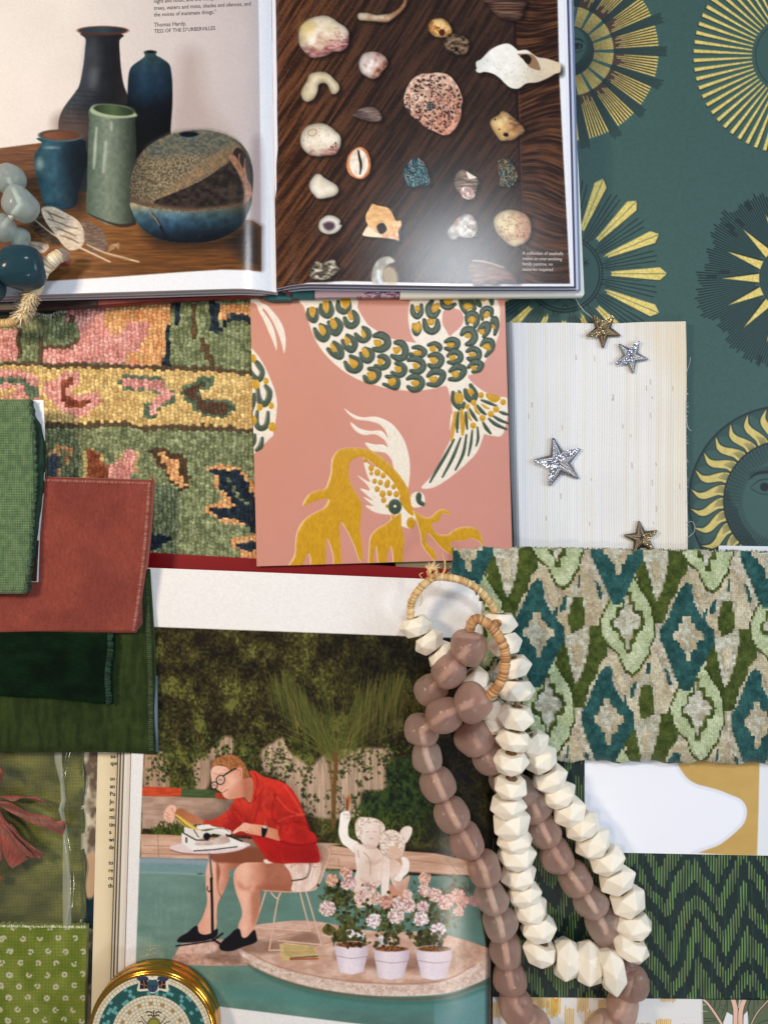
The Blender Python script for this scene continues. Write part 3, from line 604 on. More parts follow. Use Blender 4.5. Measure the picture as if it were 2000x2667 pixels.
def p(f,s,c): cv.poly(f(s),c,0,soft=.3)
p(A,"-200,-60 2000,-60 2000,490 1100,490 0,450 -200,450",GR)
p(A,"-200,240 115,240 115,440 -200,440",PK); 
p(A,"430,60 700,60 1095,60 1090,200 1050,260 1040,470 760,460 500,445 270,440 270,360 430,350 440,320 510,300 505,190 430,170",PK)
p(A,"700,60 1100,60 1095,200 1050,240 1045,465 800,460 830,380 880,360 940,260 940,190 840,190 790,230 760,280 720,290 660,210",OR)
p(A,"790,225 840,190 940,190 940,270 880,370 830,385 780,330",PK)
p(A,"120,240 150,240 150,440 120,440",BR); p(A,"150,170 440,170 440,330 420,350 270,350 265,440 150,440",GR); p(A,"240,300 270,300 270,440 240,440",BR); p(A,"265,335 440,335 500,290 500,190 440,190 430,140 460,140 465,190 512,190 512,310 450,360 265,360",BR)
p(A,"1098,60 1135,60 1135,205 1100,205",NV); p(A,"1048,210 1090,210 1085,470 1042,470",NV); p(A,"1135,60 1340,60 1340,480 1090,470 1092,210 1135,205",GR)
p(A,"1230,80 1256,80 1250,290 1230,290",(.36,.27,.17)); p(A,"1280,290 1330,350 1370,470 1340,475 1290,380",(.36,.27,.17))
p(A,"1340,60 1380,60 1385,210 1420,230 1410,265 1335,255",NV); p(A,"1380,70 1600,70 1600,150 1540,150 1480,150 1440,180 1400,200 1382,180",OR); p(A,"1400,210 1440,170 1480,140 1540,140 1600,150 1600,210 1560,185 1500,180 1450,200 1420,240",NV)
p(A,"-200,440 300,445 500,450 800,465 1200,478 1640,490 1640,525 1200,508 800,492 500,480 -200,470",BR)
p(A,"-200,470 500,480 800,492 1200,508 1640,525 1640,870 1200,855 800,840 300,830 -200,820",YE)
p(A,"-200,820 300,825 800,835 1200,850 1640,862 1640,890 1200,882 800,868 300,860 -200,850",BR)
p(A,"-200,500 150,500 240,560 270,650 240,690 60,700 120,640 100,600 -200,600",PK); p(A,"-200,540 130,550 250,620 240,680 170,670 160,590 -200,575",DG); p(A,"-200,590 120,600 150,650 60,680 -200,690",PK); p(A,"-200,620 100,620 110,650 -200,690",YE)
p(A,"290,590 360,560 380,520 430,505 510,510 515,570 480,600 440,610 460,640 500,650 620,650 665,700 640,730 600,740 570,790 470,790 400,750 350,710 290,650",PK); p(A,"380,600 420,550 470,545 470,580 420,600 420,660 470,680 590,690 560,730 440,735 380,680",RU)
p(A,"755,590 800,530 1030,530 1045,570 1130,650 1100,700 1040,740 980,800 915,795 915,710 980,690 1020,650 980,630 800,630",DG); p(A,"790,560 1020,565 1120,650 1060,690 990,775 950,770 955,710 1010,670 1020,620 790,605",PK)
p(A,"1140,650 1180,600 1230,600 1270,550 1350,545 1350,600 1320,615 1270,650 1290,690 1440,690 1510,720 1510,750 1460,770 1430,805 1290,800 1240,760 1230,730",DG); p(A,"1160,650 1200,615 1240,615 1300,570 1320,590 1260,640 1270,700 1440,705 1470,730 1430,780 1300,780 1250,740 1240,700",(.33,.23,.17))
# lower field
p(B,"380,340 480,340 480,400 450,400 450,370 400,370 370,400 300,400 320,380",OR); p(B,"300,400 400,390 400,540 300,540",(.28,.33,.36)); p(B,"415,400 445,400 445,470 415,470",OR); p(B,"365,480 400,480 400,535 365,535",OR)
p(B,"535,380 560,380 560,560 535,560",(.70,.62,.38)); p(B,"565,370 605,370 650,410 660,470 685,480 690,560 565,560",RU); p(B,"580,350 610,350 605,372 580,372",(.70,.62,.38)); p(B,"650,400 680,400 680,470 655,470",(.70,.62,.38))
p(B,"690,490 740,440 770,400 830,360 870,380 860,500 820,570 690,565",PK); p(B,"740,400 775,390 770,440 740,440",(.74,.62,.40)); p(B,"870,380 890,390 885,520 860,520",(.74,.62,.40))
p(B,"955,370 1050,365 1150,390 1185,440 1190,530 1215,540 1200,610 1160,640 1110,600 1050,500 990,440",(.30,.22,.15)); p(B,"990,385 1040,380 1060,415 1120,420 1150,450 1150,520 1190,590 1165,630 1120,590 1060,500 1035,430",OR)
p(B,"1355,465 1500,460 1530,500 1590,540 1640,600 1700,640 1700,1100 1640,860 1560,850 1530,835 1380,835 1390,800 1340,780 1300,750 1340,730 1420,680 1440,700 1390,650 1350,590 1350,520 1310,510",OR)
p(B,"1345,495 1500,490 1540,530 1580,570 1600,640 1640,680 1640,900 1590,880 1560,820 1520,800 1400,800 1350,760 1345,735 1500,735 1480,690 1430,650 1380,600 1385,540 1345,520",NV)
p(B,"1440,560 1470,545 1500,620 1560,680 1600,760 1570,720 1500,660",GR); p(B,"1460,930 1600,910 1640,890 1640,1060 1540,1050 1530,1010 1480,990",OR); p(B,"1490,955 1640,950 1640,1010 1560,1010 1500,985",NV)
p(B,"935,900 1090,905 1085,930 1010,985 935,1000",NV)
cv.q=None
cw,chh=11.4,9.0
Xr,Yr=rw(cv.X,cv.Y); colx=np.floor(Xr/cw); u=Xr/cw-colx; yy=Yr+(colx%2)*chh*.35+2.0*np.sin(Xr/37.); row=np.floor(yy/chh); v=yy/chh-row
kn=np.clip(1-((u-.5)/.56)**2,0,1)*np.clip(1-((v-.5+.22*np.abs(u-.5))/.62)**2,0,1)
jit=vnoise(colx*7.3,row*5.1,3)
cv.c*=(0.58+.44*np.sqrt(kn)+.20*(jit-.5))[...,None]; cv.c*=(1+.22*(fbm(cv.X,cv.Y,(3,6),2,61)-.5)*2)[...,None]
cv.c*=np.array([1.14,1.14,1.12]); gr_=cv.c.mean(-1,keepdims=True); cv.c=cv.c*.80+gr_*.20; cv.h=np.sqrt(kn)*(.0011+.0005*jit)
m_rug=mat('wool_knots',rough=.95,bump=[(2200,.00025,(1,2.2,1)),(700,.0003)],spec=.1,sheen=.25)
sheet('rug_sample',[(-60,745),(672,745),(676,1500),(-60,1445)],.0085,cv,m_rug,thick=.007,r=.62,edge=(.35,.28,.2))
tag(bpy.data.objects['rug_sample'],'thick knotted wool rug in green, mustard, pink and navy beside the pink sheet','rug')
# ================= pink wallpaper sheet with patterned fish =================
F1=lambda s:K(s,640,760,4.608); F2=lambda s:K(s,980,760,4.608); F3=lambda s:K(s,740,1040,2.9625)
pink=G((650,800),(1340,1400),[(.765,.525,.445),(.76,.52,.445),(.775,.54,.485),(.755,.525,.475)],(70,.015))
cv=Cv(630,740,1350,1500,.66,pink)
WH=NZ((.86,.82,.76),(.91,.88,.83),(3,3),71); DK=NZ((.19,.25,.19),(.24,.31,.235),(2.5,9),72); MU=NZ((.72,.53,.03),(.79,.60,.06),(2.5,9),73)
def body(P,sm=1): cv.poly(P,(.90,.72,.66),sm,soft=2.5,h=.00006,he=3); cv.poly(P,WH,sm,h=.00010,he=3)
body(F1("120,40 190,130 250,160 320,230 400,330 450,430 475,540 478,640 462,735 440,640 400,520 350,400 290,290 230,210 200,215 280,330 330,430 360,540 372,640 368,702 340,620 280,480 220,340 160,230 130,150 60,110"))
body([(640,880)]+F1("60,660 150,770 230,900 300,1060 350,1190 375,1330 370,1450 350,1600 330,1680 300,1750")+[(640,1170)])
# the ringed body, a ribbon curling from the book's edge
body(F1("680,80 700,180 740,300 780,430 830,560 900,680 1000,800 1120,910 1250,1000 1390,1070 1560,1120 1659,1150")+F2("100,1150 250,1175 430,1190 560,1180 700,1160 830,1130 870,1200 890,1300 910,1400 915,1500 880,1659")+F3("1290,110 1300,180 1285,300 1240,400 1190,500 1130,600 1060,683 1150,680 1240,630 1320,570 1420,480 1490,400 1530,300 1545,270 1600,280 1680,275")+F2("1570,1500 1570,1350 1560,1275 1460,1260 1330,1220 1220,1150 1130,1070 1100,1010 1160,985 1220,930 1290,850 1370,740 1430,620 1470,480 1480,330 1480,200 1450,110 1400,40 1300,-10 900,-40 420,-20 405,100 385,230 385,350 405,470 440,560 475,612 400,605 280,590 150,550 30,490")+F1("1659,530 1560,460 1470,400 1400,300 1340,190 1290,80"))
cv.poly(F2("790,330 800,240 850,205 920,195 1000,220 1040,280 1045,350 1010,420 930,490 880,530 840,470 800,400"),pink); 
def ring(f,s,w=26,dot=None,gap=None):
    P=f(s); w=w*1.38
    cv.stroke(P,[w*.62]+[w]*(len(P)-2)+[w*.62],(.10,.13,.10),soft=1.5,a=.55); cv.stroke(P,[w*.62-1.2]+[w-1.2]*(len(P)-2)+[w*.62-1.2],DK,h=.00030,he=4)
    if dot:
        q=f(dot); cv.poly(q,MU,h=.00034,he=4)
R_=ring
w=11
R_(F1,"755,210 755,300 820,350 850,300 850,210",w-1,"765,190 830,185 840,250 810,310 770,270")
R_(F1,"905,160 910,240 985,290 1030,230 1010,130",w+1,"925,120 990,115 1000,200 970,260 930,200")
R_(F1,"1110,120 1115,200 1180,240 1235,190 1235,100",w+1,"1140,90 1250,90 1240,170 1190,215 1150,160")
R_(F1,"1190,320 1220,390 1280,410 1330,360 1320,290 1290,240",w+2,"1225,250 1265,245 1290,320 1260,345 1230,310")
R_(F1,"1000,370 1030,450 1085,495 1130,430 1120,380 1085,330",w+3,"1015,330 1060,325 1100,410 1060,450 1020,400")
R_(F1,"830,450 870,530 940,570 980,520 970,450 900,400",w+2,"880,400 930,410 965,480 930,530 885,480")
R_(F1,"1320,510 1370,570 1430,580 1475,530 1460,470 1410,430",w+1,"1385,460 1420,470 1445,530 1410,560 1390,520")
R_(F1,"1165,590 1200,650 1270,700 1310,640 1290,580 1220,525",w+2,"1190,530 1250,570 1255,610 1220,645 1190,600")
R_(F1,"990,690 1050,740 1130,780 1145,720 1110,660 1060,610",w+2,"1020,620 1060,640 1095,700 1060,725 1020,680")
R_(F1,"1380,740 1410,800 1470,830 1515,780 1500,720 1430,680",w+1,"1390,680 1440,675 1485,750 1440,790 1400,740")
R_(F1,"1195,850 1240,920 1320,945 1370,900 1350,830 1260,775",w+2,"1240,800 1330,830 1345,880 1295,920 1250,870")
R_(F1,"1425,1020 1460,1060 1540,1065 1590,1000 1570,940 1480,925",w+2,"1455,970 1540,960 1565,1030 1500,1065 1465,1020")
R_(F2,"430,170 440,250 490,300 535,250 540,160",w,"470,170 515,170 520,220 490,240 462,210")
R_(F2,"670,110 625,190 640,270 690,290 750,230",w+2,"670,170 740,130 755,190 710,245 665,230")
R_(F2,"785,90 800,160 870,185 940,150",w+1,"810,90 920,80 900,140 850,160 815,130")
R_(F2,"1005,90 1040,180 1070,250",w+2); R_(F2,"1040,100 1120,110 1175,200",w+4,"1050,150 1120,140 1155,185 1100,220 1055,200")
R_(F2,"1205,80 1220,130 1245,170",w+1); R_(F2,"1350,60 1380,110 1385,150",w-1); cv.poly(F2("1245,80 1320,80 1310,110 1280,120 1255,105"),MU,h=.0003)
R_(F2,"1270,330 1270,240 1320,200 1375,220 1380,290",w,"1290,260 1340,245 1355,290 1320,320 1285,300")
R_(F2,"1090,380 1095,300 1140,255 1200,290 1200,370 1180,420",w+1,"1100,320 1150,290 1195,330 1160,385 1105,365")
R_(F2,"1385,400 1400,340 1430,330 1440,420 1420,510",w,"1365,400 1410,395 1425,440 1390,435")
R_(F2,"1230,460 1290,400 1340,400 1330,470 1290,540",w+2,"1225,460 1285,450 1300,500 1260,515 1230,490")
R_(F2,"1025,510 1070,460 1140,460 1180,540 1140,610 1085,630",w+3,"1060,520 1110,500 1140,535 1100,560 1065,545")
R_(F2,"1260,640 1310,590 1380,600 1380,680 1315,770",w+1,"1270,650 1340,620 1375,690 1330,700 1290,680")
R_(F2,"1090,715 1160,685 1225,720 1220,790 1150,815 1100,800",w+1,"1105,740 1185,735 1170,775 1130,780")
R_(F2,"1105,905 1180,850 1255,870 1230,930 1160,960",w+1,"1130,895 1190,890 1195,940 1150,935")
R_(F2,"830,600 900,575 970,600 960,660 900,690 830,680",w+1,"845,620 930,615 925,660 880,670 850,650")
R_(F2,"860,770 930,720 1000,750 1005,810 940,850 865,845",w+1,"870,770 940,765 950,800 900,830 875,800")
R_(F2,"625,640 700,625 760,660 760,700",w,"640,665 700,645 715,700 670,720 640,700"); R_(F2,"635,770 720,755 780,810 750,880 690,905 630,880",w+2,"640,790 720,790 720,840 680,870 645,830")
R_(F2,"440,670 510,670 580,720 530,770 430,765 415,745",w,"450,715 535,710 530,755 480,765 450,745")
R_(F2,"385,820 460,805 540,840 560,910 500,960 415,950",w+2,"435,860 500,865 505,905 460,930 435,890")
R_(F2,"230,610 300,620 345,680 340,770 270,800 190,770",w+3,"200,670 280,665 290,710 240,750 205,715")
R_(F2,"-20,530 50,520 120,560 130,640 60,690 -30,690",w+4,"-30,580 50,580 70,620 30,660 -20,640")
R_(F2,"30,780 90,780 140,830 120,890 60,910 -10,890",w+1,"15,820 60,800 90,840 50,885 20,870")
R_(F2,"235,860 300,880 340,930 310,990 240,1000 190,970",w+1,"220,900 290,900 300,930 260,970 225,940")
R_(F2,"120,1015 180,1030 250,1060 255,1120 220,1150 90,1110",w,"140,1060 210,1030 240,1080 190,1130 145,1100")
R_(F2,"375,1045 440,1020 520,1040 550,1100 510,1160 440,1175 380,1140",w+1,"415,1080 500,1065 510,1110 465,1140 425,1110")
R_(F2,"620,1010 690,960 790,975 790,1040 720,1110 620,1110",w+2,"635,1030 720,1015 730,1060 690,1090 640,1070")
R_(F2,"885,950 960,905 1040,920 1040,980 970,1040 880,1050",w+2,"895,970 980,955 985,1010 940,1030 905,1000")
R_(F2,"920,1210 930,1310 1010,1390 1050,1340",w+1,"940,1220 1010,1205 1050,1290 1000,1340 945,1320"); cv.poly(F2("975,1180 1010,1190 1020,1220 990,1210"),DK)
R_(F2,"1065,1180 1090,1260 1150,1300 1185,1230 1130,1120",w+1,"1095,1165 1140,1160 1170,1210 1130,1245 1100,1210")
R_(F2,"445,390 450,470 485,510 520,450 510,370",w-3,"430,390 520,370 540,420 500,490 440,450")
R_(F2,"575,340 600,440 670,480 730,430 730,345",w+2,"610,330 690,330 690,390 640,405 612,370")
# tail fins
def dab(f,s,w,c=DK): P=f(s); cv.stroke(P,[w*.6]+[w]*(len(P)-2)+[w*.55] if len(P)>2 else w,c,h=.00028,he=4)
for s,w_ in (("985,1440 975,1550 980,1640",7),("1065,1450 1075,1550 1090,1640",7),("1120,1410 1160,1480 1205,1545",10),("1210,1365 1260,1430 1310,1470",10),("1260,1300 1340,1330 1440,1370",9),("1480,1440 1530,1460 1580,1475",9),("1400,1490 1480,1540 1580,1580",9),("1350,1525 1430,1590 1560,1650",10),("1280,1570 1320,1640 1370,1700",10)): dab(F2,s,w_)
for s,w_ in (("1370,200 1350,280 1340,350",0),): pass
for s,w_ in (("940,1440 930,1540 925,1640",6),("1020,1410 1030,1520 1045,1660",11),("1095,1430 1110,1500 1140,1545",7),("1180,1370 1200,1430 1235,1470",8),("1265,1350 1310,1385 1350,1400",7)): dab(F2,s,w_,MU)
cv.poly(F2("1310,1225 1380,1225 1485,1265 1450,1320 1400,1325 1340,1290"),MU,h=.0003)
for x,y,r_ in ((1255,1240,34),(1520,1325,34),(1165,1330,34),(1090,1375,30),(1435,1410,36),(1372,1465,36),(1272,1515,36),(1160,1605,36)): q=F2(f"{x},{y}")[0]; cv.ell(q[0],q[1],r_/4.6,r_/4.6*1.1,MU,h=.00032)
for s,w_ in (("1310,310 1240,440 1180,540 1125,640",8.5),("1360,300 1300,450 1220,600",8.5),("1405,275 1380,420 1320,545",8.5),("1450,240 1440,340 1420,435",7.5),("1490,215 1495,300 1480,360",7.5),("1400,100 1405,160 1410,230",8),("1340,100 1330,180 1335,255",8)): dab(F3,s,w_)
for s,w_ in (("1320,100 1305,220 1290,320",9),("1365,100 1375,180 1375,270",13)): dab(F3,s,w_,MU)
# left edge motif
for s in ("720,0",): pass
R_(F1,"60,950 110,1030 170,1050 200,960 150,870 110,830",w); R_(F1,"145,1160 160,1290 220,1350 270,1300 285,1200 240,1130",w+1); R_(F1,"100,1240 80,1330 60,1440",w+3); R_(F1,"140,1440 130,1580 180,1640 250,1600 270,1450",w)
for x,y,r_ in ((90,800,42),(120,1110,52),(245,1070,34),(170,1385,38),(308,1368,34),(320,1620,48),(90,1540,46)): q=F1(f"{x},{y}")[0]; cv.ell(q[0],q[1],r_/4.6,r_/4.6*1.15,MU,h=.00032)
R_(F1,"110,1720 95,1800 70,1860",w); R_(F1,"200,1760 180,1850 130,1900",w)
# mustard fish
body(F3("465,70 520,110 600,140 700,135 780,160 840,200 890,260 930,330 960,430 970,530 965,620 950,680 900,600 850,540 830,470 790,420 740,405 680,400 640,360 630,335 700,350 760,350 800,370 770,310 700,270 620,275 560,250 525,210 515,178 580,225 660,245 750,245 800,300 780,240 730,190 640,165 560,155 500,115"))
body(F3("610,450 650,500 720,530 800,560 850,650 900,700 960,800 1000,870 1010,930 980,990 940,990 880,960 860,890 810,890 730,880 670,855 630,820 690,825 650,790 615,755 690,785 640,740 590,690 660,705 640,660 600,620 570,590 660,640 640,580 620,510"))
mpoly=lambda s: (cv.poly([(x-1.6,y) for x,y in F3(s)],(.93,.88,.82),h=.0001), cv.poly(F3(s),MU,h=.00030,he=5))
mpoly("40,1290 85,1200 95,1080 110,1010 160,930 250,870 310,840 345,770 250,780 150,822 190,740 260,705 320,690 350,620 365,560 370,480 390,430 440,385 540,375 640,385 700,410 770,460 850,540 900,600 950,680 980,770 1000,890 960,880 900,800 890,730 850,650 780,570 690,500 620,445 560,450 510,480 500,530 500,600 530,680 580,760 600,830 585,1000 600,1100 605,1240 580,1230 540,1120 480,1000 430,960 440,1290 390,1290 380,1200 340,1080 325,1100 310,1290 215,1290 205,1220 180,1190 130,1290")
mpoly("820,890 860,900 900,880 905,980 925,1060 920,1150 905,1290 850,1290 840,1200 822,1130 800,1180 780,1290 735,1290 720,1200 710,1130 690,1200 690,1290 655,1290 660,1140 670,1060 720,1000 790,960 830,920")
mpoly("1000,860 1060,900 1130,910 1190,860 1240,850 1290,890 1220,880 1190,940 1140,960 1170,1030 1260,1045 1310,1010 1380,985 1460,990 1510,1030 1535,1130 1500,1090 1440,1070 1380,1090 1290,1100 1300,1200 1200,1130 1110,1030 1100,1110 1160,1170 1170,1250 1140,1220 1070,1130 1050,1020 1020,920")
for x,y,r_ in ((625,470,17),(672,530,22),(672,572,14),(720,565,24),(765,588,20),(698,632,18),(743,643,19),(718,693,20),(793,660,22),(845,675,18),(760,730,24),(812,725,20),(866,733,22),(768,778,20),(800,640,18),(900,765,14),(795,825,12)): q=F3(f"{x},{y}")[0]; cv.ell(q[0],q[1],r_/2.96*.95,r_/2.96*1.1,(.62,.42,.05)); cv.ell(q[0]-.4,q[1]-.4,r_/2.96*.8,r_/2.96*.95,MU,h=.0003)
q=F3("855,828")[0]; cv.ell(q[0],q[1],17.5,20,DK,h=.0003); cv.ell(q[0],q[1]-1,4,3.5,(.88,.85,.78)); cv.ell(F3("977,953")[0][0],F3("977,953")[0][1],11,15,MU,h=.0003)
cv.poly(F3("835,900 860,915 900,900 890,950 850,930"),MU); body(F3("975,770 990,730 1030,715 1070,730 1085,780 1070,820 1010,835 985,820")); cv.poly(F3("1045,718 1060,740 1058,780 1085,800 1075,825 1030,805 1015,760 1025,725"),DK,h=.0003)
cv.grain((2,2),.015,9)
m_koi=mat('raised_print',rough=.38,bump=[(1500,.00008,(1.6,.5,1))],spec=.5)
def zk(x,y,U,V): return .0135-.0022*np.clip((U-.2)**2*0,0,1)+.0006*np.sin(V*2.6)
sheet('wallpaper_sheet',[(651,740),(1313,740),(1334,1455),(669,1475)],zk,cv,m_koi,thick=.0006,r=.66,edge=(.75,.62,.55),hs=1.5)
tag(bpy.data.objects['wallpaper_sheet.001'],'pink wallpaper sheet with raised mustard and dark green spotted fish, between rug and cream sheet','wallpaper')
# ================= cream grasscloth with sequin stars =================
cv=Cv(1310,820,1810,1460,.9,G((1310,0),(1800,0),[(.82,.85,.90),(.90,.91,.92),(.93,.93,.93),(.93,.92,.905),(.92,.89,.84)],(120,.02)))
v=cv.X+1.2*np.sin(cv.Y/90.); 
st=.5+.5*np.sin(v*2*PI/6.4); cv.c*=(1-.11*(1-st)*(.4+.9*fbm(v,cv.Y,(7,400),2,81)))[...,None]
cv.c*=np.where((fbm(v,cv.Y,(9,900),2,82)>.58)[...,None],np.array([.995,.985,.955]),1.0)
cv.c*=(1-.05*(.5+.5*np.sin(cv.Y*2*PI/4.2+np.floor(v/6.4)*PI)))[...,None]
cv.h=(st)**1.2*.00022
for i in range(26):
    x,y=random.uniform(1350,1780),random.uniform(880,1420); cv.stroke([(x,y),(x+.5,y+random.uniform(5,16))],1.6,(.52,.42,.32),0,a=.7)
cv.poly([(1650,820),(1800,820),(1800,1060),(1760,980),(1700,930)],(.84,.74,.55),soft=60,a=.22)
m_gc=mat('grasscloth',rough=.7,bump=[(1200,.0001)],spec=.3)
def zg(x,y,U,V): return .0072+.0016*np.sin(V*PI)*0-.0045*np.clip((.05-U)/.05,0,1)**2+.0012*np.clip((U-.9)/.1,0,1)*np.clip((.25-V)/.25,0,1)
gpos=quad([(1316,840),(1785,836),(1789,1460),(1338,1460)])
def gp(U,V): 
    x,y=gpos(U,V); return x+1.2*np.sin(V*9),y-4*np.sin(np.clip(U*1.1-.1,0,1)*PI)*(1-V)*-1+1.0*np.sin(U*14)
g_=sheet('wallpaper_sheet',gp,zg,cv,m_gc,thick=.0009,r=.9,size=(465,620),edge=(.85,.82,.75))
tag(g_,'cream ribbed grasscloth sheet with four sequin stars sewn on it','grasscloth')
thr=[]
for P in ([(1786,972),(1790,960),(1795,945),(1797,930)],[(1786,1045),(1786,1080),(1790,1112),(1800,1122)],[(1786,1362),(1800,1358),(1808,1368),(1806,1386),(1790,1400)]):
    thr.append(([W(x,y,.0078) for x,y in cat(P,False,4)],.00016))
for i in range(40):
    y=random.uniform(1000,1430); thr.append(([W(1786,y,.0076),W(1787+random.uniform(2,6),y+random.uniform(-6,6),.0074)],.00012))
m_thr=mat('white_thread',(.82,.82,.80),.6)
tubes('loose_threads',thr,m_thr,g_,3)
m_silver=mat('silver_beads',(.62,.62,.64),.28,metal=.9); m_bronze=mat('bronze_beads',(.47,.41,.33),.3,metal=.85); m_felt=mat('star_felt',(.42,.38,.35),.8,bump=(900,.0002)); m_felts=mat('star_felt_grey',(.60,.60,.62),.7,bump=(900,.0002))
m_seqb=mat('sequins_pale',(.72,.73,.78),.2,metal=.8); m_seqg=mat('sequins_gold',(.64,.56,.42),.25,metal=.8)
def star(cx,cy,r,rot,mb,ms,lab,felt,seqarms,clip=None):
    z=.0078; V=[];F=[]; tips=[]
    for k in range(10):
        rr=r if k%2==0 else r*.43; a=rot+k*PI/5; V.append(W(cx+rr*math.cos(a),cy+rr*math.sin(a),z)); tips.append((cx+rr*math.cos(a),cy+rr*math.sin(a)))
    V+= [Vector((v.x,v.y,z+.0012)) for v in V]; V.append(W(cx,cy,z+.0030))
    for k in range(10): j=(k+1)%10; F.append((k,j,10+j,10+k)); F.append((10+k,10+j,20))
    s=mesh('star',V,[f[::-1] for f in F],felt,g_,None,True); s['label']=lab
    bt=[];sq=[]
    for k in range(0,10,2):
        T=np.array(tips[k]); C=np.array((cx,cy))
        for sg,nb in ((1,tips[(k+1)%10]),(-1,tips[k-1])):
            nb=np.array(nb); arm=(k//2,sg)
            if arm in seqarms:
                for i in range(9):
                    for j in range(3):
                        t=.1+.8*i/8; q=C+(T-C)*t; e=(nb-C)*(1-t) if True else 0; q2=q+(nb-(C+(T-C)*.43))*( .18+.30*j)*min(1,(1-t)*1.9+.1)
                        sq.append((W(q2[0],q2[1],z+.0022+.0010*(1-t)),.0008))
            else:
                n=11
                for i in range(n):
                    t=(i+.6)/n; a=C+(T-C)*t; b=(nb+(T-nb)*t*0.97) ; b=b if t<.97 else T
                    a=C+(T-C)*min(1,t*.78+.0); b=nb+(T-nb)*t
                    bt.append(([W(a[0],a[1],z+.0028-.0012*t),W((a[0]+b[0])/2,(a[1]+b[1])/2,z+.0026-.0010*t),W(b[0],b[1],z+.0013)],.00042*r/34+.00010))
    if bt: tubes('bugle_beads',bt,mb,s,5)
    V=[];F=[]
    for q,rad in sq:
        o=len(V); nx_,ny_=random.uniform(-.35,.35),random.uniform(-.35,.35)
        for j in range(8):
            a=j*PI/4; 
            for rr,dz in ((rad*1.15,0),(rad*.35,-.0002)): dx,dy=rr*math.cos(a),rr*math.sin(a); V.append(q+Vector((dx,dy,dz+dx*nx_+dy*ny_+.0006)))
        for j in range(8): k2=(j+1)%8; F.append((o+2*j,o+2*k2,o+2*k2+1,o+2*j+1))
    if V: mesh('sequins',V,F,ms,s,None,True)
star(1570,860,47,R(90),m_bronze,m_seqg,'bronze beaded star at the top edge of the cream sheet',m_felt,{(2,1),(3,-1),(1,-1)})
star(1642,928,45,R(10),m_silver,m_seqb,'small silver beaded star near the top of the cream sheet',m_felts,{(2,-1),(4,-1)})
star(1455,1204,66,R(-4)+R(-28),m_silver,m_seqb,'largest silver sequin star in the middle of the cream sheet',m_felts,{(0,-1),(2,1),(3,-1)})
star(1669,1402,46,R(-90-8),m_bronze,m_seqg,'bronze beaded star at the bottom of the cream sheet',m_felt,{(1,1),(2,-1)})
t_=tubes('loose_thread',[([W(x,y,z) for x,y,z in [(1494,770,.010),(1500,780,.009),(1508,795,.008),(1522,812,.008),(1540,826,.009),(1560,833,.010),(1574,836,.011)]],.00022)],m_thr,None,4); tag(t_,'fine pale thread hanging from the corner of the open book to the bronze star','thread')
# woven scrap under the pink sheet
cv=Cv(1030,1455,1190,1520,1,(.66,.60,.46)); cv.c*=(.72+.4*(np.sin(cv.X*1.1)*np.sin(cv.Y*1.3)))[...,None]
o=sheet('fabric_scrap',[(1030,1450),(1190,1450),(1190,1500),(1030,1492)],.0098,cv,mat('burlap',rough=.9,bump=(900,.0004)),thick=.0006,r=1); tag(o,'loosely woven beige burlap scrap peeping out under the bottom edge of the pink fish sheet','burlap')
# ================= cut velvet ikat fabric =================
V2=lambda s:K(s,1380,1400,2.676)
LN=NZ((.60,.55,.47),(.76,.72,.65),(16,16),91); TE=NZ((.11,.25,.25),(.18,.35,.34),(14,14),92); LI=NZ((.60,.65,.49),(.71,.745,.61),(26,26),93); DGn=NZ((.20,.25,.10),(.30,.35,.15),(12,12),94); BG=NZ((.63,.58,.47),(.75,.72,.62),(30,30),95)
WV=NZ((.60,.58,.50),(.75,.75,.69),(14,9),96)
cv=Cv(1140,1410,2080,2000,.66,LN)
wob=lambda X,Y:(X,Y)
def qv(X,Y,c=5.4):
    X=X+2.5*np.sin(Y/31.); return (np.floor(X/c)+.5)*c,(np.floor(Y/(c*.9))+.5)*c*.9
cv.q=qv
OX=Cv(0,0,4,4,1); cv.plush=np.zeros((cv.ny,cv.nx))
def pp(P,col,plush=1):
    a=cv.h.copy(); cv.poly(P,col,0,soft=.3,h=(.0012 if plush else .00025),he=1.0)
def o_(s_,T,k=1.0,c0=(0,0)): return [(T[0]+c0[0]+(float(a.split(',')[0])-c0[0])*k,T[1]+c0[1]+(float(a.split(',')[1])-c0[1])*k) for a in s_.split()]
TT=[(1784+i*388-j*207,1658+i*9+j*216) for i in range(-4,5) for j in range(-4,5)]
TT=[t for t in TT if 1000<t[0]<2250 and 1150<t[1]<2250]
LIs="-160,-176 -146,-172 -132,-140 -112,-110 -92,-84 -84,-48 -84,0 -96,20 -100,44 -114,62 -124,84 -140,96 -158,84 -170,64 -178,40 -200,24 -216,-4 -220,-40 -208,-66 -196,-92 -184,-112 -174,-146"
TEs="-2,-142 13,-134 20,-92 43,-52 72,-17 72,18 48,58 30,98 13,140 -7,140 -30,98 -52,48 -66,8 -64,-22 -42,-52 -30,-92 -17,-127"
BGs="100,-184 128,-172 146,-130 162,-90 178,-56 182,-20 168,20 156,60 138,90 122,124 112,150 100,120 84,88 70,56 52,24 44,-14 52,-54 64,-92 76,-134"
for T in TT:
    pp(o_(TEs,T,1.17),WV,0)
    pp(o_("-40,-170 40,-170 44,-120 60,-84 86,-60 76,-40 40,-70 16,-130 -14,-130 -34,-80 -60,-44 -84,-50 -56,-90",T),BG)
for T in TT: pp(o_(BGs,T),BG)
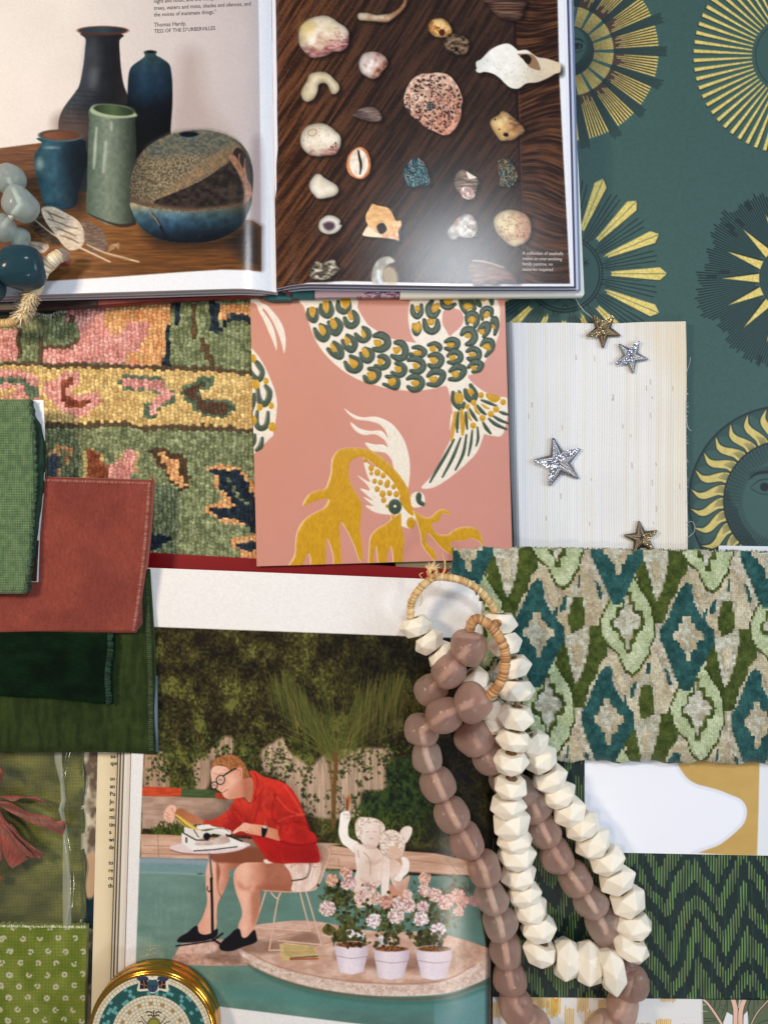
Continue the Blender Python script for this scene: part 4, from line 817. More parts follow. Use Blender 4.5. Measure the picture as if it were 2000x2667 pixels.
for T in TT:
    pp(o_("96,-124 112,-128 118,-96 132,-90 128,-60 112,-50 104,-30 84,-34 80,-60 68,-66 72,-90 90,-96",T),WV,0); pp(o_("104,-150 112,-150 112,-118 104,-118",T),TE); pp(o_("66,-84 74,-100 80,-100 76,-60 62,-56",T),TE)
    pp(o_("96,-92 120,-92 126,-60 126,-24 114,0 110,26 96,20 88,-8 84,-40 90,-66",T),DGn); pp(o_("98,28 110,28 108,42 100,42",T),TE)
    for q_ in ("150,-136 160,-130 172,-92 164,-88","178,-70 188,-64 192,-16 184,-10","164,20 174,16 168,52 158,56","48,-60 56,-74 52,-20 42,-14"): pp(o_(q_,T),TE)
for T in TT:
    pp(o_("-144,-206 -104,-212 -94,-166 -84,-138 -76,-120 -66,-138 -54,-170 -44,-214 -42,-244 -2,-246 2,-214 2,-170 -18,-150 -26,-112 -40,-92 -50,-52 -56,-34 -90,-32 -98,-60 -106,-98 -122,-120 -130,-156",T),DGn)
    pp(o_("-112,-216 -40,-246 -46,-196 -56,-150 -66,-112 -76,-92 -86,-112 -96,-150 -104,-182",T),WV,0); pp(o_("-92,-190 -64,-200 -66,-160 -76,-130 -86,-156",T),BG)
for T in TT:
    pp(o_(LIs,T,1.07,(-152,-40)),DGn,0); pp(o_(LIs,T),LI)
    pp(o_("-158,-118 -144,-118 -144,-96 -130,-94 -130,-70 -112,-68 -104,-40 -112,-14 -128,-12 -130,14 -142,18 -146,44 -160,44 -164,14 -174,10 -176,-12 -192,-16 -196,-44 -180,-50 -178,-76 -164,-80",T),DGn); pp(o_("-156,-108 -148,-108 -148,-84 -136,-82 -134,-62 -118,-56 -114,-40 -120,-22 -136,-18 -138,4 -148,10 -150,32 -158,32 -160,4 -168,-2 -170,-20 -186,-28 -186,-42 -172,-52 -170,-68 -158,-74",T),WV,0)
    pp(o_("-160,-160 -150,-160 -150,-132 -160,-132",T),DGn)
for T in TT:
    pp(o_(TEs,T),TE); pp(o_("-6,-56 12,-56 14,-34 26,-32 28,-16 44,-12 44,8 28,12 24,32 12,36 8,64 -2,64 -6,34 -16,30 -20,12 -34,8 -34,-12 -20,-16 -16,-34 -6,-38",T),BG); pp(o_("-2,-44 8,-44 10,-20 26,-14 28,2 10,12 6,44 0,44 -4,12 -20,4 -20,-10 -6,-18",T),WV,0)
cv.q=None
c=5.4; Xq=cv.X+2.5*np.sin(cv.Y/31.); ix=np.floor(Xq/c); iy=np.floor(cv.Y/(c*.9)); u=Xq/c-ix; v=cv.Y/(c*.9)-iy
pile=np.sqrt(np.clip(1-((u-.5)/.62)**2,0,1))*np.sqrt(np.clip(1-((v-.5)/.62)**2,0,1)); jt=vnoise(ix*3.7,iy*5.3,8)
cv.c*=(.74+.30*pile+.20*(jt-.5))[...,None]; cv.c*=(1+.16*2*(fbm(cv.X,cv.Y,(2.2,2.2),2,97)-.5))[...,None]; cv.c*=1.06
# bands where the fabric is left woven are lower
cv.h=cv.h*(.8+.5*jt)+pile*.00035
m_velv=mat('cut_velvet',rough=.9,bump=[(2600,.0003),(900,.0003)],spec=.12,sheen=.35)
def zv(x,y,U,V):
    eb=np.clip(V/.045,0,1); ed=np.clip((1-V)/.05,0,1); return .0095+.0052*np.sqrt(1-(1-ed)**2)*np.sqrt(1-(1-eb)**2*.7)+.0008*np.sin(U*7+V*3)
def pv(U,V):
    x0=1178-20*np.clip(V*3,0,1)+5*np.sin(V*23); x=x0+(2060-x0)*U
    return x,(1424+14*U+2.2*np.sin(U*50)+1.5*np.sin(U*133))*(1-V)+(1976+12*U+3*np.sin(U*40)+2*np.sin(U*91))*V
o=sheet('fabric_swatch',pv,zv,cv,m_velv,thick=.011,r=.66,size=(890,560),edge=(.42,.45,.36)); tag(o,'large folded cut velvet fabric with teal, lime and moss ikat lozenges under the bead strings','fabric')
fr=[]
for i in range(150):
    t=i/150; y=1428+540*t; x=1176-20*min(1,t*3)+5*math.sin(t*23)
    fr.append(([W(x+4,y,.0115),W(x-random.uniform(2,7),y+random.uniform(-3,3),.0105)],.00045,random.choice([(.42,.44,.34),(.62,.58,.48),(.20,.26,.16),(.72,.68,.6)])))
for i in range(170):
    x=1180+860*i/170; y=1424+14*(x-1178)/880; fr.append(([W(x,y+5,.0118),W(x+random.uniform(-3,3),y-random.uniform(1,5),.0115)],.0004,random.choice([(.50,.52,.36),(.66,.68,.5),(.24,.30,.14),(.12,.28,.28)])))
m_col=mat('yarn_ends',rough=.9,sheen=.2)
f_=tubes('frayed_edge',fr,m_col,o,4)
# ================= loose printed sheets at the lower right =================
cv=Cv(1860,1410,2070,1450,.5,(.87,.885,.92)); o=sheet('paper_sheet',[(1871,1421),(2070,1424),(2070,1500),(1871,1500)],.0040,cv,m_paper,thick=.0006,r=.4); tag(o,'plain white paper strip sticking out above the ikat velvet at the right edge','paper')
N7=lambda s:K(s,1480,1960,3.129)
cv=Cv(1500,1930,2080,2250,.6,(.93,.935,.965))
tan=NZ((.75,.61,.34),(.77,.63,.36),(30,30),3)
cv.poly(N7("840,20 870,90 910,160 970,230 1040,270 1120,292 1220,320 1320,360 1390,390 1430,440 1437,500 1415,570 1360,630 1290,690 1220,740 1130,775 1010,815 1300,835")+N7("1535,840 1548,500 1558,60 1558,20"),tan,0)
cv.stroke(N7("870,90 910,160 970,230 1040,270 1120,292 1220,320 1320,360 1390,390 1430,440 1437,500 1415,570 1360,630 1290,690 1220,740 1130,775 1010,815"),9,(.875,.885,.925))
cv.poly(N7("870,70 905,150 965,225 1035,268 1120,290 1220,318 1320,356 1392,388 1434,440 1440,500 1418,572 1362,634 1290,693 1220,744 1130,778 1000,818 1480,900 1520,840 1545,500 1555,60"),tan,1) if False else None
cv.poly(N7("1556,20 1700,20 1700,860 1535,840 1546,500"),(.88,.89,.91),0)
o=sheet('paper_sheet',[(1522,1950),(2070,1950),(2070,2230),(1522,2219)],.0044,cv,m_paper,thick=.0005,r=.6); tag(o,'white and tan wallpaper sheet with a big rounded curve, below the ikat velvet','wallpaper')
cv=Cv(1260,1950,2080,2620,.8,NZ((.085,.15,.155),(.10,.175,.175),(20,40),5))
Px=7.1; xx=cv.X-(cv.Y-2200)*.012+1.0*np.sin(cv.Y/40.); k=np.floor(xx/Px); u=xx/Px-k; kc=k*Px
jt=vnoise(k*3.1,k*0+.5,4)*22
tri=lambda a:2*np.abs(a-np.floor(a)-.5)
ph=cv.Y+118*tri((kc-1655+14*np.sin(cv.Y/150.))/142.)+10*np.sin(kc/61.)+jt*.8+74*(fbm(kc,cv.Y,(45,100),2,7)-.5)+30*(((kc-1655)/142.)%2>1)
on=((ph/98.)%1.0); wid=.60+.18*(fbm(kc,cv.Y,(70,90),2,17)-.5)*2
lon=None
wl=2.9*(1+.25*np.sin(cv.Y/23.+k)); lin_=np.clip((wl/Px*.5*2-np.abs(u-.5)*2)*Px*.55+.5,0,1); lon=np.clip(np.minimum(on-.0,wid-on)*30,0,1)
lc=np.stack([.44+0*u,.55+.04*np.sin(k),.31+0*u],-1); a_=(lin_*lon)[...,None]; cv.c=cv.c*(1-a_)+lc*a_
faint=((np.abs(u-.5)<.2)&(on>.62)&((k%5)==0))[...,None]; cv.c=np.where(faint,np.array((.13,.24,.20)),cv.c)
o=sheet('wallpaper_sheet',[(1273,1950),(2070,1950),(2070,2604),(1283,2598)],.0034,cv,m_paper,thick=.0005,r=.8,edge=(.5,.5,.45)); tag(o,'dark green wallpaper sheet with light green ikat line pattern, under the bead loops','wallpaper')
cv=Cv(1270,2580,1850,2700,1,(.89,.885,.875))
ml=NZ((.80,.60,.16),(.86,.70,.34),(4,20),9)
for cx,cy,hh in ((1289,2630,50),(1335,2655,50),(1395,2605,40),(1418,2610,30),(1440,2625,50),(1450,2620,50),(1485,2650,60),(1520,2610,50),(1545,2650,40),(1575,2620,40),(1742,2600,20),(1678,2675,20),(1730,2665,20),(1790,2680,24)):
    n=random.randint(5,8)
    for i in range(n): x=cx+(i-n/2)*5.2; a=random.uniform(.6,1)*hh*.55; cv.stroke([(x,cy-a),(x-1,cy+a)],3.0,ml,0)
o=sheet('wallpaper_sheet',[(1283,2597),(1828,2603),(1826,2720),(1283,2720)],.0040,cv,m_paper,thick=.0005,r=1); tag(o,'white wallpaper sheet with mustard dashes at the bottom under the mauve beads','wallpaper')
cv=Cv(1820,2590,2080,2700,1,(.36,.41,.31)); Q=lambda s:K(s,1780,2540,7.54)
cv.poly(Q("840,720 960,790 970,990 750,990 800,850"),(.90,.90,.90),0); cv.poly(Q("1175,780 1250,700 1265,990 1160,990"),(.90,.90,.90),0)
for s,w_ in (("530,480 525,560 520,600",1.5),("600,480 595,620",1.5),("640,480 600,650",1.2),("710,480 700,600 660,700",1.5),("830,480 820,600 750,760",1.5),("860,500 840,700 760,900",2),("720,580 820,610",1),("720,650 780,680",1),("380,850 620,850",1.5),("400,910 640,890",1.5),("1300,480 1260,620 1265,780",2.5),("1380,480 1370,780",1.5),("1450,480 1455,600",1.5),("1590,480 1580,520",1.5),("1450,958 1560,900 1659,880",1.5)): cv.stroke(Q(s),w_,(.16,.19,.15))
for s in ("360,575 430,578","365,705 455,712"): cv.stroke(Q(s),1.4,(.85,.86,.84),0)
for s,w0 in (("375,470 470,560 560,680 660,830 760,990",6),("960,460 990,560 1015,700 1010,990",12),("1195,460 1140,600 1110,760 1110,990",12),("1660,490 1500,660 1400,800 1310,990",3)): cv.stroke(Q(s),w0+2.6,(.15,.13,.13)); cv.stroke(Q(s),w0,(.90,.74,.65))
cv.poly(Q("1090,480 1118,480 1075,650 1065,640"),(.88,.88,.88),0)
cv.stroke(Q("352,470 368,990"),2.6,(.9,.9,.9),0)
o=sheet('wallpaper_sheet',[(1827,2604),(2070,2606),(2070,2720),(1829,2720)],.0044,cv,m_paper,thick=.0005,r=1.); tag(o,'olive banana leaf wallpaper sheet in the bottom right corner','wallpaper')
# ================= second open book with the poolside photograph =================
P3=lambda s:K(s,380,1580,2.304); P4=lambda s:K(s,380,1920,3.19); P5=lambda s:K(s,800,2020,3.19)
cv=Cv(310,1460,1310,2720,.62,(.91,.905,.90))
def leafy(X,Y,D=None):
    n=fbm(X,Y,(40,46),4,101); m=fbm(X,Y,(5,6),3,102); t=np.clip((n-.5)*1.5+.50+(m-.5)*1.15+np.clip((Y-1780)/900,-.05,.12),0,1)
    c=np.stack([np.interp(t,[0,.35,.6,.85,1],v) for v in ([.09,.15,.205,.27,.36],[.075,.13,.19,.265,.36],[.05,.068,.09,.125,.17])],-1)
    k=np.clip(1.25-(X-700)/900,.45,1.15)[...,None]; return c*k
photo=[(352,2570),(354,2515),(374,1970),(392,1632),(1100,1658),(1310,1666),(1290,2700),(903,2663),(570,2622)]
cv.poly(photo,leafy,0)
pr=random.Random(3)
# leaf clusters of light green
for i in range(3600):
    x=pr.uniform(405,1270); y=pr.uniform(1650,2090); 
    if y<1640+(x-392)*.037+8: continue
    d=fbm(np.array([x]),np.array([y]),(60,60),2,103)[0]
    if d<.40+.16*pr.random()+(.07 if y<1790 else 0): continue
    k=max(.25,1.25-(x-640)/560 if x>640 else 1); s=pr.uniform(1.3,3.6); g=pr.choice([pr.uniform(.07,.14),pr.uniform(.16,.27),pr.uniform(.22,.34 if y<1790 else .46)])*min(1,k)
    cv.ell(x,y,s,s*pr.uniform(.5,1),(g*.92,g,g*.46),pr.uniform(0,3),a=.62,soft=1.5)
# fence with vines
fence=G((380,2000),(1100,2100),[(.64,.52,.43),(.72,.61,.52),(.64,.55,.46)],((3,90),.30),7)
for s in ("-10,900 40,880 120,880 140,1090 100,1090 -10,1090","375,870 420,830 470,780 520,790 525,860 500,900 390,930 380,905","290,930 380,915 390,1000 370,1090 300,1090","700,860 760,820 820,790 860,870 900,900 990,960 1050,900 1120,870 1250,850 1450,850 1480,880 1470,930 1440,960 1440,1090 1300,1120 1280,1260 1000,1260 900,1150 850,1080 780,1020 720,1000 690,930","1480,1040 1520,1050 1520,1100 1450,1080"):
    cv.poly(P3(s),fence,soft=6)
for i in range(900):
    x=pr.uniform(560,1060); y=pr.uniform(1945,2130); t=abs(math.sin(x*.045))+.3*math.sin(y*.07)
    if t<.55: continue
    s=pr.uniform(2,5.5); g=pr.uniform(.12,.30); cv.ell(x,y,s,s*.7,(g*.85,g,g*.45),pr.uniform(0,3),a=.85,soft=1.8)
for i in range(380):
    x=pr.uniform(385,600); y=pr.uniform(1940,2050); t=math.sin(x*.09)
    if t<.1: continue
    s=pr.uniform(2,5.5); g=pr.uniform(.14,.34); cv.ell(x,y,s,s*.7,(g*.85,g,g*.42),pr.uniform(0,3),a=.85,soft=1.8)
cv.poly(P3("1450,950 1560,900 1700,940 1760,1100 1750,1300 1500,1300 1300,1240 1290,1170 1340,1110 1440,1100"),NZ((.08,.12,.07),(.22,.30,.14),(9,9),104),soft=8)
for i in range(1500):
    x=pr.uniform(382,1080); y=1962+34*math.sin(x*.021)+pr.gauss(0,34)
    if y<1700 or fbm(np.array([x]),np.array([y]),(26,30),2,133)[0]<.47: continue
    s=pr.uniform(1.8,4.6); g=pr.choice([pr.uniform(.10,.2),pr.uniform(.24,.48)]); cv.ell(x,y,s,s*.65,(g*.84,g,g*.40),pr.uniform(0,3),a=.8,soft=1.4)
# palm
ZV=lambda x,y:(340+x/1.0439,1560+y/1.0439)
for i in range(520):
    side=pr.random()
    if side<.44: t=pr.random(); ax,ay=372+150*t+pr.gauss(0,12),205+150*t*t+pr.gauss(0,16); lean=pr.uniform(.15,.5); L=pr.uniform(60,150)
    elif side<.86: t=pr.random(); ax,ay=605+145*t+pr.gauss(0,10),235-35*math.sin(t*2.6)+pr.gauss(0,14)+110*(1-t)*pr.random(); lean=pr.uniform(-.35,.02); L=pr.uniform(60,165)
    else: ax,ay=pr.uniform(420,700),pr.uniform(110,330); lean=pr.uniform(-.2,.3); L=pr.uniform(40,110)
    b=pr.uniform(.55,1.15); cc=pr.choice([(.33,.36,.15),(.38,.40,.18),(.46,.44,.22),(.56,.48,.27),(.28,.32,.14)]); 
    if side>=.86: cc=(.27,.30,.13)
    pts=[ZV(ax,ay),ZV(ax+lean*L*.25+pr.uniform(-3,3),ay+L*.3),ZV(ax+lean*L*.6,ay+L*.65),ZV(ax+lean*L,ay+L)]
    cv.stroke(pts,[1.0,2.1,1.8,.6],tuple(v*b for v in cc),a=.62,soft=1.4)
for i in range(44):
    a=R(-155+i*3.0+pr.uniform(-3,3)); L=pr.uniform(90,230); c_=pr.choice([(.36,.38,.16),(.45,.43,.2),(.30,.34,.14)])
    x0,y0=558,445; cv.stroke([ZV(x0,y0),ZV(x0+math.cos(a)*L*.5,y0+math.sin(a)*L*.62),ZV(x0+math.cos(a)*L,y0+math.sin(a)*L)],[2.4,2,1],c_,a=.6,soft=1.5)
cv.stroke(P3("1135,880 1140,950 1130,1080 1128,1200 1125,1330"),[14,11,12,12,14],(.42,.30,.16),soft=3); cv.stroke(P3("1100,940 1112,1020 1118,1200"),[5,5,5],(.45,.34,.18),soft=3)
# bench wall behind, cushions
wallc=NZ((.64,.52,.45),(.74,.62,.54),(30,8),105)
cv.poly(P4("-30,485 300,495 600,505 740,520 740,700 600,760 -30,760"),wallc,0)
for y in (560,600,640,690): cv.stroke(P4(f"-20,{y} 360,{y+8}"),1,(.50,.40,.34),0,a=.5)
cv.poly(P4("-20,415 290,425 298,450 295,490 -20,482"),NZ((.72,.24,.13),(.80,.32,.18),(20,4),106)); cv.poly(P4("300,440 320,430 570,440 588,470 580,503 310,497 298,470"),NZ((.24,.31,.18),(.30,.37,.22),(20,4),107)); cv.poly(P4("590,460 700,480 700,515 590,508"),(.76,.29,.16))
for i in range(240):
    x0=pr.choice([pr.uniform(500,580),pr.uniform(395,480),pr.uniform(395,640)]); y0=2172+pr.uniform(-4,4); a=pr.uniform(-2.6,-.5); L=pr.uniform(10,42); g=pr.uniform(.12,.44)
    cv.stroke([(x0,y0),(x0+math.cos(a)*L*.5,y0+math.sin(a)*L*.8),(x0+math.cos(a)*L,y0+math.sin(a)*L*.7)],[3,2.6,.8],(g*.85,g,g*.36),a=.85)
for i in range(300):
    x0=pr.uniform(870,1190); y0=pr.uniform(2130,2200); a=pr.uniform(-2.8,-.3); L=pr.uniform(14,60); g=pr.uniform(.10,.38)*(1 if x0<1100 else .6)
    cv.stroke([(x0,y0),(x0+math.cos(a)*L*.5,y0+math.sin(a)*L*.7),(x0+math.cos(a)*L,y0+math.sin(a)*L*.5)],[3,3,.8],(g*.8,g,g*.36),a=.8)
cv.poly(P5("780,560 900,600 1200,610 1400,640 1400,680 800,640"),(.10,.08,.05),soft=8,a=.8)
# coping of the pool
cop=NZ((.74,.58,.48),(.84,.69,.60),(60,9),108)
cv.poly(P4("-40,805 200,812 520,830 800,840 1500,880 1659,890")+P5("180,575 380,610 820,630 1060,645 1400,720 1400,830 1100,820 840,800 140,770")+P4("1600,1110 1480,1090 1200,1050 900,1020 600,1020 0,1000 -40,1000"),cop,0)
for s in ("-40,965 300,975 600,985","-20,900 200,905","100,810 110,1000"): cv.stroke(P4(s),1.4,(.50,.34,.27),a=.8)
for s in ("180,650 400,670","180,740 400,770","800,700 1000,715 1300,760","800,790 1100,815 1350,840","1160,700 1240,790 1300,850","260,690 265,760"): cv.stroke(P5(s),1.6,(.55,.38,.32),a=.7)
# water
wat=G((400,2270),(1000,2640),[(.42,.535,.50),(.40,.52,.475),(.37,.50,.455),(.37,.51,.47),(.33,.47,.44)],((60,26),.10),9)
cv.poly(P4("-50,1003 0,1003 300,1010 600,1030 900,1060 1300,1100 1520,1130 1600,1160")+P5("170,790 840,830 1120,835 1290,835 1400,860")+[(1300,2700),(903,2663),(570,2622),(350,2590)],wat,0)
cv.poly(P4("-50,1003 300,1010 560,1025 560,1070 300,1056 -50,1050"),(.56,.62,.68),soft=4,a=.8); cv.poly(P4("-50,1050 300,1056 560,1070 560,1150 300,1140 -50,1120"),(.46,.58,.60),soft=5,a=.8); cv.poly(P4("1400,1100 1520,1115 1520,1180 1400,1150"),(.5,.62,.64),soft=5,a=.7)
cv.stroke(P4("-50,1125 250,1130 480,1145 700,1150"),4,(.62,.66,.62),a=.6,soft=3); cv.ell(*P4("455,1136")[0],8,2,(.25,.35,.36))
for i in range(70):
    x=pr.uniform(380,520) if i<45 else pr.uniform(600,1150); y=pr.uniform(2300,2500); cv.stroke([(x,y),(x+pr.uniform(-2,2),y+pr.uniform(8,50))],pr.uniform(2,5),(.55,.68,.64),0,a=.16,soft=4)
cv.poly([(1131,2585),(1310,2560),(1310,2710),(1131,2695)],(.40,.58,.59),0,soft=2,a=.85); cv.poly([(520,2560),(900,2590),(1131,2588),(1131,2640),(560,2600)],(.30,.52,.50),soft=14,a=.5)
cv.poly([(352,2440),(420,2470),(420,2520),(360,2520)],(.62,.66,.58),soft=8,a=.35)
# round concrete platform
slabc=NZ((.76,.60,.52),(.86,.73,.66),(26,12),109)
ZZ=lambda s_:K(s_,340,1560,1.0439)
cv.poly(ZZ("285,950 300,930 335,890 390,880 460,874 530,880 600,895 700,905 820,905 900,925 960,945 1000,960 1000,990 952,1000 880,1045 760,1062 600,1056 470,1035 360,1000 300,975"),slabc)
cv.poly(ZZ("285,948 300,945 320,965 400,1003 520,1033 640,1047 760,1050 860,1038 930,1000 1000,960 1000,1010 940,1045 860,1072 760,1080 640,1077 500,1058 400,1030 330,1000 295,972"),NZ((.80,.69,.63),(.91,.83,.78),(7,7),110))
cv.stroke(ZZ("300,948 325,963 400,998 520,1028 640,1042 760,1046 860,1034 935,994"),2.2,(.56,.42,.36),a=.7,soft=2)
cv.stroke(ZZ("300,978 340,1006 410,1036 520,1066 650,1084 770,1088 870,1078 960,1045"),7,(.40,.34,.26),soft=4,a=.8); cv.stroke(ZZ("340,1010 410,1044 520,1075 650,1094 770,1098 870,1090 960,1060"),9,(.24,.42,.38),soft=6,a=.7)
for i in range(200):
    t=pr.random(); x=300+t*640; y=985+95*math.sin(t*2.3)-t*22; q_=ZV(x,y+pr.uniform(-12,3)); cv.ell(*q_,1,1,(.46,.35,.30),a=.6)
cv.poly(ZZ("133,945 160,935 250,925 285,950 315,988 300,996 135,991"),NZ((.76,.60,.54),(.86,.74,.68),(8,8),112)); cv.poly(ZZ("135,965 300,972 305,996 135,991"),NZ((.66,.50,.44),(.78,.64,.58),(8,5),113),soft=2); cv.poly(ZZ("220,925 290,950 300,985 270,990 200,975 240,950"),(.30,.20,.14),soft=5,a=.4)
cv.poly(ZZ("290,950 330,925 400,930 480,905 520,930 470,950 380,965 320,962"),(.42,.29,.23),soft=7,a=.55); cv.poly(ZZ("560,960 700,975 900,960 880,1000 700,1010 580,990"),(.46,.32,.27),soft=9,a=.6)
cv.poly(ZZ("880,930 930,935 952,955 930,990 880,1010 850,980"),NZ((.66,.50,.42),(.80,.66,.58),(10,10),111),soft=8,a=.8)
for s_ in ("340,930 470,905 520,890","430,960 560,930"): cv.stroke(ZZ(s_),1.3,(.55,.40,.34),0,a=.7)
# wire chair
wc=(.90,.78,.70)
def wire(s,w_=3.4,c_=wc): cv.stroke(P4(s),w_+1.2,(.55,.38,.30),a=.5); cv.stroke(P4(s),w_,c_)
for s in ("1000,1270 960,1400 905,1570","905,1580 1200,1600 1370,1610","1130,1280 1100,1340 1060,1560 1025,1770","1025,1772 1120,1768","1280,1285 1320,1440 1365,1600","1330,1280 1390,1480 1460,1725","1460,1725 1300,1710 1100,1690","1120,1290 1090,1340 1040,1290"): wire(s,3.2,(.90,.76,.68))
cv.poly(P4("1430,890 1480,900 1520,930 1528,980 1500,1060 1460,1160 1440,1230 1380,1270 1200,1290 1000,1275 960,1265 1200,1240 1400,1100"),(.78,.58,.48),soft=2,a=.75)
for i in range(8): wire(f"{1440+i*11},{895+i*5} {1440+i*7},{1000+i*14} {1425+i*2},{1200-i*8}",1.2)
for i in range(7): wire(f"1440,{940+i*40} {1520-i*8},{960+i*38}",1.1)
wire("1435,890 1490,905 1525,945 1525,985 1490,1080 1455,1180 1420,1250 1360,1275 1200,1285 980,1275",3)
cv.poly(P4("560,200 900,250 1200,380 1420,700 1480,1000 1300,1080 900,1040 700,900 480,760 460,640 600,560"),(.12,.09,.07),soft=26,a=.35)
# seated person: far leg, near leg
sk=lambda x0,x1:G((380+x0/3.19,0),(380+x1/3.19,0),[(.88,.64,.54),(.91,.71,.62),(.83,.58,.48),(.66,.41,.32)],(22,.06))
cv.poly(P4("530,960 760,940 980,960 1000,1030 980,1050 820,1060 700,1110 690,1180 650,1280 600,1380 590,1480 590,1560 560,1620 470,1640 430,1580 470,1500 510,1370 500,1240 500,1120 520,1030"),sk(470,720))
cv.poly(P4("545,930 980,920 1000,1020 900,1050 700,1045 560,1030"),(.50,.27,.18),soft=4,a=.9); cv.poly(P4("590,1040 620,1120 600,1250 640,1340 610,1300 590,1200"),(.55,.30,.20),soft=3,a=.8)
cv.poly(P4("800,1050 900,1040 1020,1040 1150,1050 1250,1150 1230,1270 1100,1275 960,1270 950,1340 940,1460 910,1560 890,1650 820,1680 770,1640 770,1560 800,1480 790,1400 750,1290 730,1190 740,1110"),sk(730,1010))
cv.poly(P4("930,1270 1200,1278 1220,1240 1100,1225 950,1230"),(.62,.36,.26),soft=8,a=.7); cv.poly(P4("770,1200 830,1240 880,1230 850,1270 780,1260"),(.70,.42,.32),soft=6,a=.5); cv.poly(P4("760,1110 830,1080 880,1110 840,1180 770,1180"),(.95,.74,.62),soft=10,a=.5); cv.poly(P4("880,1300 950,1290 930,1480 890,1560 880,1440"),(.66,.39,.29),soft=7,a=.6)
# shoes
blk=(.09,.08,.09)
cv.poly(P4("260,1690 290,1655 350,1620 400,1575 430,1570 440,1620 480,1640 540,1630 590,1590 600,1620 580,1660 500,1690 380,1705 280,1705"),blk); cv.poly(P4("610,1740 640,1690 700,1640 740,1600 780,1595 800,1660 840,1660 900,1600 920,1650 920,1700 850,1730 800,1745 720,1775 640,1775"),blk)
cv.stroke(P4("255,1735 400,1715 560,1690"),4,blk); cv.stroke(P4("560,1690 640,1630"),5,blk); cv.stroke(P4("560,1680 640,1730 720,1760"),5,blk)
# shorts and pullover
cv.poly(P4("1150,1055 1250,1040 1380,1040 1450,1040 1450,1120 1420,1220 1360,1270 1290,1280 1210,1275 1220,1200 1190,1110"),NZ((.84,.72,.66),(.93,.84,.79),(10,26),113)); cv.stroke(P4("1365,1045 1360,1110 1320,1170 1215,1190"),5,(.25,.12,.14)); cv.stroke(P4("1366,1045 1360,1110 1318,1165 1215,1184"),2,(.92,.88,.84)); cv.poly(P4("980,1020 1040,1010 1060,1040 1000,1050"),(.92,.84,.78))
for s in ("1240,1060 1250,1200","1290,1060 1310,1160","1400,1080 1370,1200"): cv.stroke(P4(s),1.6,(.70,.56,.50),0,a=.6)
red=lambda a=.16,s_=120:G((600,2050),(830,2210),[(.80,.24,.17),(.76,.19,.14),(.70,.14,.11),(.62,.11,.10)],((26,20),a),s_)
cv.poly(P4("470,690 540,690 620,650 680,610 720,560 740,505 800,500 850,540 870,545 900,440 880,340 860,290 900,278 960,320 1050,345 1150,380 1220,440 1280,540 1320,650 1370,800 1420,900 1440,960 1440,1035 1380,1045 1250,1045 1150,1050 1050,1040 1000,1010 960,950 900,870 860,820 700,800 600,745 480,720"),red())
cv.poly(P4("720,560 870,700 860,820 700,800 640,740 700,700"),(.55,.08,.08),soft=10,a=.6); cv.poly(P4("880,760 1100,850 1360,880 1440,960 1440,1030 1200,1040 1040,1000 940,900"),(.62,.07,.08),soft=9,a=.45)
for s,w_,c_ in (("960,440 940,560 900,700",5,(.60,.09,.08)),("1080,470 1050,600 1060,680 1110,720",4,(.55,.07,.07)),("1090,500 1180,600 1300,650",3,(.93,.36,.28)),("1100,700 1200,660 1320,640",4,(.92,.34,.26)),("1110,740 1250,700 1360,740",4,(.55,.07,.07)),("1120,800 1250,770 1380,800",4,(.90,.32,.24)),("1180,850 1260,880 1360,870",4,(.52,.06,.07)),("980,560 1000,760",3,(.88,.28,.20)),("740,620 800,700 820,760",3,(.86,.24,.18)),("1150,400 1260,560 1300,640",5,(.90,.32,.24))): cv.stroke(P4(s),w_,c_,soft=3,a=.65)
cv.poly(P4("1100,740 1150,730 1300,760 1400,800 1420,880 1340,895 1240,890 1120,860 1095,800"),red(.2,121)); cv.stroke(P4("1115,860 1240,895 1350,890 1430,870"),4,(.50,.05,.06),soft=3,a=.8); cv.stroke(P4("1100,740 1095,800 1115,855"),3,(.92,.36,.28),soft=2,a=.7)
cv.poly(P4("860,290 900,278 960,320 980,380 985,430 940,480 890,545 870,550 895,450 890,360"),red(.1,122)); cv.stroke(P4("905,300 930,380 900,500"),2.5,(.55,.06,.06),a=.8); cv.stroke(P4("985,420 940,480 885,540"),2,(.55,.07,.06),a=.8)
for i in range(90):
    x,y=pr.uniform(520,1420),pr.uniform(360,1030); q_=P4(f"{x},{y}")[0]
    ins=(x>620+max(0,(620-y))*.6) and y>300+(x-900)*.62*(x>900) and x<1180+(y-400)*.45 and (y<880 or x>1000) and (y<700 or x>820)
    if ins: cv.stroke([q_,(q_[0]+pr.uniform(-10,16),q_[1]+pr.uniform(6,24)),(q_[0]+pr.uniform(-14,22),q_[1]+pr.uniform(16,40))],[1,3.2,1],pr.choice([(.48,.06,.06),(.90,.34,.26),(.55,.08,.08)]),a=.36,soft=2.4)
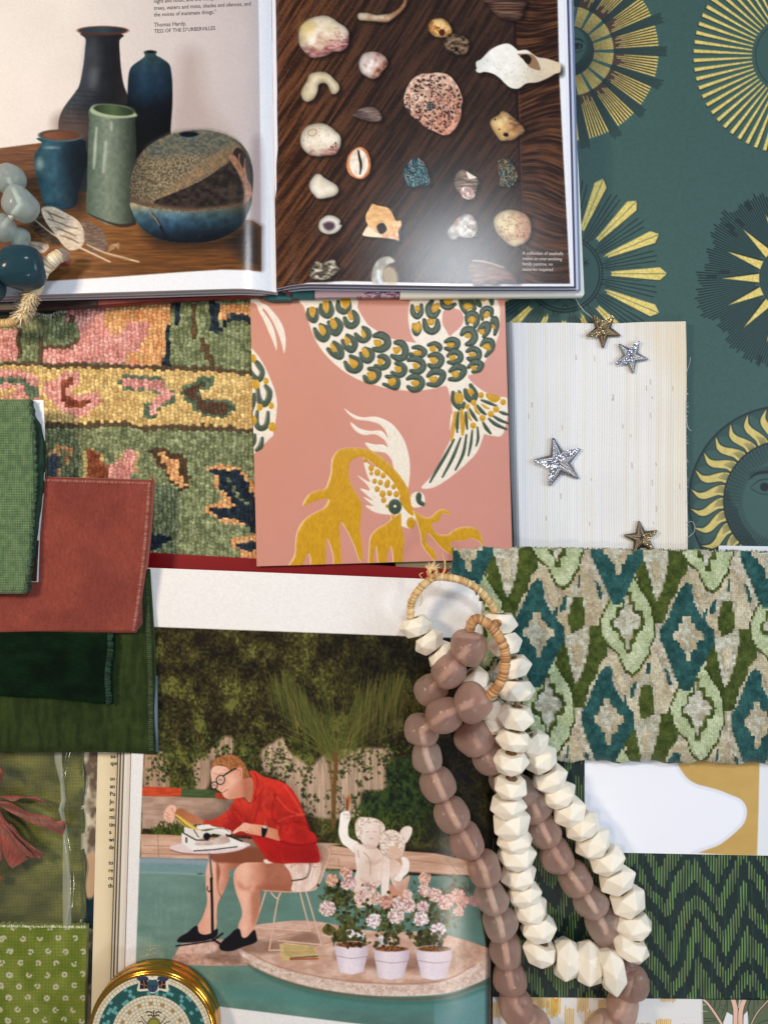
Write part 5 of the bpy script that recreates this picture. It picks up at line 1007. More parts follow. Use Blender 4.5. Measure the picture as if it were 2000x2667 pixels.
# head and neck
skn=G((540,2030),(660,2030),[(.93,.76,.68),(.92,.72,.62),(.84,.58,.47),(.72,.44,.34)],(18,.03))
cv.poly(P4("780,330 880,340 895,420 890,480 865,545 820,500 800,500 750,490"),skn); 
cv.poly(P4("545,270 560,235 640,240 720,260 790,300 810,350 820,400 800,450 780,490 740,510 690,515 650,495 630,460 600,440 580,420 555,400 545,340 540,300"),skn)
hair=NZ((.50,.29,.16),(.70,.46,.28),(3,5),123)
cv.poly(P4("540,275 550,215 590,175 650,150 720,145 780,175 820,220 850,280 860,330 830,345 805,340 800,290 780,255 740,262 700,275 660,240 600,230 560,250"),hair); cv.stroke(P4("560,230 640,215 720,250"),3,(.78,.55,.36),a=.5,soft=3)
cv.poly(P4("750,275 775,250 800,262 805,310 795,350 775,350 760,320"),(.86,.60,.50)); cv.stroke(P4("765,275 785,275 788,320"),1.6,(.62,.36,.28))
cv.poly(P4("560,330 600,330 660,350 690,380 640,420 590,400"),(.80,.54,.44),soft=9,a=.45); cv.poly(P4("700,330 760,360 740,440 690,440"),(.97,.82,.74),soft=12,a=.5); cv.poly(P4("800,350 850,360 860,520 815,500"),(.62,.36,.27),soft=10,a=.55)
for i in range(70):
    q_=P4(f"{pr.uniform(560,840)},{pr.uniform(155,310)}")[0]
    if q_[1]<2005-abs(q_[0]-600)*.0 and q_[1]>1968: cv.stroke([q_,(q_[0]-pr.uniform(1,5),q_[1]+pr.uniform(-2,5))],1.1,pr.choice([(.80,.58,.38),(.42,.24,.13),(.66,.42,.26)]),0,a=.45)
gl=(.09,.10,.09)
cv.stroke(P4("740,262 700,285 660,310 640,325"),4.2,gl,0)
for e_ in ((622,355,34,38),(570,400,26,30)): 
    q=P4(f"{e_[0]},{e_[1]}")[0]; cv.ell(*q,e_[2]/3.19+1.2,e_[3]/3.19+1.2,gl,.3); cv.ell(*q,e_[2]/3.19-1.2,e_[3]/3.19-1.2,(.84,.68,.60),.3); cv.stroke([(q[0]-5,q[1]+1),(q[0],q[1]-1),(q[0]+4,q[1]+1)],1.5,(.35,.22,.18))
cv.stroke(P4("560,300 600,310 640,300"),2,(.62,.42,.32),a=.8)
cv.stroke(P4("585,400 600,430 620,440 640,425"),1.4,(.66,.40,.32),a=.8); cv.stroke(P4("632,462 655,450 680,432"),2.2,(.66,.32,.28)); cv.poly(P4("700,420 780,380 790,470 740,505 690,510"),(.78,.50,.40),soft=8,a=.5)
# far arm and hand with the sheet, near hand
cv.poly(P4("240,620 290,590 350,620 440,670 480,695 470,720 400,720 330,700 260,660"),G((455,2110),(530,2150),[(.66,.40,.26),(.74,.46,.33)],(14,.06)))
cv.poly(P4("160,610 200,565 240,570 255,600 240,640 235,680 215,708 180,700 150,670"),(.92,.72,.63))
for s in ("165,620 200,650","165,650 205,680","175,680 210,700","215,590 235,630"): cv.stroke(P4(s),1.3,(.66,.42,.34),0)
cv.poly(P4("245,640 280,655 330,690 400,740 470,780 475,800 430,790 340,750 270,690"),(.86,.74,.32)); cv.stroke(P4("250,660 330,730 420,790"),2,(.25,.20,.16),0)
tm=(.92,.90,.88)
cv.poly(P4("200,925 240,895 400,870 700,860 850,880 860,905 780,940 620,965 430,968 280,955"),(.88,.80,.80)); cv.stroke(P4("205,935 300,962 450,972 640,968 780,942 855,908"),2.4,(.55,.34,.30))
cv.poly(P4("298,795 420,840 560,865 700,830 800,870 830,905 700,930 560,940 400,950 300,880"),tm,0); cv.poly(P4("420,870 560,850 640,810 700,850 680,880 560,895 430,900"),NZ((.72,.62,.58),(.84,.76,.72),(16,8),130),soft=2)
cv.poly(P4("318,745 420,770 500,780 640,750 710,800 680,820 560,800 430,850 320,800"),(.88,.86,.83),0); cv.stroke(P4("320,800 420,855 520,855"),3.2,(.16,.13,.12),0); cv.stroke(P4("400,770 440,830"),3,(.40,.34,.30),0)
cv.poly(P4("430,735 520,725 560,740 690,770 710,790 690,805 560,765 480,770 430,760"),tm); cv.stroke(P4("470,780 500,765 640,760 700,790"),1.4,(.40,.34,.32)); cv.ell(*P4("508,823")[0],9.5,9,(.07,.07,.08))
cv.stroke(P4("670,810 740,840 800,865"),4,(.14,.09,.10),0); cv.stroke(P4("400,945 560,935 760,910"),2.6,(.10,.09,.09),0); cv.poly(P4("330,830 345,835 345,880 332,875"),(.2,.2,.2),0)
cv.poly(P4("720,800 735,775 780,740 820,710 870,720 960,730 1010,745 1090,770 1100,810 1110,860 1050,845 980,825 900,810 850,800 790,780 740,800"),G((610,0),(730,0),[(.93,.74,.64),(.88,.62,.50),(.78,.48,.36)],(16,.05)))
for s in ("760,770 800,760","790,790 840,780 860,810","840,780 870,800","860,760 890,800"): cv.stroke(P4(s),1.5,(.68,.42,.32),a=.8)
cv.poly(P4("965,745 1000,735 1012,760 990,825 965,820"),(.07,.06,.07)); cv.ell(*P4("988,745")[0],7,4,(.80,.72,.66),.2)
cv.stroke(P4("530,975 540,1080 548,1180"),[6,6,7],(.30,.27,.26),0); cv.stroke(P4("528,975 538,1170"),1.6,(.80,.76,.74),0); cv.stroke(P4("545,1175 552,1400 556,1660"),7,blk,0); cv.stroke(P4("515,1240 512,1265 528,1285 540,1270"),2.4,(.12,.1,.1))
# papers on the slab
cv.poly(P4("1110,1720 1170,1705 1410,1740 1440,1845 1130,1860"),NZ((.74,.64,.42),(.84,.74,.52),(14,3),131),0)
for i in range(9): cv.stroke(P4(f"{1140+i*3},{1728+i*11} {1390+i*3},{1750+i*10}"),1.0,(.56,.44,.28),0,a=.6)
cv.stroke(P4("1200,1835 1430,1820"),2,(.12,.09,.08),0); cv.stroke(P4("1200,1847 1430,1840"),3,(.62,.16,.12),0)
# sculpture pair: a plain stand-in with the same outline
mb=G((870,2130),(1060,2200),[(.97,.945,.92),(.96,.92,.89),(.86,.76,.70),(.96,.91,.88)],(22,.05))
def stat(s,c_=mb): cv.poly(P5(s),(.55,.38,.32),soft=3,a=.6); cv.poly(P5(s),c_)
for i,cc_ in enumerate([(.28,.32,.62),(.80,.68,.16),(.12,.14,.12),(.70,.16,.12),(.62,.32,.14)]): cv.stroke(P5(f"{325+i*3},290 {300+i*14},{165+ (i%3)*12}"),2.8,cc_,0); cv.stroke(P5(f"{300+i*14},{172+(i%3)*12} {299+i*15},{150+(i%3)*12}"),1.6,(.75,.55,.36),0)
stat("275,320 310,295 350,300 358,360 345,400 340,440 350,510 430,560 440,620 400,650 340,600 290,560 262,480 268,400")
cv.stroke(P5("300,320 330,325 350,330"),1.2,(.66,.48,.42)); cv.stroke(P5("330,350 350,352"),1.2,(.66,.48,.42))
stat("400,590 450,570 560,590 620,640 640,720 630,820 610,900 560,960 600,1060 480,1090 410,1090 380,980 385,880 410,780 400,700")
stat("420,480 460,400 520,370 580,390 610,440 610,520 580,590 530,605 480,590")
hc=NZ((.76,.65,.58),(.97,.92,.88),(5,4),132,2.4)
cv.poly(P5("400,440 400,400 425,350 470,345 540,350 600,370 640,410 645,460 610,500 600,440 560,400 500,400 460,430 455,500 430,530 405,490"),hc)
for s in ("490,470 510,465","550,465 570,468","520,520 545,525","470,640 520,700 525,820","420,620 430,680"): cv.stroke(P5(s),1.8,(.62,.44,.38),a=.8)
for s in ("440,560 520,590 600,600","500,720 560,730 610,700","450,860 520,900 600,880"): cv.stroke(P5(s),6,(.72,.54,.47),a=.4,soft=5)
stat("680,680 740,700 800,780 790,860 850,830 840,900 820,960 760,1000 740,960 700,880 670,760",G((1000,2230),(1070,2300),[(.82,.66,.58),(.93,.82,.76),(.74,.56,.48)],(16,.1)))
stat("640,640 680,680 690,800 680,920 690,1040 660,1060 620,1030 615,900 625,760",mb); stat("770,470 800,430 840,420 872,440 860,500 820,560 790,540")
stat("600,540 620,480 680,450 740,460 790,500 815,560 800,640 760,685 700,690 650,670 610,620",hc); cv.poly(P5("690,590 760,600 790,640 760,685 700,680"),(.86,.72,.64),soft=3)
stat("780,680 820,680 850,720 840,800 800,840 770,880 720,860 760,800 790,740"); cv.poly(P5("690,900 760,960 880,1020 860,1100 700,1100 680,1000"),(.78,.56,.46),soft=3)
# geraniums and pots
for i in range(1000):
    a=pr.random(); 
    cx,cy,sx,sy=pr.choice([(905,2370,34,46),(880,2330,40,25),(985,2375,50,44),(1020,2400,40,36),(1100,2370,46,50),(1140,2400,46,44),(1180,2330,30,28),(900,2440,30,22),(1110,2450,30,20)])
    x,y=pr.gauss(cx,sx*.55),pr.gauss(cy,sy*.6); s=pr.uniform(2.5,7); g=pr.uniform(.10,.40)
    cv.ell(x,y,s,s*pr.uniform(.5,.95),(g*1.0,g*1.02,g*.5),pr.uniform(0,3),a=.9,soft=1.8)
for s in ("125,1290 170,1230 250,1290 190,1330","240,1310 330,1220 400,1250 330,1350 270,1360","330,1330 440,1330 500,1400 390,1440"): cv.poly(P5(s),NZ((.22,.23,.10),(.42,.40,.20),(9,9),133))
for s in ("230,900 300,990","200,1130 300,1240","700,1300 740,1180","840,1300 900,1230"): cv.stroke(P5(s),2,(.30,.36,.18),0)
def flower(cx,cy,r_,c_=(.86,.66,.66)):
    q=P5(f"{cx},{cy}")[0]; r_=r_/3.19
    cv.ell(*q,r_*.9,r_*.85,(c_[0]*.72,c_[1]*.62,c_[2]*.62),soft=3)
    for i in range(int(26+r_*1.5)):
        a=pr.uniform(0,6.28); d=math.sqrt(pr.random())*r_*.95; k=pr.uniform(.82,1.1)
        cv.ell(q[0]+d*math.cos(a),q[1]+d*math.sin(a),2.7,2.2,tuple(min(1,v*k) for v in c_),pr.uniform(0,3),a=.95)
for x,y,r_,c_ in ((205,865,56,(.86,.60,.50)),(325,805,52,(.84,.58,.52)),(170,1100,74,(.90,.72,.70)),(345,890,66,(.88,.68,.66)),(980,855,56,(.86,.62,.56)),(975,955,60,(.88,.68,.64)),(1060,990,62,(.88,.68,.64)),(1150,1050,70,(.88,.64,.62)),(1250,1000,66,(.88,.62,.58)),(1290,1040,60,(.86,.58,.54)),(1390,1040,50,(.74,.50,.52)),(550,1205,66,(.92,.78,.78)),(740,1165,72,(.92,.76,.74)),(840,1080,64,(.90,.72,.70)),(760,1060,56,(.88,.70,.68)),(945,1190,68,(.93,.78,.78)),(1085,1290,70,(.92,.78,.80)),(960,1090,52,(.86,.66,.66)),(520,940,64,(.88,.70,.66)),(440,1010,56,(.86,.66,.62)),(650,1050,60,(.80,.54,.48)),(570,1020,54,(.84,.64,.58)),(830,985,40,(.88,.66,.62)),(360,1310,36,(.88,.80,.82)),(450,1330,34,(.86,.78,.80)),(620,1370,34,(.80,.70,.72)),(1260,1130,44,(.86,.62,.58))): flower(x,y,r_,tuple(min(1,v*k) for v,k in zip(c_,(1.06,1.20,1.20))))
def pot(x0,x1,y0,y1,xb0,xb1,yb):
    c_=G((x0,0),(x1,0),[(.80,.74,.78),(.93,.88,.91),(.90,.85,.89),(.76,.68,.72)],(30,.02))
    q=K(f"{(x0+x1)/2},{y0}",0,0,1)[0]; cv.poly([(x0+3,y1),(x1-3,y1),(xb1,yb-4),((xb0+xb1)/2,yb+2),(xb0,yb-4)],c_,0); cv.poly([(x0,y0),(x1,y0+2),(x1-3,y1+6),((x0+x1)/2,y1+11),(x0+3,y1+4)],c_,0)
    cv.stroke([(x0+4,y1+5),((x0+x1)/2,y1+12),(x1-4,y1+7)],1.5,(.62,.54,.56)); cv.ell((x0+x1)/2,y0+1,(x1-x0)/2-1,9,(.84,.78,.80)); cv.ell((x0+x1)/2,y0+1,(x1-x0)/2-4,7.5,NZ((.30,.16,.08),(.62,.40,.22),(3,3),134,3))
pot(871,961,2459,2484,885,946,2536); pot(973,1067,2470,2496,985,1050,2550); pot(1083,1178,2470,2496,1098,1162,2551)
for s in ("700,1330 740,1400","480,1330 460,1400","1060,1340 1050,1440"): cv.stroke(P5(s),3,(.26,.28,.13),0)
for i in range(60):
    cx=pr.choice([915,1015,1125]); x,y=pr.gauss(cx,22),pr.uniform(2425,2468); s=pr.uniform(4,9); g=pr.uniform(.12,.30); cv.ell(x,y,s,s*.7,(g,g*1.0,g*.5),pr.uniform(0,3),a=.9)
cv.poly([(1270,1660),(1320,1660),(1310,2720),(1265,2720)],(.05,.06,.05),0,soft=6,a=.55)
cv.poly([(290,1450),(388,1450),(392,1632),(374,1970),(354,2515),(352,2730),(290,2730)],(.91,.905,.90),0); cv.poly([(290,1450),(1320,1450),(1320,1667),(1100,1658),(392,1632),(290,1628)],(.91,.905,.90),0); cv.poly([(340,2600),(575,2622),(903,2663),(1130,2692),(1130,2740),(340,2740)],(.91,.905,.90),0)
cv.grain((2.6,2.6),.045,11)
ZP=.0195
def zP(x,y,U=None,V=None):
    x=np.asarray(x,float); t=np.clip((x-1120)/170,0,1); return ZP-.0065*t**2.0+.0006*np.sin(x/150.)
b2=empty('open_book',W(800,2100,.006),'open book showing a poolside photograph of a typing person, under the velvet samples','book')
def posP(U,V):
    x0=357-36*V; x1=1296-24*V; x=x0+(x1-x0)*U; y=1478+ (x-372)*.0403; return x,y+(2725-1478)*V
pg=sheet('right_page',posP,zP,cv,m_page,b2,.0002,r=.62,size=(950,1245),edge=(.8,.8,.78))
# leaves fanning out on the left
tl=[(.90,.87,.80),(.55,.50,.47),(.88,.86,.82),(.90,.88,.84),(.42,.37,.36),(.86,.82,.72),(.30,.26,.26),(.86,.82,.72),(.38,.34,.34)]
V=[];F=[];C=[];o=0; nx,ny=40,8; U,Vv=np.meshgrid(np.linspace(0,1,nx),np.linspace(0,1,ny))
for i in range(9):
    d=[3,5,12,20,24,28,32,35,38][i]; x,y=posP(U,Vv); zz=zP(x,y)-.0007-.0008*i*np.clip((1290-x)/300,.3,1); x=x-d*(1+.1*Vv)*(1-U)-(0-3)*(1-U); y=y+3+(Vv*2)
    P=np.stack([WX(x,zz),WY(y,zz),zz],-1).reshape(-1,3); per=np.concatenate([np.arange(nx),np.arange(1,ny)*nx+nx-1,(ny-1)*nx+np.arange(nx-2,-1,-1),np.arange(ny-2,0,-1)*nx]); m=len(per)
    B_=P[per].copy(); B_[:,2]-=.0006; a=np.arange(m); b=(a+1)%m
    V+=[P,B_]; F+=[grid_faces(nx,ny,o),np.stack([o+per[a],o+per[b],o+len(P)+b,o+len(P)+a],-1)[:,::-1]]; C.append(np.tile(tl[i],(len(P)+m,1))); o+=len(P)+m
mesh('page_block',np.concatenate(V),np.concatenate(F),m_leaf,b2,np.concatenate(C),False)
cv=Cv(220,1900,330,2720,.8,G((230,0),(310,0),[(.90,.85,.72),(.90,.84,.70),(.84,.78,.64)],(60,.02)))
lp2=sheet('left_page',[(262,1700),(330,1700),(305,2725),(236,2725)],.0118,cv,m_page,b2,.0006,r=.5,edge=(.75,.7,.6))
fn=[("su-",1971),("spe",1989),("so",2029),("an",2049),("Pu",2069),("Jo",2089),("an",2109),("mi",2129),("tin",2149),("a",2168),("wi",2188),("de",2208),("to",2248),("re",2268),("re",2288),("th",2308)]
text('printed_column',[(s,288-(y-1971)*.017+dx,y+4,11.5,.0,.85,0) for s,y in fn for dx in (0,.9)],mat('column_ink',(.10,.09,.09),.5),lp2,lambda x,y:.0118)
cv=Cv(200,1900,270,2720,.8,NZ((.42,.36,.30),(.84,.80,.70),(22,34),141,3.2))
cv.poly([(215,2330),(250,2330),(246,2420),(215,2415)],(.10,.18,.22),0,soft=4); cv.poly([(215,2240),(250,2230),(248,2330),(215,2328)],(.80,.66,.52),soft=8); cv.poly([(210,2480),(244,2480),(240,2560),(210,2560)],(.20,.20,.21),soft=8,a=.8); cv.poly([(206,2600),(238,2600),(236,2720),(206,2720)],(.62,.56,.48),soft=8,a=.9)
sheet('front_cover',[(216,1800),(275,1800),(262,2725),(206,2725)],.0085,cv,m_page,b2,.0016,r=.8,edge=(.3,.25,.2))
sheet('back_cover',[(330,1436),(1190,1484),(1190,1580),(330,1530)],.0102,None,mat('cover_red_gloss',(.50,.035,.06),.35),b2,.0022,r=.2,color=(.5,.03,.06))
# ================= velvet samples and linen at the left =================
Y8=lambda s:K(s,0,1420,3.770)
def swatch(name,P4_,z0,th,m,lab,cat_,col,par=None,edge=None,rt=(0,0,1,1),fuzz=None,curve=None,rnd=.03,r=.4,amp=.0008,bowf=None):
    """cloth sample with rolled edges; rt: which sides roll (left, top, right, bottom)"""
    q=quad(P4_)
    def z(x,y,U,V):
        h=np.ones_like(U)
        for on,t in ((rt[0],U),(rt[1],V),(rt[2],1-U),(rt[3],1-V)):
            if on: e=np.clip(1-t/(rnd*on),0,1); h=h*np.sqrt(np.clip(1-e*e*.96,0,1))
        return z0+th*h+amp*np.sin(U*5+V*4+z0*900)*.6+amp*.5*np.sin(U*11-V*7)
    def pos(U,V):
        x,y=q(U,V)
        if curve: x,y=curve(x,y,U,V)
        return x,y
    cvx=Cv(min(p[0] for p in P4_)-10,min(p[1] for p in P4_)-10,max(p[0] for p in P4_)+10,max(p[1] for p in P4_)+10,.5,col)
    cvx.grain((2.0,6),.12,5,2)
    if fuzz: fuzz(cvx)
    a=sheet(name,pos,z,cvx,m,par,thick=th,r=r,edge=edge)
    if lab: tag(a,lab,cat_)
    return a,pos,z
def vm(nm,tint,var_=(90,.16,(1,1.6,1)),sh_=.7,weave=None): return mat(nm,rough=.95,bump=[(2400,.00018,(1,.35,1))],sheen=sh_,sheen_tint=tint,var=var_,spec=.1,weave=weave)
# olive velvet
ol=NZ((.135,.18,.09),(.185,.24,.12),(12,60),151,2.2)
m_ol=vm('olive_velvet',(.42,.46,.28),sh_=.5)
def crv(x,y,U,V): return x+np.where(U>.5,5*np.sin(V*3.1)*U,0),y+3*np.sin(U*6)*V+1.5*np.sin(U*40)*(1-V)
sw,pos_o,z_o=swatch('velvet_sample',[(-60,1470),(392,1480),(408,1966),(-60,1952)],.0200,.0055,m_ol,'large olive green velvet sample beneath the bottle green and terracotta ones','fabric',ol,rt=(0,.3,0.5,1.0),curve=crv,edge=(.20,.26,.14),rnd=.05)
def hem(par,pos,z,u0,u1,n,cols,vert=True,rng=(0,1),lift=.0006,w=.00028,slant=.3,nm='hem_stitching'):
    pt=[]
    for i in range(n):
        t=rng[0]+(rng[1]-rng[0])*i/n; 
        for a0,a1,b0,b1 in ((u0,u1,t,t+slant/n),(u1,u0,t+slant/n,t+1.0/n)):
            A=np.array([a0,(a0+a1)/2,a1]); Bv=np.array([b0,(b0+b1)/2,b1]); A_,B_=(A,Bv) if vert else (Bv,A)
            x,y=pos(A_,B_); zz=z(x,y,A_,B_)
            pt.append(([W(x[k],y[k],float(zz[k])+lift*(1 if k==1 else .4)) for k in range(3)],w,random.choice(cols)))
    return tubes(nm,pt,m_col,par,3)
hem(sw,pos_o,z_o,.955,1.0,90,[(.22,.30,.16),(.28,.36,.20),(.18,.25,.13)],rng=(.05,.98))
cvl=Cv(380,1850,425,1980,.6,(.42,.50,.58)); o=sheet('lining',[(402,1760),(409,1760),(411,1958),(392,1962)],lambda x,y,U,V:.0215+.003*np.sin(V*PI),cvl,mat('blue_grey_backing',rough=.9,bump=(1500,.0003),weave=(2500,2500,.3,.0002)),sw,.002,r=.5,color=None)
# dark green corduroy velvet
dgc=NZ((.02,.075,.04),(.045,.13,.07),(50,30),152)
def ribs(c_):
    yy=c_.Y-(c_.X)*.03; s=.5+.5*np.sin(yy*2*PI/6.2); c_.c*=(.70+.5*s)[...,None]; c_.h=s*.0002
sw,p_,z_=swatch('velvet_sample',[(-60,1640),(298,1650),(292,1833),(-60,1806)],.0258,.006,vm('bottle_green_velvet',(.10,.40,.22),sh_=.35),'very dark bottle green ribbed velvet sample lying on the olive velvet, below the terracotta one','fabric',dgc,rt=(0,0,.6,.6),fuzz=ribs,rnd=.07,curve=lambda x,y,U,V:(x+3*np.sin(V*8)*U,y+1.5*np.sin(U*9)*V))
fr=[]
for i in range(120):
    t=i/120; x,y=p_(np.array([.96]),np.array([t])); fr.append(([W(x[0]-4,y[0],.0318),W(x[0]+random.uniform(6,12),y[0]+random.uniform(-3,3),.031)],.0005,random.choice([(.04,.16,.09),(.08,.26,.16),(.02,.10,.06)])))
tubes('frayed_edge',fr,m_col,sw,4)
# terracotta velvet
tc_=NZ((.46,.225,.195),(.52,.26,.22),(60,70),153)
sw,p_,z_=swatch('velvet_sample',[(-60,1236),(398,1250),(355,1648),(-60,1652)],.0262,.0062,vm('terracotta_velvet',(.95,.50,.42),(700,.07,(1,.25,1)),.8),'terracotta velvet sample with pink stitched hem along its top and right edges','fabric',tc_,rt=(0,.18,.25,.55),rnd=.045,edge=(.62,.36,.30),curve=lambda x,y,U,V:(x+U*6*np.sin(V*PI),y+0*V))
pc=[(.70,.42,.36),(.62,.34,.28),(.76,.50,.43),(.56,.27,.22)]
hem(sw,p_,z_,.972,1.002,100,pc,rng=(.01,.99),w=.00030); hem(sw,p_,z_,.0,.034,100,pc,vert=False,rng=(.28,.99),w=.00028)
x0=[(398,1250),(399,1243),(396,1236)]; fr=[([W(396+random.uniform(-2,4),1252,.0325),W(396+random.uniform(-7,7),1252-random.uniform(8,17),.0335)],.00022,random.choice(pc)) for i in range(9)]
fr+= [([W(340+random.uniform(-2,28)*0+t*18,1500+t*0+i*1.0,.031),W(0,0,0)],0) for i in () for t in ()]
tubes('corner_tuft',fr,m_col,sw,3)
lf=Cv(330,1510,380,1660,1,(.52,.30,.29)); o=sheet('lower_fold',[(366,1535),(369,1545),(371,1625),(352,1650)],.0262,lf,vm('terracotta_fold',(.8,.45,.4),(200,.2)),sw,.004,r=.6)
# card, its dark fold and green linen
o=sheet('card',[(70,1042),(114,1042),(100,1516),(70,1516)],lambda x,y,U,V:.0338+0*U+.0004*np.sin(V*9),None,mat('white_card',(.84,.86,.89),.4),None,.0008,r=.4,color=(.86,.88,.90),bow=lambda x,y,U,V:(x+U*8*np.sin(np.clip(V*1.35,0,1)*PI),y)); tag(o,'bent white card between the green linen and the terracotta velvet','card')
o=sheet('card',[(76,1405),(102,1408),(96,1514),(74,1514)],.0346,None,mat('brown_card',(.22,.16,.11),.35),None,.0006,r=.3,color=(.25,.2,.15)); tag(o,'narrow dark brown card lying on the white card beside the linen\u2019s lower right edge','card')
ln=NZ((.40,.52,.37),(.50,.61,.43),(9,14),154)
m_lin=mat('green_linen',rough=.85,weave=(1700,1700,.6,.0005),bump=[(500,.0002)],spec=.15,sheen=.2)
def lcrv(x,y,U,V):
    k=np.interp(V,[0,.08,.2,.4,.6,.8,.95,1],[80,86,93,97,90,84,72,70]); X=-60+(k+60)*U; return X+1.2*np.sin(V*150)*np.clip(U*8-7,0,1),y
def lcv2(x,y,U,V):
    k=np.interp(V,[0,.05,.2,.45,.6,.85,.97,1],[92,106,117,112,104,92,80,66]); X=60+(k-60)*U; return X+.5*np.sin(V*47)*np.clip(U*6-5,0,1),y
def lz(z0,th,e=.10):
    def z(x,y,U,V):
        ed=np.clip(1-(1-U)/e,0,1); et=np.clip(1-V/.05,0,1); eb=np.clip(1-(1-V)/.04,0,1); return z0+th*np.sqrt(np.clip(1-ed*ed*.9,0,1))*np.sqrt(np.clip(1-et*et*.7,0,1))*np.sqrt(np.clip(1-eb*eb*.6,0,1))+.0006*np.sin(V*9)+.0004*np.sin(U*5+V*17)
    return z
cvx=Cv(-70,1030,150,1560,.6,ln)
lo=sheet('linen_sample',lambda U,V:lcrv(-60+0*U,1040+506*V+0*U,U,V),lz(.0365,.0070),cvx,m_lin,None,.008,r=.6,size=(170,510),edge=(.22,.32,.20)); tag(lo,'folded sage green linen sample with open weave, lying on the white card','fabric')
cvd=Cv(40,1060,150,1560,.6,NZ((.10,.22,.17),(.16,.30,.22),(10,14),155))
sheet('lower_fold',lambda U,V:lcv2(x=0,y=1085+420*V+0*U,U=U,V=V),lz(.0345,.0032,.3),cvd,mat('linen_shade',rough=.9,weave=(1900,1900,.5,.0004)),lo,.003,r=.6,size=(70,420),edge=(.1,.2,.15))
fr=[]
for i in range(150):
    t=i/150; U_=np.array([.985]);V_=np.array([t]); x,y=lcrv(np.array([0.]),np.array([1040+506*t]),U_,V_); fr.append(([W(x[0]-3,y[0],.0405),W(x[0]+random.uniform(2,6),y[0]+random.uniform(-2,3),.0395)],.00035,random.choice([(.30,.44,.27),(.42,.55,.35),(.20,.32,.2)])))
tubes('frayed_edge',fr,m_col,lo,3)
# dark frayed scrap under the top book
cvx=Cv(-70,790,200,850,1,NZ((.10,.13,.12),(.17,.20,.18),(8,8),156)); o=sheet('fabric_scrap',[(-60,770),(178,770),(172,812),(-60,836)],.0135,cvx,mat('charcoal_linen',rough=.9,weave=(2200,2200,.5,.0003)),None,.0008,r=.8); tag(o,'charcoal woven fabric scrap with pale frayed edge under the open book at top left','fabric')
fr=[]
for i in range(90):
    t=i/90; x=-10+186*t; y=836-(t*.9)*26+4*math.sin(t*19); fr.append(([W(x,y-4,.0137),W(x+random.uniform(-5,5),y+random.uniform(0,5),.0137)],.0002,(.80,.80,.78)))
tubes('frayed_edge',fr,m_col,o,3)
# green fabric in clear plastic
gf=NZ((.42,.44,.22),(.56,.56,.28),(50,26),157)
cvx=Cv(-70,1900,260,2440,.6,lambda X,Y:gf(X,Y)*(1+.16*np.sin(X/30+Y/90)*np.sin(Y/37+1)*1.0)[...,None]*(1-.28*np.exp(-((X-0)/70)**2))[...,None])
def gcrv(U,V): x=-60+(218+6*V+60)*U; return x+1.5*np.sin(V*30)*U,1900+(2425-1900)*V+3*U*0
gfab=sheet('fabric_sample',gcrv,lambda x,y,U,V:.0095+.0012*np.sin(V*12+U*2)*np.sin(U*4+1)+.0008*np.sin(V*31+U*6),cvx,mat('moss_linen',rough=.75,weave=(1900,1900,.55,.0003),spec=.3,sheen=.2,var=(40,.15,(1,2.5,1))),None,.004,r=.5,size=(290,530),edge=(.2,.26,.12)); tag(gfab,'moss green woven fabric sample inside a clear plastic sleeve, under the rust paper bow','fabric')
hem(gfab,gcrv,lambda x,y,U,V:.0105+0*U,.955,.99,90,[(.36,.42,.22),(.30,.38,.2)],rng=(.12,1),w=.0002)
m_pl=bpy.data.materials.new('clear_plastic'); m_pl.use_nodes=True; nt=m_pl.node_tree; nt.nodes.clear(); ou=nt.nodes.new('ShaderNodeOutputMaterial'); mx=nt.nodes.new('ShaderNodeMixShader'); tr=nt.nodes.new('ShaderNodeBsdfTransparent'); gls=nt.nodes.new('ShaderNodeBsdfGlossy'); gls.inputs['Roughness'].default_value=.16; fr_=nt.nodes.new('ShaderNodeFresnel'); fr_.inputs[0].default_value=1.6
mx.inputs[0].default_value=.07; nt.links.new(tr.outputs[0],mx.inputs[1]); nt.links.new(gls.outputs[0],mx.inputs[2]); nt.links.new(mx.outputs[0],ou.inputs[0])
sheet('plastic_sleeve',lambda U,V:(-60+289*U,1930+486*V),lambda x,y,U,V:.0128+.0022*np.exp(-((x-168-14*np.sin(y/70.))/9)**2)+.0008*np.sin(x/40+np.sin(y/60.)*1.5)+.0004*np.sin(y/17.+x/30.),None,m_pl,gfab,.0001,r=.4,size=(289,486),color=(1,1,1))
m_glare=mat('painted_crease_glare',(.86,.88,.82),.35,alpha=.34,spec=.6)  # half-clear whitish strip, paints the glare along the sleeve's crease
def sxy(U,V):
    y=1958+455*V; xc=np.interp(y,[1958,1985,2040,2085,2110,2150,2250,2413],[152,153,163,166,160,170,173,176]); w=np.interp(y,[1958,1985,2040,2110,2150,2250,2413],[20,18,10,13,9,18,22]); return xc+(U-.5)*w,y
sheet('painted_crease_glare',sxy,lambda x,y,U,V:.0134+.0022*np.exp(-((x-168-14*np.sin(y/70.))/9)**2)+.0010*np.sin(x/40+np.sin(y/60.)*1.5)+.001*np.sin(U*PI),None,m_glare,gfab,.0001,r=.8,size=(24,455),color=(1,1,1))
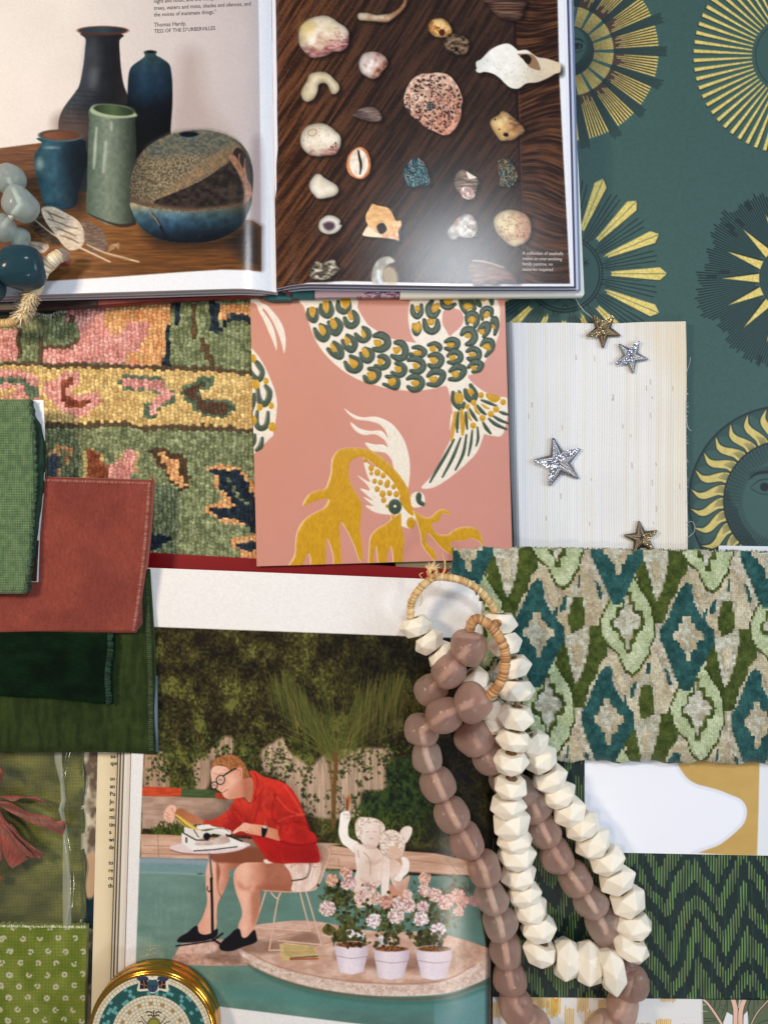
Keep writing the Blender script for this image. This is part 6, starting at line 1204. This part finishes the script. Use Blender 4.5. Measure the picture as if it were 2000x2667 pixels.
# lime dotted linen
cvx=Cv(-70,2400,240,2720,1,NZ((.47,.54,.20),(.58,.63,.28),(40,40),158))
D8=lambda x,y:(x/2.765,1900+y/2.765)
pr=random.Random(8)
rows=[(1430,[100,232,362,487]),(1505,[30,168,290,423,543]),(1597,[78,224,350,475,600]),(1683,[18,152,278,408,537]),(1765,[75,212,342,467,597]),(1848,[10,140,272,405,538]),(1930,[63,203,340,475,600]),(2018,[0,130,263,402,530]),(2095,[60,196,326,463,592])]
for y,xs_ in rows+[(2180,[20,150,280,410,540]),(2265,[80,210,340,470])]:
    for x in xs_:
        for dx in (0,-530):
            q=D8(x+dx,y+pr.uniform(-6,6)); k0=pr.randint(0,7); 
            for k in range(8):
                if pr.random()<.12 or (pr.random()<.4 and k in(k0,(k0+1)%8)): continue
                a=k*PI/4; cv_=(.86,.85,.72); cvx.ell(q[0]+5.3*math.cos(a),q[1]+5.3*math.sin(a),3.2,2.6,cv_,a,soft=1.3)
            cvx.ell(q[0],q[1],1.8,1.8,(.42,.46,.25),a=.7)
def dcrv(U,V): return -60+(226-6*V+60)*U,2410+4*U+315*V+1.6*np.sin(U*110)*np.clip(1-V*20,0,1)
ds=sheet('fabric_sample',dcrv,lambda x,y,U,V:.0150+.0004*np.sin(U*9+V*5),cvx,mat('lime_linen',rough=.85,weave=(1900,1900,.45,.0004),spec=.15),None,.005,r=1,size=(286,315),edge=(.62,.66,.42)); tag(ds,'lime linen sample dotted with small white rings and a pinked top edge','fabric')
fr=[([W(x,2412+4*(x+60)/286+2,.0155),W(x+random.uniform(-2,2),2412+4*(x+60)/286-random.uniform(2,6),.0152)],.0005,random.choice([(.78,.80,.62),(.62,.68,.42),(.86,.86,.74)])) for x in np.arange(-10,226,3.4)]
tubes('pinked_edge',fr,m_col,ds,4)
# rust paper bow
T4=lambda s:K(s,0,1900,5.53)
rs=NZ((.46,.20,.17),(.66,.32,.24),(8,30),160)
def ribbon(L,Rr,z0,amp,cseed):
    L=cat(L,False,6); Rr=cat(Rr,False,6); n=min(len(L),len(Rr)); V=[];F=[];C=[]
    m=5; rnd=random.Random(cseed); ph=rnd.uniform(0,6)
    for i in range(n):
        for k in range(m):
            t=k/(m-1); x=L[i][0]*(1-t)+Rr[i][0]*t; y=L[i][1]*(1-t)+Rr[i][1]*t; z=z0+amp*math.sin(t*PI*1.5+ph+i*.15)+ .003*math.sin(i/n*PI)
            V.append(W(x,y,z)); b=.85+.25*rnd.random(); C.append(((.52+.08*math.sin(t*5+cseed))*b,.285*b,.24*b))
    for i in range(n-1):
        for k in range(m-1): F.append((i*m+k,(i+1)*m+k,(i+1)*m+k+1,i*m+k+1))
    return V,F,C
bow=empty('paper_bow',W(0,2060,.0155),'rust coloured crumpled paper raffia bow at the left edge, lying on the plastic sleeve','bow')
m_raf=mat('paper_raffia',rough=.6,bump=[(900,.0004,(1,.3,1)),(300,.0004)],sheen=.1)
for i,(l,r_,z0,am) in enumerate([("-150,960 0,950 120,950 230,955 350,970 470,960 560,985 650,1050 760,1130","-150,990 0,975 100,1010 210,1035 320,990 430,1000 530,1030 640,1060 730,1130",.0180,.0006),
   ("-120,1010 0,1035 150,1055 300,1130 400,1190 550,1230 700,1255 800,1320 900,1310 950,1330","-120,1060 0,1100 150,1190 330,1280 450,1340 600,1390 750,1450 850,1500 905,1515 950,1400",.0200,.0014),
   ("-100,1120 0,1160 100,1300 200,1400 300,1530 400,1620 500,1700 600,1760 655,1810","-100,1150 0,1210 80,1330 160,1420 260,1550 360,1650 430,1750 500,1830 560,1860",.0205,.0010),
   ("-100,1130 0,1170 60,1260 150,1400 230,1530 330,1650 430,1760 540,1880","-100,1200 -20,1300 30,1370 100,1450 170,1560 270,1700 380,1810 500,1860",.0220,.0016),
   ("-120,1250 0,1300 100,1420 200,1560 300,1720 420,1870","-160,1500 -60,1600 30,1760 90,1880 140,1960 180,2000",.0190,.0016),
   ("-120,1400 -40,1600 0,1700 40,1850","-200,1500 -100,1750 -60,1850 -20,1950",.0180,.001),
   ("-150,480 -40,500 20,560 50,680","-150,620 -60,640 -20,700 10,800",.0240,.002),("-100,2080 0,2100 40,2160","-100,2200 0,2200 20,2210",.0175,.0005)]):
    V,F,C=ribbon(T4(l),T4(r_),z0,am,i+1); n=len(V); V2_=[v-Vector((0,0,.00025)) for v in V]; mesh('paper_strip',V+V2_,F+[tuple(q+n for q in f[::-1]) for f in F],m_raf,bow,C+C,True)
# ================= gold compact with mosaic lid =================
CC=(405,2691); comp=empty('mosaic_compact',W(CC[0],CC[1],.0195),'round gold compact with teal and white mosaic lid, resting on the pool page','compact')
zt=ZP+.0165; cx,cy=W(396,2697,zt).x,W(396,2697,zt).y; RR=163/S*(H-zt)/H
m_gold=mat('polished_gold',(.86,.62,.24),.16,metal=1,bump=(60,.00008)); m_lid=mat('mosaic_enamel',rough=.12,coat=.6,spec=.6)
def lathe(name,prof,m_,par,n=96):
    V=[];F=[]
    for i in range(n):
        a=2*PI*i/n
        for r_,z in prof: V.append(Vector((cx+r_*math.cos(a),cy+r_*math.sin(a),z)))
    k=len(prof)
    for i in range(n):
        j=(i+1)%n
        for q in range(k-1): F.append((i*k+q,j*k+q,j*k+q+1,i*k+q+1))
    return mesh(name,V,F,m_,par,None,True)
lathe('case_wall',[(RR*.99,ZP+.0008),(RR*1.03,ZP+.0016),(RR*1.04,ZP+.0075),(RR*1.03,ZP+.0079),(RR*1.03,ZP+.0083),(RR*1.04,ZP+.0087),(RR*1.04,ZP+.0125),(RR*1.03,ZP+.0142),(RR*1.005,ZP+.0150)],m_gold,comp)
lathe('gold_rim',[(RR*1.005,zt-.0014),(RR*1.012,zt-.0006),(RR*1.005,zt+.0002),(RR*.985,zt+.0007),(RR*.962,zt+.0005),(RR*.950,zt-.0003)],m_gold,comp)
cvx=Cv(220,2520,575,2880,1.15,(.86,.82,.72)); c0=(396,2697)
r_=np.hypot(cvx.X-c0[0],cvx.Y-c0[1]); a_=np.arctan2(cvx.Y-c0[1],cvx.X-c0[0])
rings=[0,14,22,30,38,46,54,62,70,79,88,97,105,114,123,132,140,150,161]
ix=np.searchsorted(rings,r_)-1; ix=np.clip(ix,0,len(rings)-2); r0=np.array(rings)[ix]; r1=np.array(rings)[ix+1]; nt_=np.maximum(6,np.round((r0+r1)/2*2*PI/10.2)); ta=(a_/(2*PI)*nt_+ix*.5); ti=np.floor(ta); tf=ta-ti
jt=vnoise(ix*3.3+.1,ti*1.9+.2,21)
base=np.array([(.86,.82,.71)])*(.95+.09*jt)[...,None]
teal=(r0>=105)&(r0<140); lt=jt>.66
base=np.where((teal&~lt)[...,None],np.array((.12,.33,.31)),base); base=np.where((teal&lt)[...,None],np.array((.38,.63,.62)),base)
tn_=(r0==79)&((ti.astype(int)%3)==0); base=np.where(tn_[...,None],np.array((.68,.51,.30)),base)
gw=np.minimum(np.minimum(tf,1-tf)*(2*PI*r_/nt_),np.minimum(r_-r0,r1-r_)); gr=np.clip((gw-.2)/.7,0,1)
cvx.c=base*gr[...,None]+(1-gr[...,None])*np.array((.56,.52,.44)); cvx.c=np.where((teal&(gr<1))[...,None],base*.8,cvx.c)
M2=lambda s:K(s,200,2480,3.95)
cvx.poly(M2("600,250 640,300 625,395 700,400 740,400 780,425 840,400 860,390 940,405 945,310 970,250 850,235 730,235"),(.88,.85,.76)); 
for s in ("615,255 720,250 740,290 690,290 650,300","850,250 960,252 920,300 880,285 835,285"): cvx.poly(M2(s),(.16,.20,.32))
for s in ("655,300 700,280 735,300 730,375 650,380","835,300 870,280 915,300 920,380 850,372"): cvx.poly(M2(s),(.14,.07,.07),0)
for s in ("690,290 700,330 730,350","655,330 690,335 700,375","880,290 875,335 840,350","915,330 880,335 870,375"): cvx.stroke(M2(s),1.3,(.78,.62,.40))
cvx.poly(M2("745,290 780,280 825,290 840,350 820,400 785,412 745,400 728,350"),(.18,.25,.36)); cvx.poly(M2("750,300 785,290 820,300 825,345 745,345"),(.14,.32,.34),0); cvx.ell(*M2("780,250")[0],12,9,(.90,.87,.80)); cvx.ell(*M2("782,240")[0],5,4,(.76,.58,.26))
for s in ("785,345 785,410","745,345 825,345","745,300 720,250","825,300 845,250"): cvx.stroke(M2(s),1,(.08,.09,.12),0)
cvx.ell(*M2("795,735")[0],17,17,(.45,.42,.16)); cvx.ell(*M2("795,738")[0],12,12,(.56,.55,.22))
for s in ("795,605 796,660","715,620 740,610 780,625","870,620 840,612 815,628","740,655 760,645 785,660","850,655 830,645 805,660"): cvx.stroke(M2(s),3,(.20,.12,.09))
for s in ("670,660 690,690 710,720 730,739","915,660 900,690 880,720 862,739","630,720 670,712 700,739","960,715 930,720 900,739"): cvx.stroke(M2(s),2,(.24,.13,.12))
n=140; V=[];F=[];C=[]
rr_=np.linspace(0.001,1,60); th_=np.linspace(0,2*PI,240,endpoint=False)
Rm,Tm=np.meshgrid(rr_,th_); pxr=161*Rm; X=396+pxr*np.cos(Tm); Y=2697+pxr*np.sin(Tm)
XX,YY=np.meshgrid(np.linspace(-1,1,330),np.linspace(-1,1,330)); 
k=np.maximum(np.abs(XX),np.abs(YY))/np.maximum(np.hypot(XX,YY),1e-9); px=396+159*XX*k; py=2697+159*YY*k
c_,_=cvx.sample(px,py); rad=np.hypot(px-396,py-2697)/159; Z=zt+.0004-.0002*rad**2
mesh('mosaic_lid',np.stack([WX(px,Z),WY(py,Z),Z],-1).reshape(-1,3),grid_faces(330,330),m_lid,comp,c_.reshape(-1,3),True)
# ================= bead strings =================
def basis(o,d,up=(0,0,1),roll=0,tilt=0):
    d=Vector(d).normalized(); u=Vector(up); x=u.cross(d); x.normalize(); y=d.cross(x)
    M=Matrix((x,y,d)).transposed().to_4x4(); return M@Matrix.Rotation(roll,4,'Z')
def facet_mesh(name,seed,n=6):
    """faceted bone bead, axis along z, unit radius"""
    rnd=random.Random(seed); V=[];F=[]
    a0=rnd.uniform(0,1); hc=.62
    for s,ph in ((-1,0),(1,0)):
        for k in range(n):
            a=a0+2*PI*k/n+rnd.uniform(-.08,.08); r=.70*rnd.uniform(.94,1.06); V.append((r*math.cos(a),r*math.sin(a),s*hc*rnd.uniform(.96,1.04)))
    for k in range(n):
        a=a0+2*PI*(k+.5)/n+rnd.uniform(-.07,.07); r=1.02*rnd.uniform(.96,1.04); V.append((r*math.cos(a),r*math.sin(a),rnd.uniform(-.12,.12)))
    for s0,o0 in ((-1,0),(1,n)):
        b0=len(V)
        for k in range(n): x,y,z=V[o0+k]; V.append((x*.42,y*.42,z-s0*.035))
        for k in range(n): j=(k+1)%n; F.append((o0+k,o0+j,b0+j,b0+k))
        F.append(tuple(b0+k for k in range(n)))
    for k in range(n):
        j=(k+1)%n; m=2*n+k; mp=2*n+(k-1)%n
        F.append((k,j,m)); F.append((n+j,n+k,m)); F.append((k,m,mp)); F.append((n+k,mp,m)) 
    bm=bmesh_from(V,F,.055,3); 
    # drilled hole
    me=bpy.data.meshes.new(name); bm.to_mesh(me); bm.free(); 
    for p in me.polygons:
        p.use_smooth=False
        if abs(p.normal.z)>.75 and math.hypot(p.center.x,p.center.y)<.33: p.material_index=1
    return me
import bmesh
def bmesh_from(V,F,bev,seg):
    bm=bmesh.new(); vs=[bm.verts.new(v) for v in V]
    for f in F:
        try: bm.faces.new([vs[i] for i in f])
        except ValueError: pass
    bmesh.ops.recalc_face_normals(bm,faces=bm.faces)
    bmesh.ops.bevel(bm,geom=list(bm.edges)+list(bm.verts),offset=bev,segments=seg,affect='EDGES',profile=.6)
    return bm
def round_mesh(name,seed,L=.80,flat=.0,seg=28,rings=20,wob=.05):
    rnd=random.Random(seed); V=[];F=[]; ph=[rnd.uniform(0,6.28) for _ in range(6)]
    prof=[]
    for i in range(rings+1):
        t=i/rings; a=-PI/2+PI*t; z=math.sin(a); r=abs(math.cos(a))**.62; prof.append((max(r,.16),z*L))
    prof=[(.10,prof[0][1]+.16)]+[(.17,prof[0][1]+.02)]+prof[1:-1]+[(.17,prof[-1][1]-.02),(.10,prof[-1][1]-.16)]
    for r,z in prof:
        for k in range(seg):
            a=2*PI*k/seg; w=1+wob*(math.sin(2*a+ph[0]+z*1.5)*.7+math.sin(3*a+ph[1]-z*2)*.4+.5*math.sin(a+ph[2]+z*3)); w+= -.035*max(0,math.sin(5*a+ph[3])*math.sin(3*z+ph[4])); V.append((r*w*math.cos(a),r*w*math.sin(a),z*(1+.05*math.sin(a+ph[5]))))
    m=len(prof)
    for i in range(m-1):
        for k in range(seg): j=(k+1)%seg; F.append((i*seg+k,i*seg+j,(i+1)*seg+j,(i+1)*seg+k))
    me=bpy.data.meshes.new(name); me.from_pydata(V,[],F); me.update()
    for p in me.polygons: p.use_smooth=True
    return me
def bone_mat():
    m=mat('carved_bone',(.97,.935,.865),.24,sss=.08,sssc=(.004,.003,.002),var=(160,.05),bump=[(420,.00012),(2000,.00002)],spec=.5); return m
m_bone=bone_mat(); m_bone2=m_bone
def glass(name,c,tint,lo=.30,hi=.72,rough=.3):
    """frosted cast glass: light passes straight through part of the body, more at its thin-looking middle than at its rim"""
    m=mat(name,c,rough,sss=.6,sssc=(.016,.012,.011),bump=[(150,.0011),(700,.0003)],spec=.5,coat=.35,coatr=.16,var=(260,.22)); nt=m.node_tree; N=nt.nodes; L=nt.links
    t=N.new('ShaderNodeBsdfTransparent'); t.inputs[0].default_value=(*[float(v) for v in lin(tint)],1); mx=N.new('ShaderNodeMixShader'); lw=N.new('ShaderNodeLayerWeight'); lw.inputs[0].default_value=.35
    r=N.new('ShaderNodeMapRange'); r.inputs[1].default_value=.05; r.inputs[2].default_value=.75; r.inputs[3].default_value=hi; r.inputs[4].default_value=lo; L.new(lw.outputs['Facing'],r.inputs[0])
    n=N.new('ShaderNodeTexNoise'); n.inputs['Scale'].default_value=150; tc=N.new('ShaderNodeTexCoord'); L.new(tc.outputs['Object'],n.inputs['Vector']); ml=N.new('ShaderNodeMath'); ml.operation='MULTIPLY_ADD'; L.new(n.outputs[0],ml.inputs[0]); ml.inputs[1].default_value=.5; ml.inputs[2].default_value=-.25
    ad=N.new('ShaderNodeMath'); ad.use_clamp=True; L.new(r.outputs[0],ad.inputs[0]); L.new(ml.outputs[0],ad.inputs[1]); L.new(ad.outputs[0],mx.inputs[0])
    L.new(N['Principled BSDF'].outputs[0],mx.inputs[1]); L.new(t.outputs[0],mx.inputs[2]); L.new(mx.outputs[0],N['Material Output'].inputs[0]); return m
m_mauve=glass('frosted_mauve_glass',(.91,.755,.69),(.99,.92,.88),.26,.58); m_aqua=glass('frosted_aqua_glass',(.88,.95,.94),(.93,.98,.97),.30,.55,.22); m_tealg=glass('frosted_teal_glass',(.14,.34,.41),(.34,.60,.66),.10,.30,.25)
WB=[facet_mesh('bone_bead',s,n) for s,n in ((1,6),(2,6),(3,5),(4,6),(5,6),(6,6),(7,5))]
PB=[round_mesh('glass_bead',s,.84,wob=.085) for s in (11,12,13,14,15,16,17)]
m_cap=mat('drilled_end',(.55,.42,.29),.7,bump=(600,.0004),var=(300,.4))
for me in WB: me.materials.append(m_bone); me.materials.append(m_cap)
m_mauves=[m_mauve,glass('frosted_mauve_glass_deep',(.87,.71,.65),(.97,.89,.85),.24,.52),glass('frosted_mauve_glass_pale',(.94,.81,.755),(.99,.94,.91),.30,.62)]
for i_,me in enumerate(PB): me.materials.append(m_mauves[i_%3])
def string(root,beads,meshes,th,nm='bead',rs=None,lw=1.0):
    """beads: (x px, y px, radius px, z centre[, direction deg])"""
    rnd=random.Random(5); pts=[W(b[0],b[1],b[3]) for b in beads]
    for i,b in enumerate(beads):
        p=pts[i]; d=(pts[min(i+1,len(pts)-1)]-pts[max(i-1,0)])
        if len(b)>4 and b[4] is not None: d=Vector((math.cos(R(b[4])),-math.sin(R(b[4])),0))
        o=bpy.data.objects.new(nm,meshes[rnd.randrange(len(meshes))]); COL.objects.link(o); o.parent=root
        r=b[2]/S*(H-b[3])/H; M=basis((0,0,0),d+Vector((rnd.uniform(-.1,.1),rnd.uniform(-.1,.1),rnd.uniform(-.1,.1)))*d.length,roll=rnd.uniform(0,6.28))
        o.matrix_local=Matrix.Translation(p-WL[root.name])@M@Matrix.Diagonal((r,r,r*th*rnd.uniform(.94,1.06),1))
    return pts
wh=empty('bead_string',W(1400,2000,.004),'string of faceted ivory bone beads with a wrapped raffia loop, coiled at lower right','bead string','bead strings lying at the lower right')
J=.0290
left=[(1082,1631,43,.034,70),(1118,1672,42,.033,50),(1150,1706,42,.031,45),(1180,1736,42,.029,45),(1236,1770,44,.027,50),(1262,1806,42,.026,65),(1275,1845,42,.025,80),(1285,1883,42,.024,70),(1312,1912,40,.022,40)]
st_=[(1389,1937,43,.024,50),(1409,1977,46,.022,50),(1430,2026,48,.020),(1454,2069,47,.019),(1482,2110,49,.018),(1516,2150,49,.018),(1543,2194,49,.018),(1579,2236,50,.018),(1604,2289,50,.018),(1632,2344,51,.018,65),(1647,2409,51,.020,80),(1640,2466,49,.025,115)]
mid=[(1300,1622,46,.034,88),(1314,1678,46,.035),(1336,1737,47,.036),(1343,1798,49,.036),(1343,1866,50,.038,90),(1337,1927,47,.037),(1329,1983,47,.036),(1329,2046,46,.033),(1321,2095,48,.029),(1329,2141,54,.026),(1340,2188,48,.024),(1344,2226,52,.022),(1349,2277,47,.020),(1364,2326,47,.019),(1381,2366,47,.018),(1401,2416,48,.018),(1405,2478,47,.018,100)]
bot=[(1472,2498,54,.019,3),(1533,2508,58,.020,2),(1591,2526,57,.028,-3)]
for L in (left,st_,mid,bot): string(wh,[(b[0],b[1],b[2]*1.05)+tuple(b[3:]) for b in L],WB,.81)
ctr=[W(b[0],b[1],b[3]) for b in left+[(1350,1925,0,.020)]+st_]; tubes('cord',[(ctr,.0011)],mat('cord_fibre',(.60,.45,.28),.8,bump=(1500,.0003)),wh,6)
tubes('cord',[([W(b[0],b[1],b[3]) for b in mid+bot]+[W(1640,2466,.025)],.0011)],bpy.data.materials['cord_fibre'],wh,6)
mv=empty('bead_string',W(1250,2200,.004),'string of rounded frosted mauve glass beads looped through the ivory one','bead string','bead strings lying at the lower right')
p1=[(1220,1686,47,.052,115),(1168,1748,45,.048,140),(1122,1797,42,.036,60)]
p2=[(1230,1830,50,.054,150),(1156,1862,48,.048,165),(1098,1902,44,.038,100),(1111,1971,42,.034),(1141,2043,44,.033),(1177,2122,48,.033),(1216,2190,46,.033),(1259,2261,46,.031),(1279,2338,45,.026),(1302,2404,44,.021),(1316,2474,45,.017),(1327,2546,44,.016),(1342,2618,46,.016),(1385,2675,48,.016,30)]
q=[(1234,1922,48,.030,60),(1272,1975,44,.026),(1318,2030,42,.017),(1358,2062,42,.016),(1390,2098,44,.016),(1417,2165,45,.016),(1450,2228,45,.016),(1496,2289,45,.016),(1538,2350,45,.016),(1572,2410,45,.016),(1592,2462,40,.015),(1618,2510,40,.015,60),(1640,2555,46,.018,70),(1620,2626,44,.016,110),(1570,2684,48,.016,145)]
for L in (p1,p2,q): string(mv,L,[b_ for b_ in PB],1.10)
m_wc=mat('white_cord',(.97,.92,.88),.7,bump=(1500,.0003))
for L in (p1+p2[:0],p2,q): tubes('cord',[([W(b[0],b[1],b[3]) for b in L],.0026)],m_wc,mv,6)
# wrapped raffia
def wrapped(name,path,w,m_,par,turns=1.0,seed=1,k=14,cols=((.86,.72,.50),(.76,.60,.38),(.92,.81,.60))):
    P=cat([tuple(p) for p in path],False,10); P=[np.array(p) for p in P]; rnd=random.Random(seed)
    pts=[W(p[0],p[1],p[2]) for p in P]
    # arc length resample
    L=[0]
    for a,b in zip(pts[:-1],pts[1:]): L.append(L[-1]+(b-a).length)
    tot=L[-1]; n=int(tot/.00028); V=[];F=[];C=[]; r=w/2/S; up=Vector((0,0,1)); j=0
    for i in range(n+1):
        s=tot*i/n
        while j<len(L)-2 and L[j+1]<s: j+=1
        f=(s-L[j])/max(L[j+1]-L[j],1e-9); p=pts[j].lerp(pts[j+1],f); t=(pts[j+1]-pts[j]).normalized(); x=t.cross(up).normalized(); y=x.cross(t)
        for q_ in range(k):
            a=2*PI*q_/k; ph=s/.0015*turns+a/(2*PI)+.7*math.sin(s*410+seed)+.35*math.sin(s*1300); fr=ph-math.floor(ph); band=math.floor(ph); rr=r*(.86+.16*math.sin(PI*fr)**.6+.06*math.sin(band*2.7)); 
            c=cols[int(band*7.3)%3]; sh_=.84+.18*math.sin(PI*fr)
            V.append(p+(x*math.cos(a)+y*math.sin(a))*rr); C.append(tuple(v*sh_ for v in c))
    for i in range(n):
        for q_ in range(k): q2=(q_+1)%k; F.append((i*k+q_,i*k+q2,(i+1)*k+q2,(i+1)*k+q_))
    F.append(tuple(range(k))[::-1]); F.append(tuple(n*k+i for i in range(k)))
    return mesh(name,V,F,m_,par,C,True)
m_rf=mat('raffia_wrap',rough=.45,bump=[(2500,.0001)],spec=.4)
U1=lambda s,zs:[(a[0],a[1],z) for a,z in zip(K(s,1020,1400,4.1475),zs)]
lo1=wrapped('raffia_loop',U1("205,875 215,700 290,570 380,480 460,430 540,425 660,440 800,480 930,560 1050,680 1115,800",[.036,.040,.042,.043,.043,.043,.043,.042,.041,.040,.038]),19,m_rf,wh)
lo2=wrapped('raffia_loop',U1("840,1000 860,930 900,885 970,890 1070,960 1170,1090 1225,1240 1220,1400 1185,1540 1110,1650 1045,1720",[.055,.057,.059,.060,.061,.062,.062,.062,.062,.061,.058]),24,m_rf,mv,seed=2,cols=((.78,.58,.38),(.64,.45,.28),(.84,.66,.46)))
kp=[]
kn=K("440,360",1020,1400,4.1475)[0]
rn=random.Random(9)
for i in range(34):
    a=rn.uniform(0,6.28); r1=rn.uniform(6,16); pts=[]
    for k in range(6):
        a2=a+k*.9; pts.append(W(kn[0]+r1*math.cos(a2)*(1-.06*k),kn[1]+4+r1*math.sin(a2)*.9,.044+.004*math.sin(k+i)))
    kp.append((pts,.0005,rn.choice([(.82,.64,.40),(.70,.52,.30),(.90,.76,.54)])))
for i in range(46):
    a=rn.uniform(-2.9,-.6); L=rn.uniform(12,26); kp.append(([W(kn[0],kn[1],.046),W(kn[0]+L*.5*math.cos(a),kn[1]+L*.5*math.sin(a),.048),W(kn[0]+L*math.cos(a+.3),kn[1]+L*math.sin(a+.3),.046)],.0003,(.90,.78,.58)))
for s in ("540,400 580,350 565,250 545,160","545,395 570,330 580,240","170,700 190,660 240,620 300,580","310,600 330,680 300,740","340,380 300,400 330,440"): kp.append(([W(a[0],a[1],.044) for a in cat(K(s,1020,1400,4.1475),False,4)],.00035,(.86,.70,.48)))
tubes('raffia_knot',kp,m_col,wh,4)
kp=[];kn=K("1130,930",1020,1400,4.1475)[0]
for i in range(26):
    a=rn.uniform(0,6.28); r1=rn.uniform(5,13); kp.append(([W(kn[0]+r1*math.cos(a+k*.9)*1.0,kn[1]+r1*math.sin(a+k*.9)*.8,.058+.005*math.sin(k+i)) for k in range(6)],.0006,rn.choice([(.66,.46,.28),(.78,.58,.38),(.54,.35,.2)])))
for i in range(16):
    k0=K("870,900",1020,1400,4.1475)[0]; a=rn.uniform(1.2,4.0); kp.append(([W(k0[0],k0[1],.060),W(k0[0]+9*math.cos(a),k0[1]+12*math.sin(a),.060)],.0005,(.72,.50,.30)))
tubes('raffia_knot',kp,m_col,mv,4)
# ================= sea glass string at the left =================
sg=empty('bead_string',W(40,600,.036),'string of pale aqua and deep teal frosted glass beads with a frayed tassel','bead string')
AB=[round_mesh('aqua_bead',s,.86,wob=.07) for s in (21,22,23)]; TB=[round_mesh('teal_bead',s,.95,wob=.06) for s in (31,32)]
for me in AB: me.materials.append(m_aqua)
for me in TB: me.materials.append(m_tealg)
string(sg,[(24,466,40,.053,60),(55,533,46,.056,120),(8,592,38,.053,150),(54,620,26,.045,20)],AB,.95)
string(sg,[(58,699,58,.056,165),(-38,744,52,.056,160)],TB,1.0)
tubes('cord',[([W(24,466,.053),W(55,533,.056),W(8,592,.053)],.002)],m_wc,sg,6)
gm=round_mesh('clear_bead',41,.9,wob=.1); gm.materials.append(glass('clear_frost',(.86,.86,.84),(.95,.95,.95))); string(sg,[(165,664,15,.050,20)],[gm],1.2)
wrapped('cord_end',[(158,664,.050),(140,676,.052),(122,692,.052),(108,715,.051),(99,738,.049),(90,758,.046)],31,m_rf,sg,seed=3,cols=((.90,.83,.70),(.82,.74,.60),(.94,.89,.79)))
wrapped('cord_end',[(110,700,.050),(128,704,.049),(145,690,.049),(158,672,.048)],12,m_rf,sg,seed=5,cols=((.84,.76,.62),(.74,.64,.50),(.90,.84,.72)))
fb=[]
for i in range(620):
    t=rn.random(); x0,y0=88-34*t*.9,756+62*t; a=rn.gauss(0,.80); dx,dy=-.42*math.cos(a)-.9*math.sin(a)*.8,.9*math.cos(a)-.42*math.sin(a); L=rn.uniform(20,42)
    z0=.046-.006*t; e=(x0+dx*L,y0+dy*L); fb.append(([W(x0,y0,z0+.002),W(x0+dx*L*.5+rn.uniform(-2,2),y0+dy*L*.5,z0+.004*rn.random()+.001),W(*e,z0-.004*rn.random())],.00036,rn.choice([(.94,.89,.77),(.84,.74,.54),(.94,.90,.80),(.78,.68,.50)])))
tubes('tassel',fb,m_col,sg,3)
wrapped('cord_end',[(-40,838,.034),(0,842,.034),(30,840,.036),(52,826,.040)],22,m_rf,sg,seed=4,cols=((.84,.72,.50),(.76,.62,.40),(.90,.80,.60)))
# ================= camera, light =================
cam=bpy.data.cameras.new('camera'); co=bpy.data.objects.new('camera',cam); COL.objects.link(co); co.location=(0,0,H)
cam.sensor_fit='VERTICAL'; cam.angle=2*math.atan(1333.5/S/H); cam.clip_start=.01; cam.clip_end=50; SC.camera=co
w=bpy.data.worlds.new('World'); SC.world=w; w.use_nodes=True; w.node_tree.nodes['Background'].inputs[0].default_value=(.80,.86,1.0,1); w.node_tree.nodes['Background'].inputs[1].default_value=.25
def area(name,loc,tgt,sx,sy,e,col):
    l=bpy.data.lights.new(name,'AREA'); l.shape='RECTANGLE'; l.size=sx; l.size_y=sy; l.energy=e; l.color=col
    o=bpy.data.objects.new(name,l); COL.objects.link(o); o.location=loc; d=Vector(tgt)-Vector(loc); o.rotation_euler=d.to_track_quat('-Z','Y').to_euler()
area('window_light',(.14,.45,.92),(.0,.05,0),.15,.10,3.4,(.88,.94,1.0))
area('side_window',(.95,.05,.62),(.1,-.1,0),.40,.40,5.4,(.75,.87,1.0))
area('room_lamp',(-.62,.22,.72),(0,0,0),.14,.14,5.8,(1.0,.80,.57))
area('low_lamp',(.27,-.73,.80),(.05,-.2,0),.11,.10,1.7,(1.0,.90,.78))
SC.view_settings.view_transform='Standard'; SC.view_settings.look='None'; SC.view_settings.gamma=1; SC.view_settings.exposure=-.05
SC.render.engine='CYCLES'; SC.cycles.use_denoising=True; SC.cycles.max_bounces=8; SC.cycles.transmission_bounces=6
